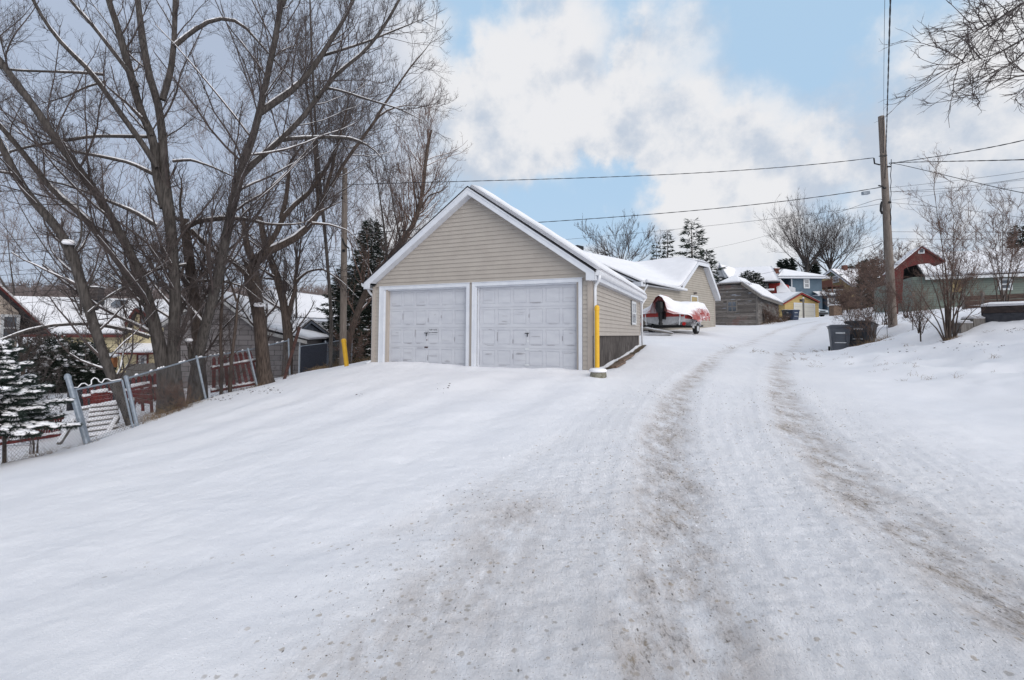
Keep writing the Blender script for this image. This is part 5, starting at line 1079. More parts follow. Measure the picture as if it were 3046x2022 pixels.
# ---- left side
# grey block garage
def block_garage():
    f = Fac(470, 20.5, 893, 21.8, zb=-.9, name='garage', label='grey cement shingle garage with snow on its flared gable roof, behind the fence', cat='garage'); R = f.R; W = f.W
    q = lambda pts, off=0.: [f.q(x, y, off) for x, y in zp('z2', pts)]
    o = -.3; (l, p, b1, e1) = q([(85, 545), (612, 212), (1100, 600), (1562, 708)], o); L = 7
    w = MB(); w.prism([(.2, -1), (W, -1), (W, e1[1] + .02), (b1[0], b1[1] - .06), (p[0], p[1] - .25), (.2, l[1] - .0)], 0, L); w.build('wall', M['block'], R)
    y0, y1 = o, L + .3; r = MB(); s = MB(); t = MB()
    quads = [[(l[0], y0, l[1]), (p[0], y0, p[1]), (p[0], y1, p[1]), (l[0], y1, l[1])], [(p[0], y0, p[1]), (b1[0], y0, b1[1]), (b1[0], y1, b1[1]), (p[0], y1, p[1])], [(b1[0], y0, b1[1]), (e1[0], y0, e1[1]), (e1[0], y1, e1[1]), (b1[0], y1, b1[1])]]
    for i, c in enumerate(quads): r.slab(c, .05); 
    for i, (a, b_) in enumerate(((l, p), (p, b1), (b1, e1))):
        t.prism([(a[0], a[1] - .05), (b_[0], b_[1] - .05), (b_[0], b_[1] - .2), (a[0], a[1] - .2)], y0 - .02, y0 + .02); t.slab([(a[0], y0, a[1] - .17), (b_[0], y0, b_[1] - .17), (b_[0], 0, b_[1] - .17), (a[0], 0, a[1] - .17)], .02)
    r.build('roof', M['shingle'], R); t.build('fascia', M['fasciagrey'], R)
    # one blanket that follows the flare
    snow_sheet(s, quads[0], .17, 16, 16, .06, 101)
    n = 18; pr = [(p[0], p[1]), ((p[0] + b1[0]) / 2, (p[1] + b1[1]) / 2), (b1[0] - .3, b1[1] + .18), (b1[0] + .3, b1[1] + .0), (e1[0], e1[1])]
    for i in range(4): snow_sheet(s, [(pr[i][0] - .06, y0, pr[i][1]), (pr[i + 1][0] + .06, y0, pr[i + 1][1]), (pr[i + 1][0] + .06, y1, pr[i + 1][1]), (pr[i][0] - .06, y1, pr[i][1])], .19, 10, 20, .04, 102)
    s.build('roof_snow', M['snow'], R, smooth=True)
    c = MB(); c.box(W - .04, W + .02, -.03, .03, -.8, e1[1] - .1); c.build('corner_board', M['wframe'], R)
M['fasciagrey'] = mat('pale grey painted fascia', (.42, .42, .42), (.34, .33, .32), rough=.8, scale=6)
block_garage()
def simple(f, k, l, p, r_, L, wall, **kw):
    q = [f.q(x, y, -.3) for x, y in zp(k, [l, p, r_])]; gable_house(f, *q, L, wall, **kw); return f
f = Fac(893, 26.5, 1004, 28.5, name='shed', label='blue grey board shed with a snowy gable roof behind the wooden pole', cat='shed')
simple(f, 'z2', (1478, 622), (1610, 508), (1850, 690), 4.5, 'slate_v', trim='slate_v', th=.14, sth=.17, seed=111)
f = Fac(884, 47, 965, 47, zb=-1, name='cottage', label='lemon yellow cottage with snowy roof glimpsed left of the conifers', cat='house')
def lemon():
    R = f.R; (a, b_) = [f.q(x, y) for x, y in zp('z2', [(1480, 432), (1700, 432)])]; w = MB(); w.box(a[0], b_[0], 0, 6, -2, a[1]); w.build('wall', M['lemon_lap'], R)
    w = MB(); w.box(a[0] - .9, a[0] - .02, .3, 5, -2, a[1] - .3); w.build('side_wall', M['white_lap'], R)
    (c, d) = [f.q(x, y, 3) for x, y in zp('z2', [(1530, 268), (1720, 268)])]; A = [(a[0] - .5, -.5, a[1]), (b_[0] + .4, -.5, a[1]), (d[0] + .4, 3, c[1]), (c[0] - .3, 3, c[1])]; r = MB(); r.slab(A, .15); r.slab([A[3], A[2], (A[1][0], 6.5, a[1]), (A[0][0], 6.5, a[1])], .15); r.build('roof', M['shingle'], R)
    s = MB(); snow_sheet(s, A, .2, 14, 10, .05, 112); s.build('roof_snow', M['snow'], R, smooth=True)
lemon()
f = Fac(600, 42, 838, 40, zb=-2, name='house', label='white house with steep snowy gable behind the grey block garage', cat='house')
simple(f, 'z2', (560, 420), (1190, 208), (1308, 475), 9, 'white_lap', th=.2, sth=.22, seed=121)
# yellow house
def yellow_house():
    f = Fac(170, 31.5, 450, 33, zb=-1.9, name='house', label='cream yellow house with dark red trim, snowy roof and a dark chimney', cat='house'); R = f.R; W = f.W
    q = lambda pts, off=0.: [f.q(x, y, off) for x, y in zp('z1', pts)]
    (e0, e1) = q([(360, 410), (1040, 412)], -.5); (r0, r1_) = q([(60, 95), (1155, 95)], 4.2); (rr,) = q([(1375, 300)], -.3); (w1,) = q([(980, 420)])
    gp = q([(1150, 190)], -.3)[0]; gl = q([(1010, 395)], -.3)[0]
    w = MB(); w.box(.0, w1[0], 0, 8, -.8, e1[1] - .05)
    pk = (gp[0], gp[1]); xr = rr[0]; w.prism([(w1[0], -.8), (W + .9, -.8), (W + .9, rr[1] - .35), (pk[0] + .0, pk[1] - .1), (w1[0], e1[1] - .05)], -.02, 7.9)
    w.build('wall', M['cream_lap'], R)
    r = MB(); s = MB(); zr = r0[1]
    A = [(e0[0] - 2.5, -.5, e0[1]), (e1[0] + .1, -.5, e1[1]), (pk[0] + .4, 4.2, zr), (r0[0], 4.2, zr)]; r.slab(A, .12)
    r.slab([A[3], A[2], (A[2][0], 9, e0[1]), (A[0][0], 9, e0[1])], .12)
    B_ = [(e1[0] + .1, -.5, e1[1]), (pk[0], -.35, pk[1]), (pk[0], 4.4, zr), (A[2][0] - .3, 4.2, zr)]; C_ = [(pk[0], -.35, pk[1]), (xr, -.35, rr[1]), (xr + .3, 4.3, rr[1] + 0.2), (pk[0], 4.4, zr)]
    r.slab(B_, .1); r.slab(C_, .1); r.build('roof', M['shingle'], R)
    snow_sheet(s, A, .2, 26, 14, .10, 131); snow_sheet(s, C_, .18, 12, 8, .08, 132); snow_sheet(s, [(gl[0], -.3, gl[1]), (pk[0], -.3, pk[1]), (pk[0], 4.4, zr), (gl[0] + .2, 4.2, zr - .1)], .16, 10, 10, .08, 133); s.build('roof_snow', M['snow'], R, smooth=True)
    t = MB(); t.prism([(gl[0], gl[1]), (pk[0], pk[1] + .02), (pk[0], pk[1] - .22), (gl[0] + .1, gl[1] - .2)], -.42, -.37); t.prism([(pk[0], pk[1] + .02), (xr, rr[1]), (xr, rr[1] - .2), (pk[0], pk[1] - .22)], -.42, -.37); t.box(e0[0] - 2.4, e1[0], -.56, -.5, e1[1] - .2, e1[1] - .02)
    t.build('red_fascia', M['redtrim'], R)
    (a, b_), (c, d) = q([(768, 12)], 2.6)[0], q([(850, 125)], 2.6)[0]; k = MB(); k.box(a, c, 2.2, 3.1, d - .8, b_); k.build('chimney', M['chim'], R); k = MB(); k.box(a - .06, c + .06, 2.14, 3.16, b_, b_ + .08); k.build('chimney_snow', M['snow'], R)
    k = MB(); k.box(a - .1, c + .1, 2.1, 3.0, d - .9, d - .0); k.build('flashing', M['black'], R)
    (a, b_), = q([(1010, 145)], 2.6); k = MB(); k.slab([(a - .35, 2.2, b_ - .1), (a + .35, 2.2, b_ - .1), (a + .35, 2.9, b_ + .25), (a - .35, 2.9, b_ + .25)], .2); k.build('skylight', M['glass'], R)
    # porch roof, door and window
    (a, b_), (c, d) = q([(985, 540)], -1.2)[0], q([(1305, 565)], -1.2)[0]; A = [(a, -1.2, d), (c, -1.2, d), (c, 0, b_ + .35), (a, 0, b_ + .35)]; k = MB(); k.slab(A, .14); k.build('porch_roof', M['redtrim'], R); s = MB(); snow_sheet(s, A, .13, 12, 6, .04, 134); s.build('porch_snow', M['snow'], R, smooth=True)
    k = MB(); k.tube([(a + .3, -1.1, d - .1), (a + .65, -1.2, d - 2.4)], .04, 6); k.build('porch_post', M['black'], R)
    (a, b_), (c, d) = q([(1178, 590)])[0], q([(1243, 740)])[0]; k = MB(); k.box(a, c, -.06, 0, d, b_); o = k.build('door', M['wframe'], R); k = MB(); k.box(a - .1, a, -.09, 0, d, b_ + .1); k.box(c, c + .1, -.09, 0, d, b_ + .1); k.box(a, c, -.088, 0, b_, b_ + .1); k.build('door_frame', M['redtrim'], o); k = MB(); k.box(a + .15, c - .15, -.075, -.05, (b_ + d) / 2, b_ - .2); k.build('door_glass', M['glass'], o)
    (a, b_), (c, d) = q([(1205, 262)])[0], q([(1255, 380)])[0]; window(R, a, c, d, b_, ft=.1, y=-.09, d=.09, fm='redtrim')
M['chim'] = mat('sooty grey block chimney', (.10, .085, .08), (.06, .05, .05), rough=.95, scale=6, lap=.2)
yellow_house()
# neighbouring house at the left edge
def edge_house():
    f = Fac(-190, 15.5, 52, 17.5, zb=-1.3, name='house', label='beige house with a white framed window cut off by the left edge', cat='house'); R = f.R; W = f.W
    q = lambda pts, off=0.: [f.q(x, y, off) for x, y in zp('z1', pts)]
    (pkq, mid, low) = q([(-330, -260), (120, 120), (420, 400)], -.3); w1 = q([(150, 300)])[0]
    w = MB(); sl = (mid[1] - low[1]) / (low[0] - mid[0]); zt = lambda x: mid[1] - (x - mid[0]) * sl - .1
    w.prism([(-4, -.8), (W, -.8), (W, zt(W)), (-1.5, zt(-1.5)), (-4, zt(-1.5) - 1.8)], 0, 7); w.build('wall', M['beige_lap'], R)
    xa, xb = -1.5, low[0]; A = [(xa, -.3, zt(xa) + .12), (xb, -.3, zt(xb) + .12), (xb, 7.2, zt(xb) + .12), (xa, 7.2, zt(xa) + .12)]; k = MB(); k.slab(A, .08); k.build('roof', M['shingle'], R); s = MB(); snow_sheet(s, A, .15, 16, 14, .05, 141); s.build('roof_snow', M['snow'], R, smooth=True)
    t = MB(); t.prism([(xa, zt(xa) + .1), (xb, zt(xb) + .1), (xb, zt(xb) + .02), (xa, zt(xa) + .02)], -.36, -.31); t.build('red_rake', M['redtrim'], R)
    (a, b_), (c, d) = q([(30, 262)])[0], q([(128, 448)])[0]; window(R, a, c, d, b_, ft=.09, y=-.05, d=.06)
edge_house()

# ------------------------------------------------------------------ conifers
def blobs(cen, rad, seg=7, rings=5, jit=.25, seed=0):
    rng = np.random.default_rng(seed); a = np.arange(seg) * 2 * np.pi / seg; th = np.linspace(0, np.pi, rings)
    base = np.stack([np.outer(np.sin(th), np.cos(a)), np.outer(np.sin(th), np.sin(a)), np.outer(np.cos(th), np.ones(seg))], -1).reshape(-1, 3)
    V = cen[:, None] + base[None] * rad[:, None] * (1 + jit * (rng.random((len(cen), len(base), 1)) - .5) * 2)
    i = np.arange(rings - 1)[:, None] * seg; k = np.arange(seg)[None]; k2 = (k + 1) % seg
    f = np.stack([i + k, i + seg + k, i + seg + k2, i + k2], -1).reshape(-1, 4)
    return V.reshape(-1, 3), (f[None] + (np.arange(len(cen)) * len(base))[:, None, None]).reshape(-1, 4)
def blades(rng, base, dirs, ln, wd, n3=None):
    """flat narrow leaves (two crossed-ish facets) from base along dirs"""
    side = nrm(np.cross(dirs, rng.normal(size=dirs.shape))); up = nrm(np.cross(dirs, side))
    a = base; b = base + dirs * (ln * .5)[:, None] + side * (wd * .5)[:, None] + up * (wd * .15)[:, None]; c = base + dirs * ln[:, None]; d = base + dirs * (ln * .5)[:, None] - side * (wd * .5)[:, None]
    V = np.stack([a, b, c, d], 1).reshape(-1, 3); return V, np.arange(len(V)).reshape(-1, 4)
def conifer(name, base, H, R0, seed, label, nb=90, nl=60, leaf=.28, wd=.06, snow=.5, droop=.35, mat_='needle', pw=.85, sym=1., group=None, cat='conifer', z0=.06, pad=.16, jag=.3, gap=0.):
    rng = np.random.default_rng(seed); b = np.array(base, float); R = empty(name, b, 0, label, cat, group)
    t = MB(); t.tube([(0, 0, -.3), (0, 0, H * .5), (0, 0, H * .99)], [H * .016 + .03, H * .01 + .015, .008], 8); t.build('trunk', M['bark2'], R)
    h = z0 + (1 - z0) * (np.arange(nb) + rng.random(nb) * .6) / nb; az = np.arange(nb) * 2.39996 + rng.random(nb) * .5
    ln = R0 * (1 - h) ** pw * (1 - jag + 2 * jag * rng.random(nb)) + .04 * R0; z = h * H
    K = 9; s = np.linspace(0, 1, K); d = np.stack([np.cos(az), np.sin(az) * sym, np.zeros(nb)], 1)
    lift = .25 * (h - .3)[:, None] * s[None] - droop * (1 - h * .8)[:, None] * s[None] ** 1.4 + .25 * droop * s[None] ** 3
    Bp = d[:, None] * (ln[:, None] * s[None])[:, :, None]; Bp[:, :, 2] += z[:, None] + ln[:, None] * lift
    V1, F1 = tube_mesh(Bp, (.012 + .008 * ln)[:, None] * np.linspace(1, .3, K)[None], 4); mesh_obj('branches', V1, F1, M['bark2'], R)
    n = nb * nl; bi = rng.choice(nb, n, p=ln / ln.sum()); tt = rng.random(n) ** .75; f = tt * (K - 1); i = np.minimum(f.astype(int), K - 2); w = (f - i)[:, None]
    base_ = Bp[bi, i] * (1 - w) + Bp[bi, i + 1] * w; T = nrm(Bp[bi, i + 1] - Bp[bi, i]); side = nrm(np.cross(T, [0, 0, 1.])) * np.where(rng.random(n) < .5, 1, -1)[:, None]
    width = (ln[bi] * .34 * (1 - tt) + leaf * .45); off = rng.random(n)
    base_ = base_ + side * (off * width * .8)[:, None] + T * (off * width * .35)[:, None] + np.array([0, 0, -1.]) * (rng.random(n) * .10 * leaf + off * width * .18)[:, None]
    dr = nrm(T * .7 + side * rng.uniform(.2, .9, n)[:, None] + rng.normal(size=(n, 3)) * .30 + np.array([0, 0, -.10]))
    V, Fq = blades(rng, base_, dr, leaf * rng.uniform(.5, 1.2, n), np.full(n, wd)); mesh_obj('foliage', V, Fq, M[mat_], R)
    if snow > 0:
        m = int(n * .06 * snow); j = rng.choice(n, m); c = base_[j] + np.array([0, 0, pad * .12]); rr = pad * rng.uniform(.35, 1., m); rad = np.stack([rr, rr * rng.uniform(.5, .9, m), rr * .30], 1)
        V, Fq = blobs(c, rad, seed=seed); mesh_obj('snow', V, Fq, M['snow'], R, smooth=True)
    return R
def cpos(px, d): g = G(px, d); return (g[0], g[1], g[2])
def con(px, ytop, d, rpx, seed, label, **kw):
    b = cpos(px, d); H = P(px, ytop, d)[2] - b[2]; return conifer('conifer', b, H, rpx / F * d, seed, label, **kw)
con(2, 1015, 7.6, 185, 201, 'young spruce at the left edge with heavy pads of snow on its boughs', nb=80, nl=520, leaf=.12, wd=.013, snow=.8, pad=.10, droop=.35, jag=.65, mat_='needle_b', z0=.30)
con(1100, 655, 28, 100, 202, 'tall dark conifer flecked with snow just left of the garage', nb=200, nl=110, leaf=.34, wd=.05, snow=1.0, pad=.11, pw=.62, droop=.4)
con(1035, 790, 30, 95, 203, 'broad bushy conifer behind the wooden pole', nb=170, nl=110, leaf=.34, wd=.05, snow=1.0, pad=.11, pw=.5, droop=.35)
con(2062, 648, 62, 88, 204, 'largest of the three dark spruces behind the clipped-gable building', nb=62, nl=60, leaf=.75, wd=.12, snow=1.3, pad=.24, droop=.15, jag=.35, pw=.8)
con(1989, 683, 62, 38, 205, 'middle slender spruce left of the largest one', nb=56, nl=60, leaf=.55, wd=.10, snow=1.1, pad=.2, droop=.2, jag=.3)
con(1955, 716, 62, 32, 206, 'smallest left spruce of the group of three', nb=46, nl=60, leaf=.55, wd=.10, snow=1.1, pad=.2, droop=.2)
con(2105, 740, 60, 80, 207, 'lopsided spruce mass leaning right of the largest spruce', nb=50, nl=50, leaf=.75, wd=.12, snow=1.3, pad=.24, droop=.05, jag=.5)
con(1800, 745, 90, 32, 208, 'small dark conifer under the bare tree behind the garage roof', nb=50, nl=60, leaf=.9, wd=.2, snow=0, droop=.2)
for i, (x, y, w, s_) in enumerate(((2232, 806, 42, 211), (2252, 812, 30, 212), (2207, 822, 26, 213))):
    con(x, y, 64, w, s_, ['rounded snowy cedar behind the weathered shed, largest of three', 'right hand snowy cedar behind the weathered shed', 'left hand leaning snowy cedar behind the weathered shed'][i], nb=110, nl=170, leaf=.26, wd=.06, snow=1.6, pad=.17, pw=.35, droop=.2)
for i, (x, y, w, s_, d_) in enumerate(((2335, 772, 22, 221, 110), (2352, 768, 22, 222, 110), (2420, 772, 22, 223, 110), (2546, 785, 30, 224, 100), (2592, 770, 42, 225, 70), (3050, 668, 60, 226, 40))):
    con(x, y, d_, w, s_, ['left one of two far conifers above the blue house chimney', 'right one of two far conifers above the blue house chimney', 'far conifer between the big tree and the green gable', 'far conifer right of the green gabled house', 'dark conifer among the brush left of the utility pole', 'dark spruce tip at the right edge above the green house'][i], nb=70, nl=60, leaf=.012 * d_, wd=.0028 * d_, snow=.15, pad=.2, droop=.2)
def cedar_hedge():
    rng = np.random.default_rng(5); R = empty('cedar_shrub', cpos(205, 22), 0, 'dense dark evergreen shrub plastered with snow in front of the yellow house', 'shrub'); b = np.array(R.location)
    n = 26000; cs = []
    for px, py, r in ((150, 1055, .9), (200, 1085, 1.0), (250, 1075, .9), (170, 1110, 1.0), (235, 1120, .95), (290, 1100, .5)):
        cs.append((P(px, py, 22), r))
    k = rng.integers(0, len(cs), n); C = np.array([c for c, _ in cs])[k]; Rr = np.array([r for _, r in cs])[k]; d = nrm(rng.normal(size=(n, 3))); rad = Rr * (.55 + .5 * rng.random(n) ** .6) * (.75 + .5 * vnoise(d * 3 + k[:, None]))
    p = C + d * rad[:, None]; V, Fq = blades(rng, p, nrm(d + rng.normal(size=(n, 3)) * .5), .16 * rng.uniform(.5, 1.3, n), np.full(n, .045)); mesh_obj('foliage', V - b, Fq, M['needle'], R)
    m = 700; j = rng.choice(np.where(d[:, 2] > -.2)[0], m); rr = .12 * rng.uniform(.4, 1.1, m); V, Fq = blobs(p[j] + [0, 0, .03], np.stack([rr, rr * .8, rr * .45], 1), seed=3); mesh_obj('snow', V - b, Fq, M['snow'], R, smooth=True)
    t = MB(); t.tube([(0, 0, -.3), (0, 0, 1.2)], .06, 6); t.build('trunk', M['bark2'], R)
cedar_hedge()

# ------------------------------------------------------------------ far bare trees and brush on the right
fan_tree(1848, 800, 640, 70, 301, 'round bare tree above the clipped-gable building, left of the spruces', n=13, spread=.75, lvl=(160, 900, 3200, 3200), r0=3.6, rm=1.8, twig='twig', fork=.5, rf0=.45, ang=(15, 45))
fan_tree(2400, 800, 605, 105, 302, 'left half of the broad bare tree standing behind the blue house', n=16, spread=.62, lvl=(240, 1500, 5200, 6000), r0=5.5, rm=1.7, twig='twig', bark='bark', fork=.40, rf0=.4, ang=(15, 42))
fan_tree(2470, 800, 615, 104, 303, 'right half of the broad bare tree standing behind the blue house', n=15, spread=.66, lvl=(240, 1500, 5200, 6000), r0=5.0, rm=1.7, twig='twig', bark='bark', fork=.40, rf0=.4, ang=(15, 42))
for i, (x, yt, d_, s_, sp) in enumerate(((2560, 790, 60, 311, .8), (2600, 740, 52, 312, .8), (2640, 760, 45, 313, .8), (2500, 850, 55, 314, .9), (2690, 730, 38, 315, .8))):
    fan_tree(x, 900, yt, d_, s_, ['brushy tree in the thicket right of the mustard house', 'tallest brushy tree in the thicket left of the utility pole', 'brushy tree right behind the utility pole', 'low brushy tree at the bend of the alley', 'brushy tree between the pole and the red gable'][i], n=9, spread=sp, lvl=(110, 700, 2400, 2600), r0=3.2, rm=1.3, twig='twig_red', fork=.35, rf0=.45)
def bush(px, pyb, d, stems, seed, label, lvl, r0=5, twig='twig_red', name='shrub', **kw):
    """multi-stemmed shrub; stems: list of pixel end points (fan) with optional mid bend"""
    rng = np.random.default_rng(seed); L = []
    g = P(px, pyb, d)
    for (x, y) in stems:
        bx = px + rng.uniform(-16, 16); mx = bx + (x - bx) * .45 + rng.uniform(-8, 8); my = pyb + (y - pyb) * .5
        L.append(([(bx, pyb + 6), ((bx + mx) / 2 + (bx - mx) * .1, (pyb + my) / 2), (mx, my), ((mx + x) / 2, (my + y) / 2 + 4), (x, y)], [r0 * rng.uniform(.35, .62), r0 * .28, r0 * .05], [d, d + rng.uniform(-.08, .08) * (pyb - y) / F * d * 3]))
    return make_tree(name, L, d, seed, label, 'shrub', lvl=lvl, twig=twig, bark='bark2', snowy=False, base=(g[0], g[1], g[2]), rf0=.55, **kw)
bush(2822, 1012, 14, [(2775, 545), (2838, 520), (2725, 720), (2765, 700), (2880, 640), (2800, 640), (2905, 700), (2940, 760), (2700, 800), (2850, 760), (2690, 880), (2960, 860), (2830, 700), (2870, 820)], 321,
     'large multi-stemmed bare bush on the snow bank at right, tallest of the bushes', (90, 750, 2600, 2400), r0=6, lmax=(1.3, .8, .45, .28), rmin=(.007, .0045, .0035, .003), up=.2)
bush(2985, 905, 15.5, [(2985, 600), (2950, 640), (3030, 590), (3080, 640), (2920, 700), (3050, 720), (2960, 760)], 322, 'bare bush above the timber box at the right edge', (80, 600, 2000, 1800), r0=4.5, lmax=(1.3, .8, .45, .28), rmin=(.007, .0045, .0035, .003), up=.2)
bush(2745, 985, 15, [(2720, 900), (2760, 880), (2700, 920), (2790, 900), (2735, 860)], 323, 'small brown stump-like shrub left of the large bush', (40, 200, 500, 400), r0=3.5, lmax=(.6, .4, .25, .2), rmin=(.005, .004, .003, .003), bark='bark2') if False else bush(2745, 985, 15, [(2720, 900), (2760, 880), (2700, 920), (2790, 900), (2735, 860)], 323, 'small brown stump-like shrub left of the large bush', (40, 200, 500, 400), r0=3.5, lmax=(.6, .4, .25, .2), rmin=(.005, .004, .003, .003))
for i, (px, pb, d_, s_) in enumerate(((2560, 1010, 19, 331), (2600, 1000, 18.5, 332), (2530, 985, 21, 333), (2640, 960, 19.5, 334), (2590, 960, 24, 335), (2700, 940, 19, 336))):
    rng_ = np.random.default_rng(s_)
    st = [(px + rng_.uniform(-95, 80), pb - rng_.uniform(50, 190)) for _ in range(13)]
    bush(px, pb, d_, st, s_, ['arching brown brambles leaning over the grey bins', 'tangled brown brush right behind the grey bins', 'thin brush left of the bins beside the alley', 'brush around the foot of the utility pole', 'high tangle of brush behind the bins', 'brush under the red gable'][i], (34, 200, 480, 300), r0=2.1, lmax=(1.3, .8, .45, .3), rmin=(.005, .004, .003, .0025), up=.02, grav=.05, wig=.2)
bush(1035 + 0, 1090, 21, [(1000, 980), (1060, 960), (1090, 1000), (1040, 1010), (1075, 1030)], 341, 'reddish brush at the foot of the conifers left of the garage', (50, 300, 900, 700), r0=3, lmax=(.9, .6, .4, .25), rmin=(.007, .005, .004, .003))
bush(2290, 965, 38, [(2265, 925), (2285, 915), (2310, 925), (2330, 935), (2345, 945), (2275, 940)], 342, 'dry reddish weeds growing against the weathered shed', (60, 400, 1200, 1000), r0=2.2, lmax=(1.2, .8, .5, .35), rmin=(.012, .009, .007, .006), up=.05)
bush(105, 1310, 9.6, [(60, 1120), (130, 1090), (170, 1150), (90, 1180), (210, 1130), (200, 1200), (40, 1200)], 343, 'thin tangled saplings between the young spruce and the gate', (40, 240, 700, 500), r0=3.2, twig='twig', lmax=(.8, .5, .3, .2), rmin=(.004, .003, .0025, .002), wig=.2)
bush(60, 1080, 17, [(20, 850), (100, 830), (150, 900), (0, 900), (130, 980), (190, 960)], 344, 'bare arching shrub in front of the beige house', (60, 400, 1300, 1200), r0=5, twig='twig', lmax=(1.6, 1., .6, .35), rmin=(.007, .005, .004, .003), wig=.2)
bush(665, 1175, 13.4, [(620, 1090), (650, 1075), (690, 1080), (720, 1100), (600, 1120), (740, 1130)], 345, 'scrubby brown brush along the wire fence between the big trunk and the red panel', (40, 220, 600, 400), r0=2.2, twig='twig', lmax=(.5, .35, .22, .15), rmin=(.004, .003, .0025, .002), wig=.2)
bush(505, 1235, 11.8, [(460, 1160), (490, 1150), (530, 1160), (560, 1175), (440, 1190)], 346, 'scrubby brush at the foot of the largest tree by the gate', (40, 220, 600, 400), r0=2.2, twig='twig_red', lmax=(.5, .35, .22, .15), rmin=(.004, .003, .0025, .002), wig=.2)
def sapling():
    b = ground_px(15, 1382); R = MB(); t = P(8, 1060, 7.7) - b; R.tube([(0, 0, -.2), t * .5 + [.01, 0, 0], t], [.03, .022, .014], 8); o = R.build('sapling', M['bark2']); o.location = b; tag(o, 'thin straight sapling stem at the left edge, in front of the wire fence', 'tree')
sapling()

# ------------------------------------------------------------------ utility poles and wires
def pole(pb, pt, d, r0, r1, label, zb=None):
    b = P(*pb, d); t = P(*pt, d); g = min(b[2], gz(b[0], b[1])) - .3; R = empty('utility_pole', (b[0], b[1], gz(b[0], b[1])), 0, label, 'utility pole'); k = MB()
    k.tube([(b[0], b[1], g), b * .5 + t * .5, t], [r0, (r0 + r1) / 2, r1], 20); k.build('pole', M['polewood'], R, world=True, smooth=False); return R, b, t
PR, pb_, pt_ = pole((2656, 965), (2621, 346), 20.5, .17, .115, 'tall leaning grey wooden utility pole on the snow bank at right')
PL, plb, plt_ = pole((1020, 1088), (1026, 500), 20.5, .155, .11, 'weathered wooden pole between the trees and the garage')
def pfit(name, R, m, fn): k = MB(); fn(k); k.build(name, M[m], R, world=True)
W4 = lambda x, y, d=20.35: P(*zp('r4', [(x, y)])[0], d)
pfit('junction_box', PR, 'galv', lambda k: k.bar(W4(205, 1018, 20.9), W4(265, 1012, 20.9), .14, .14))
pfit('cable_coil', PR, 'black', lambda k: (k.tube([W4(388, 1095), W4(378, 1130), W4(376, 1180), W4(392, 1210)], .045, 8), k.tube([W4(395, 1210), W4(400, 1330), W4(405, 1500), W4(408, 1640)], .014, 6)))
pfit('bracket', PR, 'black', lambda k: (k.tube([W4(360, 672), W4(435, 664)], .02, 6), k.tube([W4(312, 690), W4(318, 740), W4(368, 752)], .03, 6), k.tube([W4(440, 770), W4(470, 768)], .035, 6), k.tube([W4(450, 1103), W4(468, 1100)], .05, 8), k.tube([W4(355, 945), W4(395, 955)], .03, 6), k.tube([W4(398, 967), W4(420, 967)], .05, 8)))
pfit('riser_cable', PR, 'cable', lambda k: k.tube([W4(474, 700 + 0) if i == 0 else W4(470 + 3 * math.sin(i * 1.3), 760 + i * 24) for i in range(24)], .014, 5))
pfit('ground_wire', PR, 'cable', lambda k: k.tube([W4(400, 300 + 38 * i) + [.006 * (-1) ** i, 0, 0] for i in range(10)], .016, 5))
ZL = lambda x, y, d=20.35: P(*zp('z6', [(x, y)])[0], d)
pfit('bracket', PL, 'black', lambda k: (k.tube([ZL(1310, 810), ZL(1335, 870), ZL(1372, 905)], .035, 6), k.tube([ZL(1372, 905), ZL(1380, 990)], .02, 6), k.box(*sum(([v - .05, v + .05] for v in ZL(1325, 925)), [])), k.tube([ZL(1302, 435), ZL(1312, 435)], .05, 6)))
def twist(k, pts, r, pitch=1.1, strands=2):
    p = np.array(pts, float); L = np.r_[0, np.cumsum(np.linalg.norm(np.diff(p, axis=0), axis=1))]; n = int(min(160, max(12, L[-1] / pitch * 6))); s = np.linspace(0, L[-1], n); q = np.stack([np.interp(s, L, p[:, i]) for i in range(3)], 1)
    for i in range(strands):
        a = s / pitch * 2 * math.pi + i * math.pi; k.tube(q + np.stack([np.cos(a) * r * .6, np.zeros(n), np.sin(a) * r * .6], 1), r * .9, 5)
def wire(pts, r, label, tw=False, sag=0.):
    """pts: list of (px,py,d)"""
    p = np.array([P(*q) for q in pts]); t = np.linspace(0, 1, len(p)); tt = np.linspace(0, 1, 25)
    for _ in range(1): q = np.stack([np.interp(tt, t, p[:, i]) for i in range(3)], 1)
    # smooth through the traced points
    c = [np.polyfit(t, p[:, i], min(len(p) - 1, 3)) for i in range(3)]; q = np.stack([np.polyval(ci, tt) for ci in c], 1); q[:, 2] -= sag * 4 * tt * (1 - tt)
    o0 = q[0].copy(); k = MB()
    if tw: twist(k, q - o0, r)
    else: k.tube(q - o0, r, 5)
    o = k.build('overhead_wire', M['cable']); o.location = o0; tag(o, label, 'wire', 'overhead wires along the alley'); return o
dp = 20.4
wire([(1035, 549, 20.4), (1393, 539, 21.5), (1805, 526, 22), (2192, 507, 21.5), (2600, 469, dp)], .013, 'twisted service cable crossing just above the garage peak to the utility pole', tw=True)
wire([(1035, 700, 20.4), (1243, 683, 21.5), (1593, 661, 22), (2150, 619, 21.5), (2614, 557, dp)], .013, 'thick cable passing behind the garage roof to the box near the pole', tw=True)
wire([(1035, 745, 20.4), (1683, 712, 30), (2300, 650, 26), (2620, 594, dp)], .009, 'thin wire above the clipped-gable roof rising to the utility pole')
wire([(2100, 742, 60), (2300, 695, 45), (2500, 630, 30), (2622, 594, dp)], .011, 'thin wire from the spruces up to the utility pole')
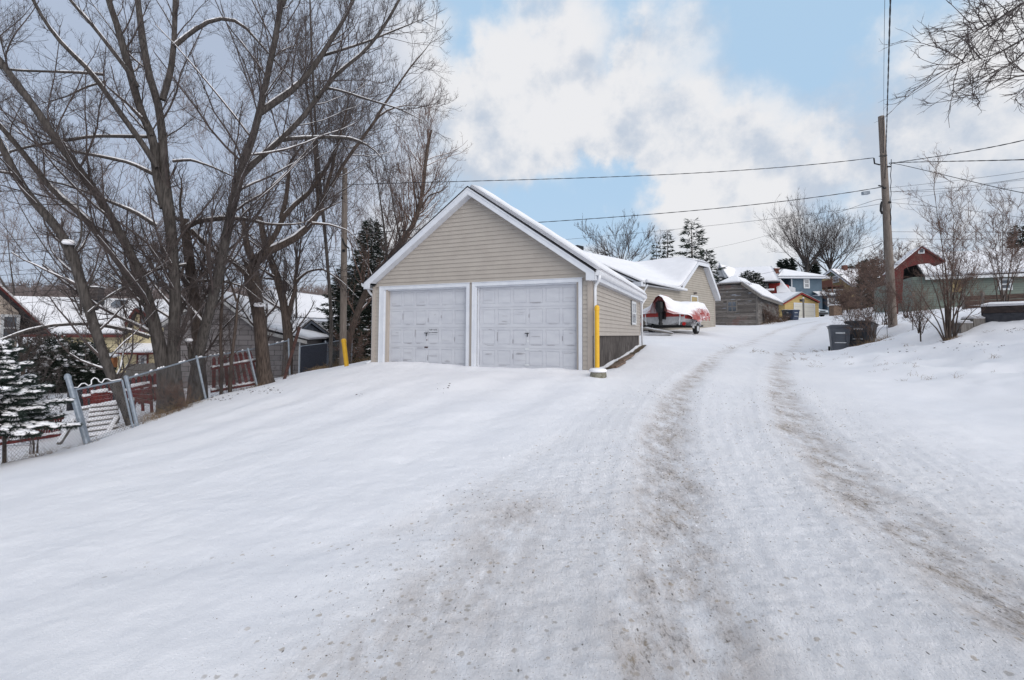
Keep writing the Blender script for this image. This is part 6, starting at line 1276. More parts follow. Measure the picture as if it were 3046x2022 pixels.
for i, (a, b_) in enumerate((((2622, 718, dp), (2150, 840, 70)), ((2622, 722, dp), (2420, 845, 75)), ((2622, 724, dp), (2470, 850, 80)))):
    wire([a, tuple(np.array(a) * .5 + np.array(b_) * .5 + [0, 8, 0]), b_], .014, ['wire sloping down from the pole to the red and white house', 'wire sloping down from the pole to the blue house', 'wire sloping down from the pole to the mustard house'][i])
wire([(2632, 530, 20.3), (2637, 420, 17), (2640, 250, 12.5), (2650, 0, 8.8), (2662, -400, 5.6)], .013, 'twisted cable climbing from the pole and passing overhead out of the picture', tw=True)
wire([(2629, 345, 20.3), (2629, 230, 15), (2632, 0, 10), (2636, -300, 7)], .005, 'thin guy wire running overhead from the pole top')
for i, (pts, r, lb, tw) in enumerate([
    ([(2650, 487, 20.4), (2700, 478, 19), (2850, 455, 16), (3060, 413, 13)], .012, 'upper right cable from the pole rising to the right edge', True),
    ([(2650, 484, 20.4), (2750, 481, 18), (2900, 478, 15), (3060, 474, 13)], .012, 'heavy level cable from the pole to the right edge', True),
    ([(2652, 490, 20.4), (2690, 492, 19.5), (2867, 534, 17), (3060, 576, 15)], .012, 'cable from the pole sloping down to the right edge', False),
    ([(2645, 558, 20.4), (2850, 536, 18), (3060, 508, 15)], .006, 'thin wire right of the pole, highest of the thin ones', False),
    ([(2647, 570, 20.4), (2800, 561, 19), (2920, 548, 17), (3060, 528, 15)], .007, 'thin wire right of the pole crossing the sloping cable', False),
    ([(2650, 570, 20.4), (2850, 567, 18), (3060, 556, 15)], .005, 'nearly level thin wire right of the pole, at mid height', False),
    ([(2650, 595, 20.4), (2790, 576, 19), (2920, 552, 17), (3060, 534, 15)], .005, 'thin wire rising steadily to the right from the lower bracket', False),
    ([(2650, 602, 20.4), (2850, 622, 18), (3060, 650, 15)], .006, 'thin wire falling to the right behind the tall bush', False),
    ([(2650, 689, 20.4), (3060, 691, 15)], .007, 'level wire right of the pole above the red gable', False),
    ([(2652, 710, 20.4), (2850, 712, 18), (3060, 716, 15)], .007, 'lowest level wire right of the pole, behind the bushes', False)]): wire(pts, r, lb, tw)
for i, (y0, y1, dd) in enumerate(((712, 660, 12), (752, 700, 12), (775, 735, 14), (816, 770, 13), (850, 790, 13), (870, 815, 14), (905, 830, 14))):
    wire([(-60, y0 + 6, dd), (480, (y0 + y1) / 2 + 2, (dd + 20) / 2), (1010, y1, 20.4)], .007, '%s thin wire left of the wooden pole, counted from the top' % ['first', 'second', 'third', 'fourth', 'fifth', 'sixth', 'seventh'][i])

# ------------------------------------------------------------------ chain link fence and gate
def pxg(px, py, d): b = P(px, py, d); return np.array([b[0], b[1], gz(b[0], b[1])])
FP = [((258, 1322), (201, 1120), 9.35, .045), ((408, 1267), (375, 1122), 10.6, .04), ((613, 1173), (585, 1062), 13.0, .03), ((765, 1156), (738, 1038), 15.4, .03), ((862, 1110), (858, 1010), 17.9, .03), ((975, 1098), (968, 1016), 21.4, .035)]
def chain_mesh(k, a0, a1, t0, t1, cell=.066, r=.0019):
    a0, a1, t0, t1 = map(np.array, (a0, a1, t0, t1)); L = np.linalg.norm(a1 - a0); H = (np.linalg.norm(t0 - a0) + np.linalg.norm(t1 - a1)) / 2
    def pt(s, h): b = a0 + (a1 - a0) * s / L; t = t0 + (t1 - t0) * s / L; w = math.sin(s * 1.7) * .012 + math.sin(h * 5 + s * 3) * .008; return b + (t - b) * h / H + np.array([w, w, 0])
    n = int((L + H) / cell); segs = []
    for i in range(n + 1):
        c = i * cell
        for sg in (1, -1):
            s0, s1 = (c - H, c) if sg > 0 else (c, c - H)          # bottom s, top s
            h0, h1 = 0., H; lo, hi = s0, s1
            ps = []
            for u in np.linspace(0, 1, 6): s_ = s0 + (s1 - s0) * u; ps.append((s_, H * u))
            ps = [(s_, h_) for s_, h_ in ps]
            # clip to panel
            dS = s1 - s0
            ua, ub = 0., 1.
            for bound in (0, L):
                ub_ = (bound - s0) / dS
                if bound == 0: (ua, ub) = (max(ua, ub_), ub) if dS > 0 else (ua, min(ub, ub_))
                else: (ua, ub) = (ua, min(ub, ub_)) if dS > 0 else (max(ua, ub_), ub)
            if ub - ua < .02: continue
            m = 5; segs.append([pt(s0 + dS * u, H * u) for u in np.linspace(ua, ub, m)])
    S = np.array(segs); V, Fq = tube_mesh(S, np.full(S.shape[:2], r), 3); k.add(V, [tuple(f) for f in Fq])
def fence():
    bs = [pxg(*p[0], p[2]) for p in FP]; ts = []
    for p, b in zip(FP, bs): ts.append(P(*p[1], p[2] + .02))
    b0 = bs[1]; R = empty('chain_link_fence', b0, 0, 'galvanised chain link fence sagging down the slope, from the gate to the dark sheet', 'fence')
    for i, (p, b, t) in enumerate(zip(FP, bs, ts)):
        if i == 0: continue
        k = MB(); n = (t - b) / np.linalg.norm(t - b); k.tube([b - n * .3, t], p[3], 10); k.build('post', M['galv'], R, world=True)
        k = MB(); k.tube([t, t + n * .02, t + n * .05], [p[3] * 1.15, p[3] * 1.15, p[3] * .3], 10); k.build('post_cap', M['galv'], R, world=True)
    # extra line post, the fence ends at the leaning pipe
    sag = [(1, 2), (2, 3), (3, 4)]
    for i, j in sag:
        k = MB(); m = (ts[i] + ts[j]) / 2 - [0, 0, .03]; k.tube([ts[i] - [0, 0, .03], m, ts[j] - [0, 0, .03]], .021, 8); k.build('top_rail', M['galv'], R, world=True)
        k = MB(); chain_mesh(k, bs[i], bs[j], ts[i] - [0, 0, .03], ts[j] - [0, 0, .03]); k.build('mesh', M['wire'], R, world=True)
    s = MB(); rng = np.random.default_rng(3)
    for i, j in sag:
        for _ in range(9):
            u = rng.uniform(.02, .95); a = ts[i] + (ts[j] - ts[i]) * u; b_ = ts[i] + (ts[j] - ts[i]) * min(1, u + rng.uniform(.02, .07)); s.tube([a + [0, 0, -.012], (a + b_) / 2 + [0, 0, .004], b_ + [0, 0, -.012]], [.004, .02, .004], 6)
    s.build('rail_snow', M['snow'], R, world=True, smooth=True)
    # corner post and gate at the left
    R2 = empty('gate_post', bs[0], 0, 'thick leaning galvanised post on the hinge side of the wire gate', 'post'); k = MB(); n = (ts[0] - bs[0]) / np.linalg.norm(ts[0] - bs[0]); k.tube([bs[0] - n * .3, ts[0]], .048, 12); k.build('post', M['galv'], R2, world=True)
    k = MB(); k.tube([ts[0] - n * .05, ts[0] - n * .005, ts[0] + n * .045, ts[0] + n * .065], [.056, .058, .04, .01], 12); k.build('cap', M['galv'], R2, world=True)
    R3 = empty('wire_gate', (bs[0] + bs[1]) / 2, 0, 'narrow wire gate with a curled white top wire between two leaning posts', 'gate')
    q = [P(*zp('z1', [v])[0], d_) for v, d_ in (((640, 880), 9.5), ((1035, 800), 10.4), ((1130, 1215), 10.45), ((760, 1330), 9.5))]
    for a, b_ in ((0, 1), (1, 2), (2, 3), (3, 0)):
        k = MB(); k.tube([q[a], q[b_]], .02, 8); k.build('frame', M['galv'], R3, world=True)
    k = MB(); chain_mesh(k, q[3], q[2], q[0], q[1]); k.build('mesh', M['wire'], R3, world=True)
    k = MB(); pts = [(625, 862), (660, 862), (690, 830), (720, 825), (750, 848), (775, 835), (775, 800), (800, 778), (830, 790), (840, 812), (865, 822), (885, 790), (915, 788), (945, 805), (985, 798), (1030, 790)]
    w = [P(*zp('z1', [v])[0], 9.5 + (v[0] - 625) / 405 * .9) for v in pts]; w = np.array(w); t = np.linspace(0, 1, len(w)); tt = np.linspace(0, 1, 60); w = np.stack([np.interp(tt, t, w[:, i]) for i in range(3)], 1); k.tube(w, .011, 6); k.build('curled_wire', M['snow'], R3, world=True, smooth=True)
    # fence left of the hinge post, half sunk in snow
    R4 = empty('chain_link_fence', bs[0] + [-1., -1., 0], 0, 'low stretch of chain link left of the gate, half buried in snow', 'fence'); a1 = bs[0]; a0 = pxg(-40, 1400, 7.4); k = MB(); chain_mesh(k, a0, a1, a0 + [0, 0, .55], a1 + [0, 0, .55]); k.build('mesh', M['wire'], R4, world=True)
    k = MB(); k.tube([a0 - [.05, 0, .3], a0 + [-.05, 0, .6]], .025, 8); k.build('post', M['galv'], R4, world=True)
    # second line with the dark privacy sheet
    g0, g1 = pxg(893, 1105, 19.4), pxg(974, 1096, 21.2); z0 = P(893, 1030, 19.4)[2]; z1 = P(970, 1020, 21.2)[2]
    R5 = empty('sheeted_gate', g0, 0, 'chain link gate backed with a dark navy sheet beside the grey block garage', 'gate'); k = MB(); k.add([g0, g1, [g1[0], g1[1], z1], [g0[0], g0[1], z0], g0 + [.02, .03, 0], g1 + [.02, .03, 0], [g1[0] + .02, g1[1] + .03, z1], [g0[0] + .02, g0[1] + .03, z0]], [(0, 1, 2, 3), (7, 6, 5, 4), (0, 3, 7, 4), (1, 5, 6, 2), (3, 2, 6, 7), (0, 4, 5, 1)]); k.build('sheet', M['bluetarp'], R5, world=True)
    k = MB(); chain_mesh(k, g0 - [.02, .05, 0], g1 - [.02, .05, 0], [g0[0] - .02, g0[1] - .05, z0], [g1[0] - .02, g1[1] - .05, z1], r=.003); k.build('mesh', M['wire'], R5, world=True)
    k = MB(); k.tube([g0 - [.02, .05, .2], [g0[0] - .02, g0[1] - .05, z0 + .02]], .025, 8); k.tube([[g0[0] - .02, g0[1] - .05, z0], [g1[0] - .02, g1[1] - .05, z1]], .022, 8); k.tube([g1 - [.02, .05, .2], [g1[0] - .02, g1[1] - .05, z1]], .025, 8); k.build('frame', M['galv'], R5, world=True)
    e0, e1 = pxg(978, 1094, 21.6), pxg(1046, 1068, 24.5); h0 = P(978, 1018, 21.6)[2]; h1 = P(1044, 1006, 24.5)[2]; R6 = empty('chain_link_fence', e0, 0, 'short bare chain link section behind the leaning yellow post', 'fence')
    k = MB(); chain_mesh(k, e0, e1, [e0[0], e0[1], h0], [e1[0], e1[1], h1], cell=.075, r=.003); k.build('mesh', M['wire'], R6, world=True)
    for e, h in ((e0, h0), (e1, h1), ((e0 + e1) / 2, (h0 + h1) / 2)): k = MB(); k.tube([e - [0, 0, .3], [e[0], e[1], h + .03]], .03, 8); k.build('post', M['galv'], R6, world=True)
    k = MB(); k.tube([[e0[0], e0[1], h0], [e1[0], e1[1], h1]], .02, 8); k.build('top_rail', M['galv'], R6, world=True)
    # leaning rusty pipe
    a, b_ = pxg(846, 1131, 16.6), P(891, 972, 16.9); k = MB(); k.tube([a - (b_ - a) * .1 - a, b_ - a], .055, 10); o = k.build('pipe', M['rust']); o.location = a; tag(o, 'rusty steel pipe leaning right at the end of the chain link fence', 'pipe')
fence()

# ------------------------------------------------------------------ red pickets, pallets and junk below the fence
def picket_panel(name, tl, tr_, br, bl, d0, d1, n, label, tarp=False, pointed=True, rails=(.2, .85), snowrail=None, kind='fence', wd=.09, sn=True, th=.02):
    a, b_, c, e = P(*bl, d0), P(*br, d1), P(*tr_, d1), P(*tl, d0); R = empty(name, a, 0, label, kind)
    for i in range(n):
        u = (i + .5) / n; p0 = a + (b_ - a) * u; p1 = e + (c - e) * u; k = MB(); k.bar(p0, p1, wd, th)
        if pointed: k.tube([p1, p1 + (p1 - p0) * .06], [wd * .5, .004], 4)
        k.build('picket', M['redwood'], R, world=True)
    nn = np.cross(b_ - a, e - a); nn /= np.linalg.norm(nn); nn = nn if nn[1] < 0 else -nn
    for h in rails:
        p, q = a + (e - a) * h + nn * .03, b_ + (c - b_) * h + nn * .03; k = MB(); k.bar(p, q, .035, .09); k.build('rail', M['redwood'], R, world=True)
        if sn: s = MB(); L = 14; pts = [p + (q - p) * i / L + [0, 0, .05] for i in range(L + 1)]; s.tube(pts, [.02 + .03 * vnoise([[i * .7, h * 9, 1]])[0] for i in range(L + 1)], 8); s.build('rail_snow', M['snow'], R, world=True, smooth=True)
    return R
Z1 = lambda *p: zp('z1', [p])[0]
Z2 = lambda *p: zp('z2', [p])[0]
picket_panel('picket_fence', Z1(-60, 1180), Z1(530, 1110), Z1(510, 1265), Z1(-60, 1350), 10.2, 11.6, 24, 'low red picket railing lying along the snow at the left edge', pointed=False, rails=(.04, .96), wd=.035)
picket_panel('picket_fence', Z2(600, 905), Z2(1010, 830), Z2(1110, 1150), Z2(590, 1240), 13.9, 15.9, 8, 'red picket panel with pointed tops propped behind the chain link between the trunks', rails=(.04, .72), wd=.10)
picket_panel('picket_fence', Z1(690, 870), Z1(1380, 740), Z1(1390, 985), Z1(700, 1040), 14.5, 16.5, 14, 'dark red pickets in front of black tarpaulin behind the gate', rails=(.55,), wd=.11)
def junk():
    a, b_ = P(*Z1(560, 1090), 15.3), P(*Z1(1420, 930), 17.0); t = P(*Z1(560, 880), 15.3)[2]; t2 = P(*Z1(1420, 745), 17.0)[2]
    R = empty('tarpaulin', a, 0, 'black tarpaulin sheet hung behind the dark red pickets', 'tarpaulin'); n = 30; V, Fc = [], []
    for i in range(n + 1):
        u = i / n; p = a + (b_ - a) * u; w = .06 * math.sin(i * 1.9); V += [(p[0] + w, p[1] + w, p[2] - .3), (p[0] + w * 1.5, p[1] + w, t + (t2 - t) * u + .03 * math.sin(i * .9)), (p[0] + w, p[1] + w + .03, p[2] - .3), (p[0] + w * 1.5, p[1] + w + .03, t + (t2 - t) * u + .03 * math.sin(i * .9))]
    for i in range(n): k = 4 * i; Fc += [(k, k + 4, k + 5, k + 1), (k + 3, k + 7, k + 6, k + 2), (k + 1, k + 5, k + 7, k + 3), (k, k + 2, k + 6, k + 4)]
    mesh_obj('sheet', np.array(V) - a, Fc, M['tarp'], R, smooth=True)
    for i, (q, d_, lb) in enumerate((([(770, 925), (915, 905), (955, 1000), (770, 1020)], 12.4, 'red slatted bench back topped with snow, directly behind the gate'), ([(1110, 870), (1270, 838), (1290, 990), (1120, 960)], 13.4, 'red slatted bench back left of the big trunk'))):
        R = empty('bench', P(*Z1(*q[3]), d_), 0, lb, 'bench'); pts = [P(*Z1(*v), d_ + (.25 if j in (1, 2) else 0)) for j, v in enumerate(q)]
        for h in (0, .33, .66, 1.):
            k = MB(); k.bar(pts[3] + (pts[0] - pts[3]) * h, pts[2] + (pts[1] - pts[2]) * h, .03, .10); k.build('slat', M['redwood'], R, world=True)
        for u in (.05, .5, .95):
            k = MB(); p0 = pts[3] + (pts[2] - pts[3]) * u; p1 = pts[0] + (pts[1] - pts[0]) * u; k.bar(p0 - [0, -.05, .3], p1 + [0, .05, 0], .06, .05); k.build('leg', M['redwood'], R, world=True)
        s = MB(); L = 10; s.tube([pts[0] + (pts[1] - pts[0]) * j / L + [0, 0, .07] for j in range(L + 1)], [.03 + .03 * vnoise([[j * .9, i, 2]])[0] for j in range(L + 1)], 8); s.build('snow_cap', M['snow'], R, world=True, smooth=True)
    # snow laden slatted pallet leaning behind the gate
    q = [P(*Z1(770, 1030), 11.6), P(*Z1(985, 1010), 12.0), P(*Z1(1010, 1110), 11.6), P(*Z1(900, 1310), 10.9), P(*Z1(690, 1330), 10.5)]
    tl, tr_, br, bl = q[0], q[1], P(*Z1(950, 1290), 10.9), P(*Z1(690, 1335), 10.4)
    R = empty('pallet', bl, 0, 'slatted wooden pallet tilted behind the gate, every slat carrying snow', 'pallet'); n = 8
    for i in range(n):
        u = i / (n - 1); p0 = bl + (tl - bl) * u; p1 = br + (tr_ - br) * u; p1 = p1 + (p1 - p0) * (.18 * math.sin(u * 3.1)); k = MB(); k.bar(p0, p1, .10, .025); k.build('slat', M['greypost'], R, world=True)
        s = MB(); s.tube([p0 + (p1 - p0) * j / 8 + [0, -.01, .035] for j in range(9)], [.035 + .02 * vnoise([[j * .8, i * 3, 4]])[0] for j in range(9)], 8); s.build('slat_snow', M['snow'], R, world=True, smooth=True)
    for a_, b2 in ((bl, tl), (br, tr_)): k = MB(); k.bar(a_ + [0, .05, -.05], b2 + [0, .05, 0], .05, .06); k.build('runner', M['greypost'], R, world=True)
    for i, (p, q_, d0, d1, lb) in enumerate((((500, 1345), (625, 1145), 10.3, 10.6, 'snow covered plank propped against the hinge post'), ((870, 1330), (1000, 1120), 10.9, 11.4, 'thin board leaning on the right side of the pallet'), ((640, 1060), (1140, 975), 12.2, 12.6, 'horizontal log with snow behind the gate'))):
        a_, b2 = P(*Z1(*p), d0), P(*Z1(*q_), d1); k = MB(); k.bar(np.zeros(3), b2 - a_, .09, .05); o = k.build('board', M['greypost']); o.location = a_; tag(o, lb, 'board'); s = MB(); s.tube([(b2 - a_) * j / 8 + [0, -.01, .05] for j in range(9)], [.03 + .03 * vnoise([[j * .8, i * 3, 7]])[0] for j in range(9)], 8); s.build('snow_cap', M['snow'], o, smooth=True)
    # bird house on its post, grey board fences, snow topped table
    a_ = P(*Z1(955, 760), 18); b2 = P(*Z1(953, 650), 18); R = empty('birdhouse', (a_[0], a_[1], gz(a_[0], a_[1])), 0, 'small orange brown birdhouse with a snow cap in front of the yellow house', 'birdhouse'); k = MB(); k.tube([(a_[0], a_[1], R.location[2]), b2], .03, 6); k.build('post', M['greypost'], R, world=True)
    k = MB(); x, y, z = b2; k.box(x - .12, x + .12, y - .1, y + .1, z - .18, z + .16); k.prism([(x - .12, z + .16), (x + .12, z + .16), (x, z + .28)], y - .1, y + .1); k.build('box', M['orangewood'], R, world=True); s = MB(); snow_sheet(s, [(x - .18, y - .14, z + .2), (x + .18, y - .14, z + .2), (x + .18, y + .14, z + .24), (x - .18, y + .14, z + .24)], .1, 8, 8, .02, 5); s.build('snow_cap', M['snow'], R, world=True, smooth=True)
    for i, (q, d_, lb) in enumerate((([(1065, 668), (1350, 650), (1350, 735), (1065, 735)], 26, 'grey weathered board fence below the yellow house door'), ([(610, 790), (1060, 735), (1060, 790), (610, 830)], 24, 'lower grey board fence seen over the gate'))):
        tl, tr_, br, bl = [P(*Z1(*v), d_) for v in q]; zb = gz(bl[0], bl[1]); R = empty('board_fence', (bl[0], bl[1], zb), 0, lb, 'fence'); n = 26
        k = MB()
        for j in range(n): u = j / n; x0 = bl[0] + (br[0] - bl[0]) * u; x1 = bl[0] + (br[0] - bl[0]) * (u + .9 / n); zt = tl[2] + (tr_[2] - tl[2]) * u; k.box(x0, x1, bl[1], bl[1] + .03, zb - .3, zt + .02 * math.sin(j * 2.3))
        k.build('boards', M['greypost'], R, world=True); k = MB(); k.box(bl[0], br[0], bl[1] + .03, bl[1] + .08, zb + .3, zb + .4); k.build('rail', M['greypost'], R, world=True)
M['orangewood'] = mat('orange brown wood', (.26, .11, .045), (.2, .08, .035), rough=.8, scale=6)
junk()

# ------------------------------------------------------------------ covered boat on its trailer
M['boatcover'] = mat('faded red boat cover', (.38, .095, .085), (.27, .05, .05), rough=.8, scale=3, bump=.4, stretch=(1, 1, .4), snow=(-.05, .45, .90, 4.5))
M['hullwhite'] = mat('white hull paint', (.55, .56, .58), rough=.35, spec=.5)
M['hullred'] = mat('red hull paint', (.42, .05, .045), rough=.35, spec=.5)
M['boatcover_end'] = mat('frosted red boat cover', (.50, .25, .24), (.36, .10, .095), rough=.85, scale=4, bump=.4, stretch=(1, 1, .3), dirt=(.66, .58, .60), dlo=.5)
M['lens'] = mat('red lamp lens', (.40, .02, .02), rough=.3)
M['rubber'] = mat('tyre rubber', (.02, .02, .02), rough=.85)
def boat():
    g = G(1973, 23.6); g[2] -= .02; ang = math.atan2(.77, .64); R = empty('boat', g, ang, 'motor boat under a red cover heaped with snow, parked beside the tan building', 'boat'); R.scale = (.98, 1, 1.02)
    # local x = forward, y = port(left of heading)
    s = np.linspace(0, 1, 15); K = 9
    V = []
    for u in s:
        x = u * 4.9; w = 1.08 * (1 - max(0, (u - .45) / .55) ** 2.2) + .02; keel = .42 + .35 * max(0, (u - .6) / .4) ** 2; ch = .60 + .25 * max(0, (u - .55) / .45) ** 2; top = 1.02 + .18 * u
        V += [(x, w, top), (x, w * .99, ch + .14), (x, w * .86, ch), (x, w * .4, keel + .06), (x, 0, keel), (x, -w * .4, keel + .06), (x, -w * .86, ch), (x, -w * .99, ch + .14), (x, -w, top)]
    Fc = [(i * K + j, (i + 1) * K + j, (i + 1) * K + j + 1, i * K + j + 1) for i in range(14) for j in range(K - 1)] + [tuple(range(K))]
    mi = [1 if (f % (K - 1)) in (0, K - 2) else 0 for f in range(14 * (K - 1))] + [0]
    mesh_obj('hull', V, Fc, [M['hullwhite'], M['hullred']], R, mi)
    t = MB(); t.box(-.02, -.004, -1.05, 1.05, .84, 1.02); t.build('transom_stripe', M['hullred'], R)
    secs = [(-.55, [(-.36, 1.12), (-.34, 1.25), (-.29, 1.5), (-.17, 1.76), (0, 1.88), (.15, 1.78), (.26, 1.55), (.32, 1.3), (.36, 1.1)]),
            (-.32, [(-.62, 1.0), (-.52, 1.15), (-.38, 1.45), (-.2, 1.84), (.04, 1.95), (.24, 1.8), (.40, 1.5), (.56, 1.2), (.7, .98)]),
            (-.06, [(-1.08, .92), (-.85, 1.12), (-.5, 1.45), (-.22, 1.88), (.06, 1.97), (.3, 1.74), (.58, 1.4), (.95, 1.15), (1.12, .9)]),
            (.25, [(-1.2, .86), (-1.12, 1.15), (-.75, 1.42), (-.3, 1.72), (.1, 1.80), (.45, 1.5), (.75, 1.32), (1.1, 1.22), (1.18, .84)]),
            (.9, [(-1.22, .72), (-1.18, 1.28), (-1.0, 1.60), (-.4, 1.58), (0, 1.5), (.4, 1.5), (.9, 1.46), (1.15, 1.2), (1.2, .78)]),
            (1.8, [(-1.22, .66), (-1.2, 1.3), (-1.0, 1.66), (-.4, 1.68), (0, 1.66), (.4, 1.66), (.95, 1.6), (1.18, 1.25), (1.22, .75)]),
            (3.0, [(-1.18, .74), (-1.14, 1.3), (-.94, 1.66), (-.4, 1.68), (0, 1.66), (.4, 1.66), (.9, 1.6), (1.12, 1.25), (1.16, .8)]),
            (4.0, [(-.92, .86), (-.86, 1.25), (-.7, 1.5), (-.3, 1.52), (0, 1.52), (.3, 1.52), (.68, 1.46), (.84, 1.2), (.9, .9)]),
            (4.95, [(-.12, 1.0), (-.1, 1.12), (-.08, 1.2), (-.03, 1.24), (0, 1.25), (.03, 1.24), (.08, 1.2), (.1, 1.12), (.12, 1.0)])]
    xs = np.array([q[0] for q in secs]); S = np.array([q[1] for q in secs]); X = np.linspace(-.55, 4.95, 70); m = 49; js = np.linspace(0, 8, m)
    grid = np.zeros((70, m, 3))
    for i, x in enumerate(X):
        row = np.stack([np.interp(x, xs, S[:, j, c]) for j in range(9) for c in (0, 1)]).reshape(9, 2); grid[i, :, 0] = x; grid[i, :, 1] = np.interp(js, range(9), row[:, 0]); grid[i, :, 2] = np.interp(js, range(9), row[:, 1])
    for _ in range(3): grid[1:-1, 1:-1] = (grid[1:-1, 1:-1] * 2 + grid[:-2, 1:-1] + grid[2:, 1:-1] + grid[1:-1, :-2] + grid[1:-1, 2:]) / 6
    p = grid.reshape(-1, 3); p[:, 1] *= 1.14; edge = np.abs(np.tile(js, 70) - 4) / 4
    fold = (vnoise(np.c_[p[:, 0] * 5.5, p[:, 1] * 1.2, p[:, 2] * .8]) - .5) * .16 * edge ** 1.5 + (fbm(p * 3, 3) - .5) * .10
    p[:, 1] += np.sign(p[:, 1]) * fold; p[:, 2] += (fbm(p * 2.2 + 4, 3) - .5) * .12; low = (edge > .95); p[low, 2] += (vnoise(np.c_[p[low, 0] * 2.5, p[low, 0] * 0, p[low, 1]]) - .6) * .3
    idx = np.arange(70 * m).reshape(70, m); Fq = np.stack([idx[:-1, :-1], idx[1:, :-1], idx[1:, 1:], idx[:-1, 1:]], -1).reshape(-1, 4)[:, ::-1]
    mesh_obj('cover', p, Fq, M['boatcover'], R, smooth=True)
    sp_ = [(y * 1.12, z - .02) for y, z in secs[2][1]]; k = MB(); k.add([(x, y, z) for x in (.0, .03) for y, z in sp_], [tuple(range(9)), tuple(range(17, 8, -1))] + [(i, (i + 1) % 9, (i + 1) % 9 + 9, i + 9) for i in range(9)]); k.build('cover_end', M['boatcover_end'], R)
    e = MB(); e.tube([(-.40, 0, 1.62), (-.40, 0, 1.55), (-.40, 0, 1.25), (-.38, 0, 1.05)], [.10, .21, .23, .17], 12); e.tube([(-.36, 0, 1.05), (-.34, 0, .62), (-.36, 0, .42)], [.12, .08, .10], 10); e.tube([(-.52, 0, .50), (-.22, 0, .48)], [.04, .07], 8)
    e.box(-.22, -.02, -.16, .16, .72, 1.1); e.build('outboard_motor', M['black'], R)
    T = empty('boat_trailer', g, ang, 'low black boat trailer with snowy fenders and red lamps under the covered boat', 'trailer'); T.scale = (.98, 1, 1)
    f = MB(); f.bar((-.1, -.75, .42), (4.2, -.62, .46), .08, .1); f.bar((-.1, .75, .42), (4.2, .62, .46), .08, .1); f.bar((-.1, -1.15, .40), (-.1, 1.15, .40), .08, .08); f.bar((1.35, -1.15, .36), (1.35, 1.15, .36), .08, .08); f.bar((4.2, -.62, .46), (5.9, 0, .46), .08, .08); f.bar((4.2, .62, .46), (5.9, 0, .46), .08, .08); f.bar((2.8, -.7, .42), (2.8, .7, .42), .06, .08); f.build('frame', M['black'], T)
    for sy in (-1, 1):
        y = sy * 1.18; w = MB(); w.tube([(1.35, y - .1, .28), (1.35, y - .08, .28), (1.35, y + .08, .28), (1.35, y + .1, .28)], [.24, .28, .28, .24], 22); wo = w.build('wheel', M['rubber'], T); h = MB(); h.tube([(1.35, y - .105, .28), (1.35, y + .105, .28)], .15, 14); h.build('rim', M['hullwhite'], wo)
        fn = MB()
        for k in range(10):
            a0, a1 = math.pi * k / 10, math.pi * (k + 1) / 10; c0, c1 = (1.35 + .40 * math.cos(a0), .30 + .36 * math.sin(a0)), (1.35 + .40 * math.cos(a1), .30 + .36 * math.sin(a1)); fn.bar((c0[0], y, c0[1]), (c1[0], y, c1[1]), .26, .03)
        fo = fn.build('fender', M['hullwhite'], T); sn = MB(); sn.tube([(1.35 + .34 * math.cos(a), y, .34 + .36 * math.sin(a)) for a in np.linspace(.5, 2.6, 9)], [.02, .06, .09, .10, .10, .10, .09, .06, .02], 8); sn.build('fender_snow', M['snow'], fo, smooth=True)
        l = MB(); l.tube([(-.18, sy * 1.1, .50), (-.13, sy * 1.1, .50)], .085, 12); l.build('tail_lamp', M['lens'], T)
        l = MB(); l.bar((-.1, sy * .85, .44), (-.1, sy * .9, 1.0), .05, .04); l.build('guide_post', M['wframe'], T)
    gw = G(1912, 23.0); k = MB(); k.bar((0, 0, .32), (1.35, -.25, .06), .5, .04); o = k.build('plank', M['greypost']); o.location = gw; tag(o, 'snow covered board sloping down left of the boat trailer', 'plank'); s2 = MB(); snow_sheet(s2, [(0, -.22, .34), (1.33, -.48, .09), (1.37, -.02, .09), (0, .26, .34)], .07, 10, 6, .02, 8); s2.build('snow_cover', M['snow'], o, smooth=True)
boat()
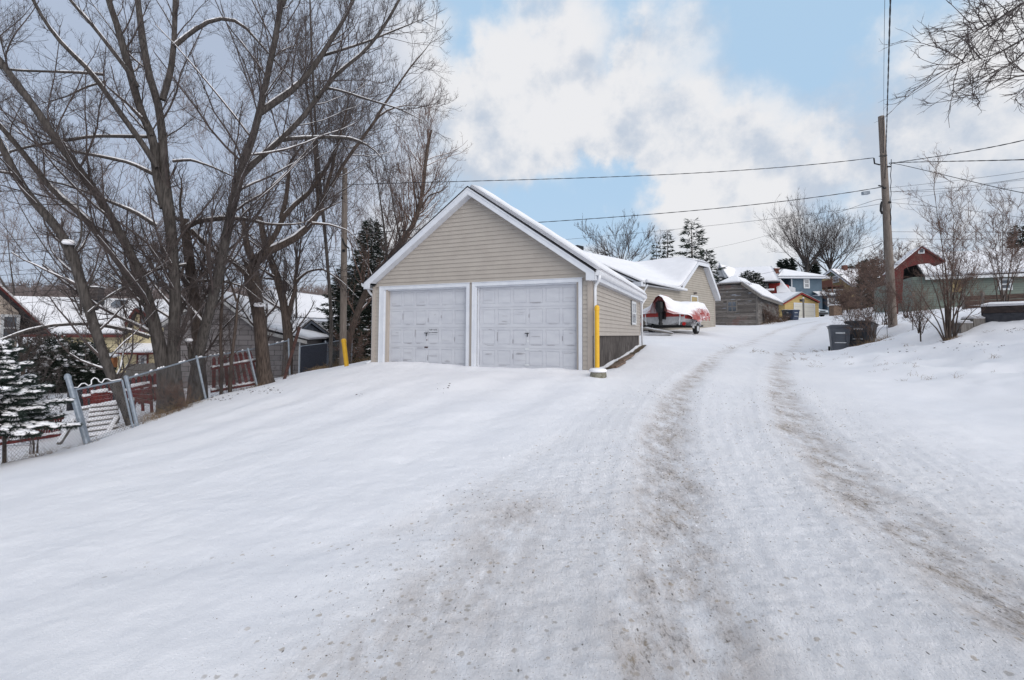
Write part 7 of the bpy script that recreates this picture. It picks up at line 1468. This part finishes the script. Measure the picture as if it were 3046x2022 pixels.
# ------------------------------------------------------------------ wheeled bins
M['bin_grey'] = mat('grey bin plastic', (.095, .105, .125), (.075, .083, .10), rough=.55, scale=3)
M['bin_dark'] = mat('dark grey bin plastic', (.055, .06, .07), (.04, .045, .055), rough=.55, scale=3)
M['bin_blue'] = mat('slate blue bin plastic', (.05, .07, .12), (.04, .055, .095), rough=.5, scale=3)
M['label'] = mat('pale bin sticker', (.5, .52, .54), rough=.6)
def cart(loc, rz, m, label, w=.66, d=.72, h=1.08, tilt=0, snow=True):
    R = empty('wheeled_bin', loc, rz, label, 'bin'); R.rotation_euler = (tilt, 0, rz)
    def ring(z, k): return [(-w / 2 * k, -d / 2 * k, z), (w / 2 * k, -d / 2 * k, z), (w / 2 * k, d / 2 * k, z), (-w / 2 * k, d / 2 * k, z)]
    V = ring(0, .74) + ring(h * .86, .94) + ring(h * .87, 1.0) + ring(h * .93, 1.0); b = MB(); b.add(V, [(3, 2, 1, 0)] + [(i * 4 + j, i * 4 + (j + 1) % 4, (i + 1) * 4 + (j + 1) % 4, (i + 1) * 4 + j) for i in range(3) for j in range(4)] + [(12, 13, 14, 15)])
    for x in (-.22, .22): b.box(x - .02, x + .02, -d / 2 * .97, -d / 2 * .84, .3, h * .8)
    b.build('body', M[m], R)
    l = MB(); l.prism([(-w / 2 - .03, h * .93 + .002), (w / 2 + .03, h * .93 + .002), (w / 2 + .03, h * .96), (w / 2 - .1, h * 1.0), (-w / 2 + .1, h * 1.0), (-w / 2 - .03, h * .96)], -d / 2 - .04, d / 2 + .05); l.build('lid', M[m], R)
    k = MB(); k.tube([(-w / 2 + .08, d / 2 + .1, h * .93), (w / 2 - .08, d / 2 + .1, h * .93)], .018, 8); k.bar((-w / 2 + .08, d / 2, h * .93), (-w / 2 + .08, d / 2 + .1, h * .93), .03, .03); k.bar((w / 2 - .08, d / 2, h * .93), (w / 2 - .08, d / 2 + .1, h * .93), .03, .03); k.build('handle', M[m], R)
    for sx in (-1, 1): k = MB(); k.tube([(sx * (w / 2 - .04) - .03, d / 2 * .8, .12), (sx * (w / 2 - .04) + .03, d / 2 * .8, .12)], .125, 16); k.build('wheel', M['rubber'], R)
    k = MB(); k.box(-.16, .16, -d / 2 * .95 - .012, -d / 2 * .9, h * .68, h * .74); k.build('sticker', M['label'], R)
    k = MB(); k.tube([(-.2, -d / 2 * .86, h * .36), (.2, -d / 2 * .86, h * .36)], .018, 8); k.build('lift_bar', M['wframe'], R)
    if snow: k = MB(); snow_sheet(k, [(-w / 2 + .05, -d / 2 + .1, h * .995), (w / 2 - .05, -d / 2 + .1, h * .995), (w / 2 - .05, d / 2, h * .995), (-w / 2 + .05, d / 2, h * .995)], .035, 8, 8, .03, 3); k.build('lid_snow', M['snow'], R, smooth=True)
    return R
def bins():
    a = ground_px(2496, 1049); a = G(2496, 19.6); a[2] = P(2496, 1048, 19.6)[2]; cart(a, -.5, 'bin_grey', 'grey wheeled bin standing at the alley edge, partly behind brambles', w=.74, d=.78, h=1.14)
    b = G(2560, 19.9); b[2] = P(2555, 1041, 19.9)[2]; cart(b, -.9, 'bin_dark', 'darker wide bin lying askew in the brambles right of the grey bin', w=.95, d=.85, h=1.2, tilt=-.12)
    c = G(2341, 45); c[2] += .0; cart(c, 0, 'bin_dark', 'dark bin with snow beside the far corner of the weathered shed', w=.62, d=.6, h=1.0)
    c = G(2363, 44); cart(c, .1, 'bin_blue', 'slate blue bin just left of the cream garage door', w=.7, d=.65, h=.95)
bins()
def car():
    g = G(2449, 60); R = empty('parked_car', g, .25, 'silver blue car dusted with snow, nose showing beside the yellow garage', 'car'); w = .92
    m = mat('silver blue car paint', (.22, .27, .32), (.19, .235, .28), rough=.35, spec=.6, snow=(.6, .9, .7, 3)); prof = [(0, .35), (0, .72), (.12, .86), (1.15, 1.0), (1.9, 1.45), (3.3, 1.47), (4.1, 1.02), (4.5, .95), (4.55, .4), (4.4, .28), (.2, .28)]
    V = []; n = len(prof)
    for k, (sx, f) in enumerate(((-w, 1), (-w * .96, 1), (w * .96, 1), (w, 1))):
        for y, z in prof: t = 0 if z < .9 else (z - .9) * .45; V.append((sx * (1 - t), y, z if k in (1, 2) else min(z, z * .985 + .01)))
    b = MB(); b.add(V, [tuple(range(n)), tuple(3 * n + i for i in range(n - 1, -1, -1))] + [(k * n + i, (k + 1) * n + i, (k + 1) * n + (i + 1) % n, k * n + (i + 1) % n) for k in range(3) for i in range(n)]); b.build('body', m, R)
    k = MB(); k.add([(-.70, 1.17, 1.03), (.70, 1.17, 1.03), (.60, 1.86, 1.44), (-.60, 1.86, 1.44), (-.70, 1.2, .99), (.70, 1.2, .99), (.60, 1.89, 1.40), (-.60, 1.89, 1.40)], [(0, 1, 2, 3), (7, 6, 5, 4), (0, 4, 5, 1), (3, 2, 6, 7), (0, 3, 7, 4), (1, 5, 6, 2)]); k.build('windshield', M['glass'], R)
    k = MB(); k.box(-.8, .8, -.05, .02, .32, .52); k.build('bumper', M['black'], R); k = MB(); k.box(-.4, .4, -.012, .02, .58, .70); k.build('grille', M['black'], R)
    for sx in (-1, 1):
        k = MB(); k.box(sx * .68 - .16, sx * .68 + .16, -.014, .03, .60, .74); k.build('headlight', M['wframe'], R)
        for y in (.85, 3.65): k = MB(); k.tube([(sx * .84 - .1, y, .31), (sx * .84 + .1, y, .31)], .31, 18); k.build('wheel', M['rubber'], R)
car()
bush(2518, 925, 50, [(2490, 885), (2500, 872), (2515, 868), (2530, 872), (2545, 885), (2525, 880), (2505, 890)], 351, 'round rusty brown hedge bush below the mustard house', (120, 700, 1800, 1400), r0=2.5, lmax=(1.4, .9, .6, .4), rmin=(.016, .012, .010, .009))
def planter():
    g = G(2488, 54); k = MB(); k.box(-.5, .5, -.4, .4, -.2, 1.1); k.box(-.56, .56, -.46, .46, 1.1, 1.16); o = k.build('wooden_box', M['plank']); o.location = g; tag(o, 'square brown wooden box standing in snow right of the parked car', 'box')
    s = MB(); snow_sheet(s, [(-.56, -.46, 1.165), (.56, -.46, 1.165), (.56, .46, 1.165), (-.56, .46, 1.165)], .12, 8, 8, .03, 3); s.build('snow_cap', M['snow'], o, smooth=True)
planter()

# ------------------------------------------------------------------ dry grass, fallen twigs, far wood
def dry_grass():
    rng = np.random.default_rng(9); P0 = []; n = 0
    def strip(a, b_, wdt, cnt, hh):
        a, b_ = np.array(a[:2]), np.array(b_[:2]); u = rng.random(cnt); t = (b_ - a) / np.linalg.norm(b_ - a); nn = np.array([-t[1], t[0]]); o = rng.normal(size=cnt) * wdt; keep = vnoise(np.c_[(a + (b_ - a) * u[:, None]) * 1.3, u * 0]) > .38
        xy = (a + (b_ - a) * u[:, None] + nn * o[:, None])[keep]; P0.append(np.c_[xy, np.full(len(xy), hh)])
    q = [pxg(*p[0], p[2]) for p in FP]; dn = np.array([-.12, .0, 0])
    strip(pxg(-20, 1390, 7.5), q[0], .16, 1000, .22); strip(q[0], q[1], .12, 500, .20); strip(q[1], q[2], .16, 2600, .34); strip(q[2], q[3], .14, 900, .18); strip(q[3], q[4], .12, 450, .16); strip(q[4] + [.5, 1, 0], q[5], .15, 700, .3); strip(q[1] + [-.5, .6, 0], q[2] + [-.5, 0, 0], .2, 1600, .42)
    strip(G(1000, 21.8), G(1100, 24.5), .35, 1500, .55); strip(on_garage(.2, 1.), on_garage(.2, 7.6), .06, 300, .08)
    strip(G(2265, 36), G(2330, 42), .3, 1200, .5); strip(G(2540, 18.8), G(2640, 18.4), .25, 500, .3); strip(G(2800, 13.9), G(2850, 13.8), .12, 500, .12)
    for _ in range(190):
        a = np.array([rng.uniform(8, 16), rng.uniform(9, 19)]); strip(a, a + rng.uniform(-.25, .25, 2) + .05, .05, int(rng.integers(8, 40)), rng.uniform(.06, .22))
    p = np.concatenate(P0); z = gsurf(p[:, 0], p[:, 1]); keep = rng.random(len(p)) < np.where((p[:, 0] < -6) & (p[:, 1] < 14.5), .13, .4); p = p[keep]; z = z[keep]; n = len(p); L = p[:, 2] * rng.uniform(.4, 1.3, n); d = nrm(np.c_[rng.normal(size=(n, 2)) * .45, np.ones(n)]); K = 5; Q = np.zeros((n, K, 3)); Q[:, 0] = np.c_[p[:, :2], z - .03]; c = Q[:, 0].copy(); b_ = rng.normal(size=(n, 3)) * .25; b_[:, 2] = -rng.random(n) * .25
    for k in range(1, K): d = nrm(d + b_ * k * .6); c = c + d * (L / (K - 1))[:, None]; Q[:, k] = c
    V, Fq = tube_mesh(Q, .0028 * np.linspace(1, .35, K)[None] * (p[:, 1] / 11).clip(.8, 3)[:, None] * np.ones((n, 1)), 3); tag(mesh_obj('dry_grass', V, Fq, M['drygrass']), kind='stuff')
dry_grass()
def litter():
    rng = np.random.default_rng(21); cs = []
    for (x0, y0, x1, y1, n) in ((2760, 1020, 2990, 1060, 34), (2960, 975, 3040, 990, 14), (2640, 1040, 2700, 1060, 8), (640, 1170, 840, 1150, 90), (1295, 1150, 1340, 1170, 8), (1060, 1170, 1090, 1180, 4), (560, 1190, 700, 1180, 60)):
        for _ in range(n):
            u = rng.random(); g = ground_px(x0 + (x1 - x0) * u, y0 + (y1 - y0) * rng.random() + rng.normal() * 4); cs.append(g)
    c = np.array(cs); c[:, 2] = gsurf(c[:, 0], c[:, 1]) + .004; n = len(c); s = .006 + .022 * rng.random(n) ** 2 * (c[:, 1] / 10).clip(.35, 1.6); V, Fq = blobs(c, np.stack([s, s * rng.uniform(.4, 1, n), s * .45], 1), seg=6, rings=4, jit=.4); tag(mesh_obj('leaf_litter', V, Fq, M['bark2']), kind='stuff')
litter()
M['gritmat'] = mat('tan and grey grit', (.30, .23, .16), (.14, .12, .10), rough=.95, scale=40)
def crumbs():
    """loose ice crumbs and grit thrown up by tyres along the lane"""
    rng = np.random.default_rng(77); L_, Rr_ = dens(curve(RUT_L)), dens(curve(RUT_R)); S_ = dens(curve(RUT_S))
    for nm, m, n, sg, s0 in (('grit', M['gritmat'], 5200, .40, .0034), ('snow_crumbs', M['snow'], 5000, .8, .004)):
        q = []
        for c, k in ((L_, .4), (Rr_, .42), (S_, .18)):
            c = c[c[:, 1] < 10]; seg = rng.integers(0, len(c), int(n * k)); q.append(c[seg] + rng.normal(size=(len(seg), 2)) * sg)
        q = np.concatenate(q); q = q[(q[:, 1] > 1.5) & (vnoise(np.c_[q * 1.7, q[:, :1] * 0]) > .30)]; z = gsurf(q[:, 0], q[:, 1]); s_ = s0 * (.5 + 1.6 * rng.random(len(q)) ** 3) * (q[:, 1] / 4).clip(.7, 1.8)
        V, Fq = blobs(np.c_[q, z], np.stack([s_, s_ * rng.uniform(.6, 1, len(q)), s_ * .5], 1), seg=5, rings=4, jit=.45); tag(mesh_obj(nm, V, Fq, m), kind='stuff')
crumbs()
def far_wood():
    rng = np.random.default_rng(31); n = 4200; x = rng.uniform(-300, 60, n); y = rng.uniform(190, 330, n); x = x * y / 250
    h = hbase(x, y); rg = np.clip((y - 120) / 170, 0, 1); rg = rg * rg * (3 - 2 * rg); h = h + rg * (13 + 5 * fbm(np.c_[x * .01, y * .01, y * 0], 3)) * np.clip((60 - x) / 120, 0, 1) + rg * 10
    Hh = rng.uniform(5, 10, n); K = 5; B_ = np.zeros((n, K, 3)); d = nrm(np.c_[rng.normal(size=(n, 2)) * .12, np.ones(n)])
    for k in range(K): B_[:, k] = np.c_[x, y, h - .5] + d * (Hh * k / (K - 1))[:, None]
    r = np.full(n, .22)[:, None] * np.linspace(1, .3, K)[None]; parts = [tube_mesh(B_, r, 3)]
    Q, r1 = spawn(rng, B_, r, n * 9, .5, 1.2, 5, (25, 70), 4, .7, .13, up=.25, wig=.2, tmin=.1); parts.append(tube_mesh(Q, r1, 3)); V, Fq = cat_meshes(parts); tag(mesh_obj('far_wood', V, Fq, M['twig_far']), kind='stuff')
far_wood()
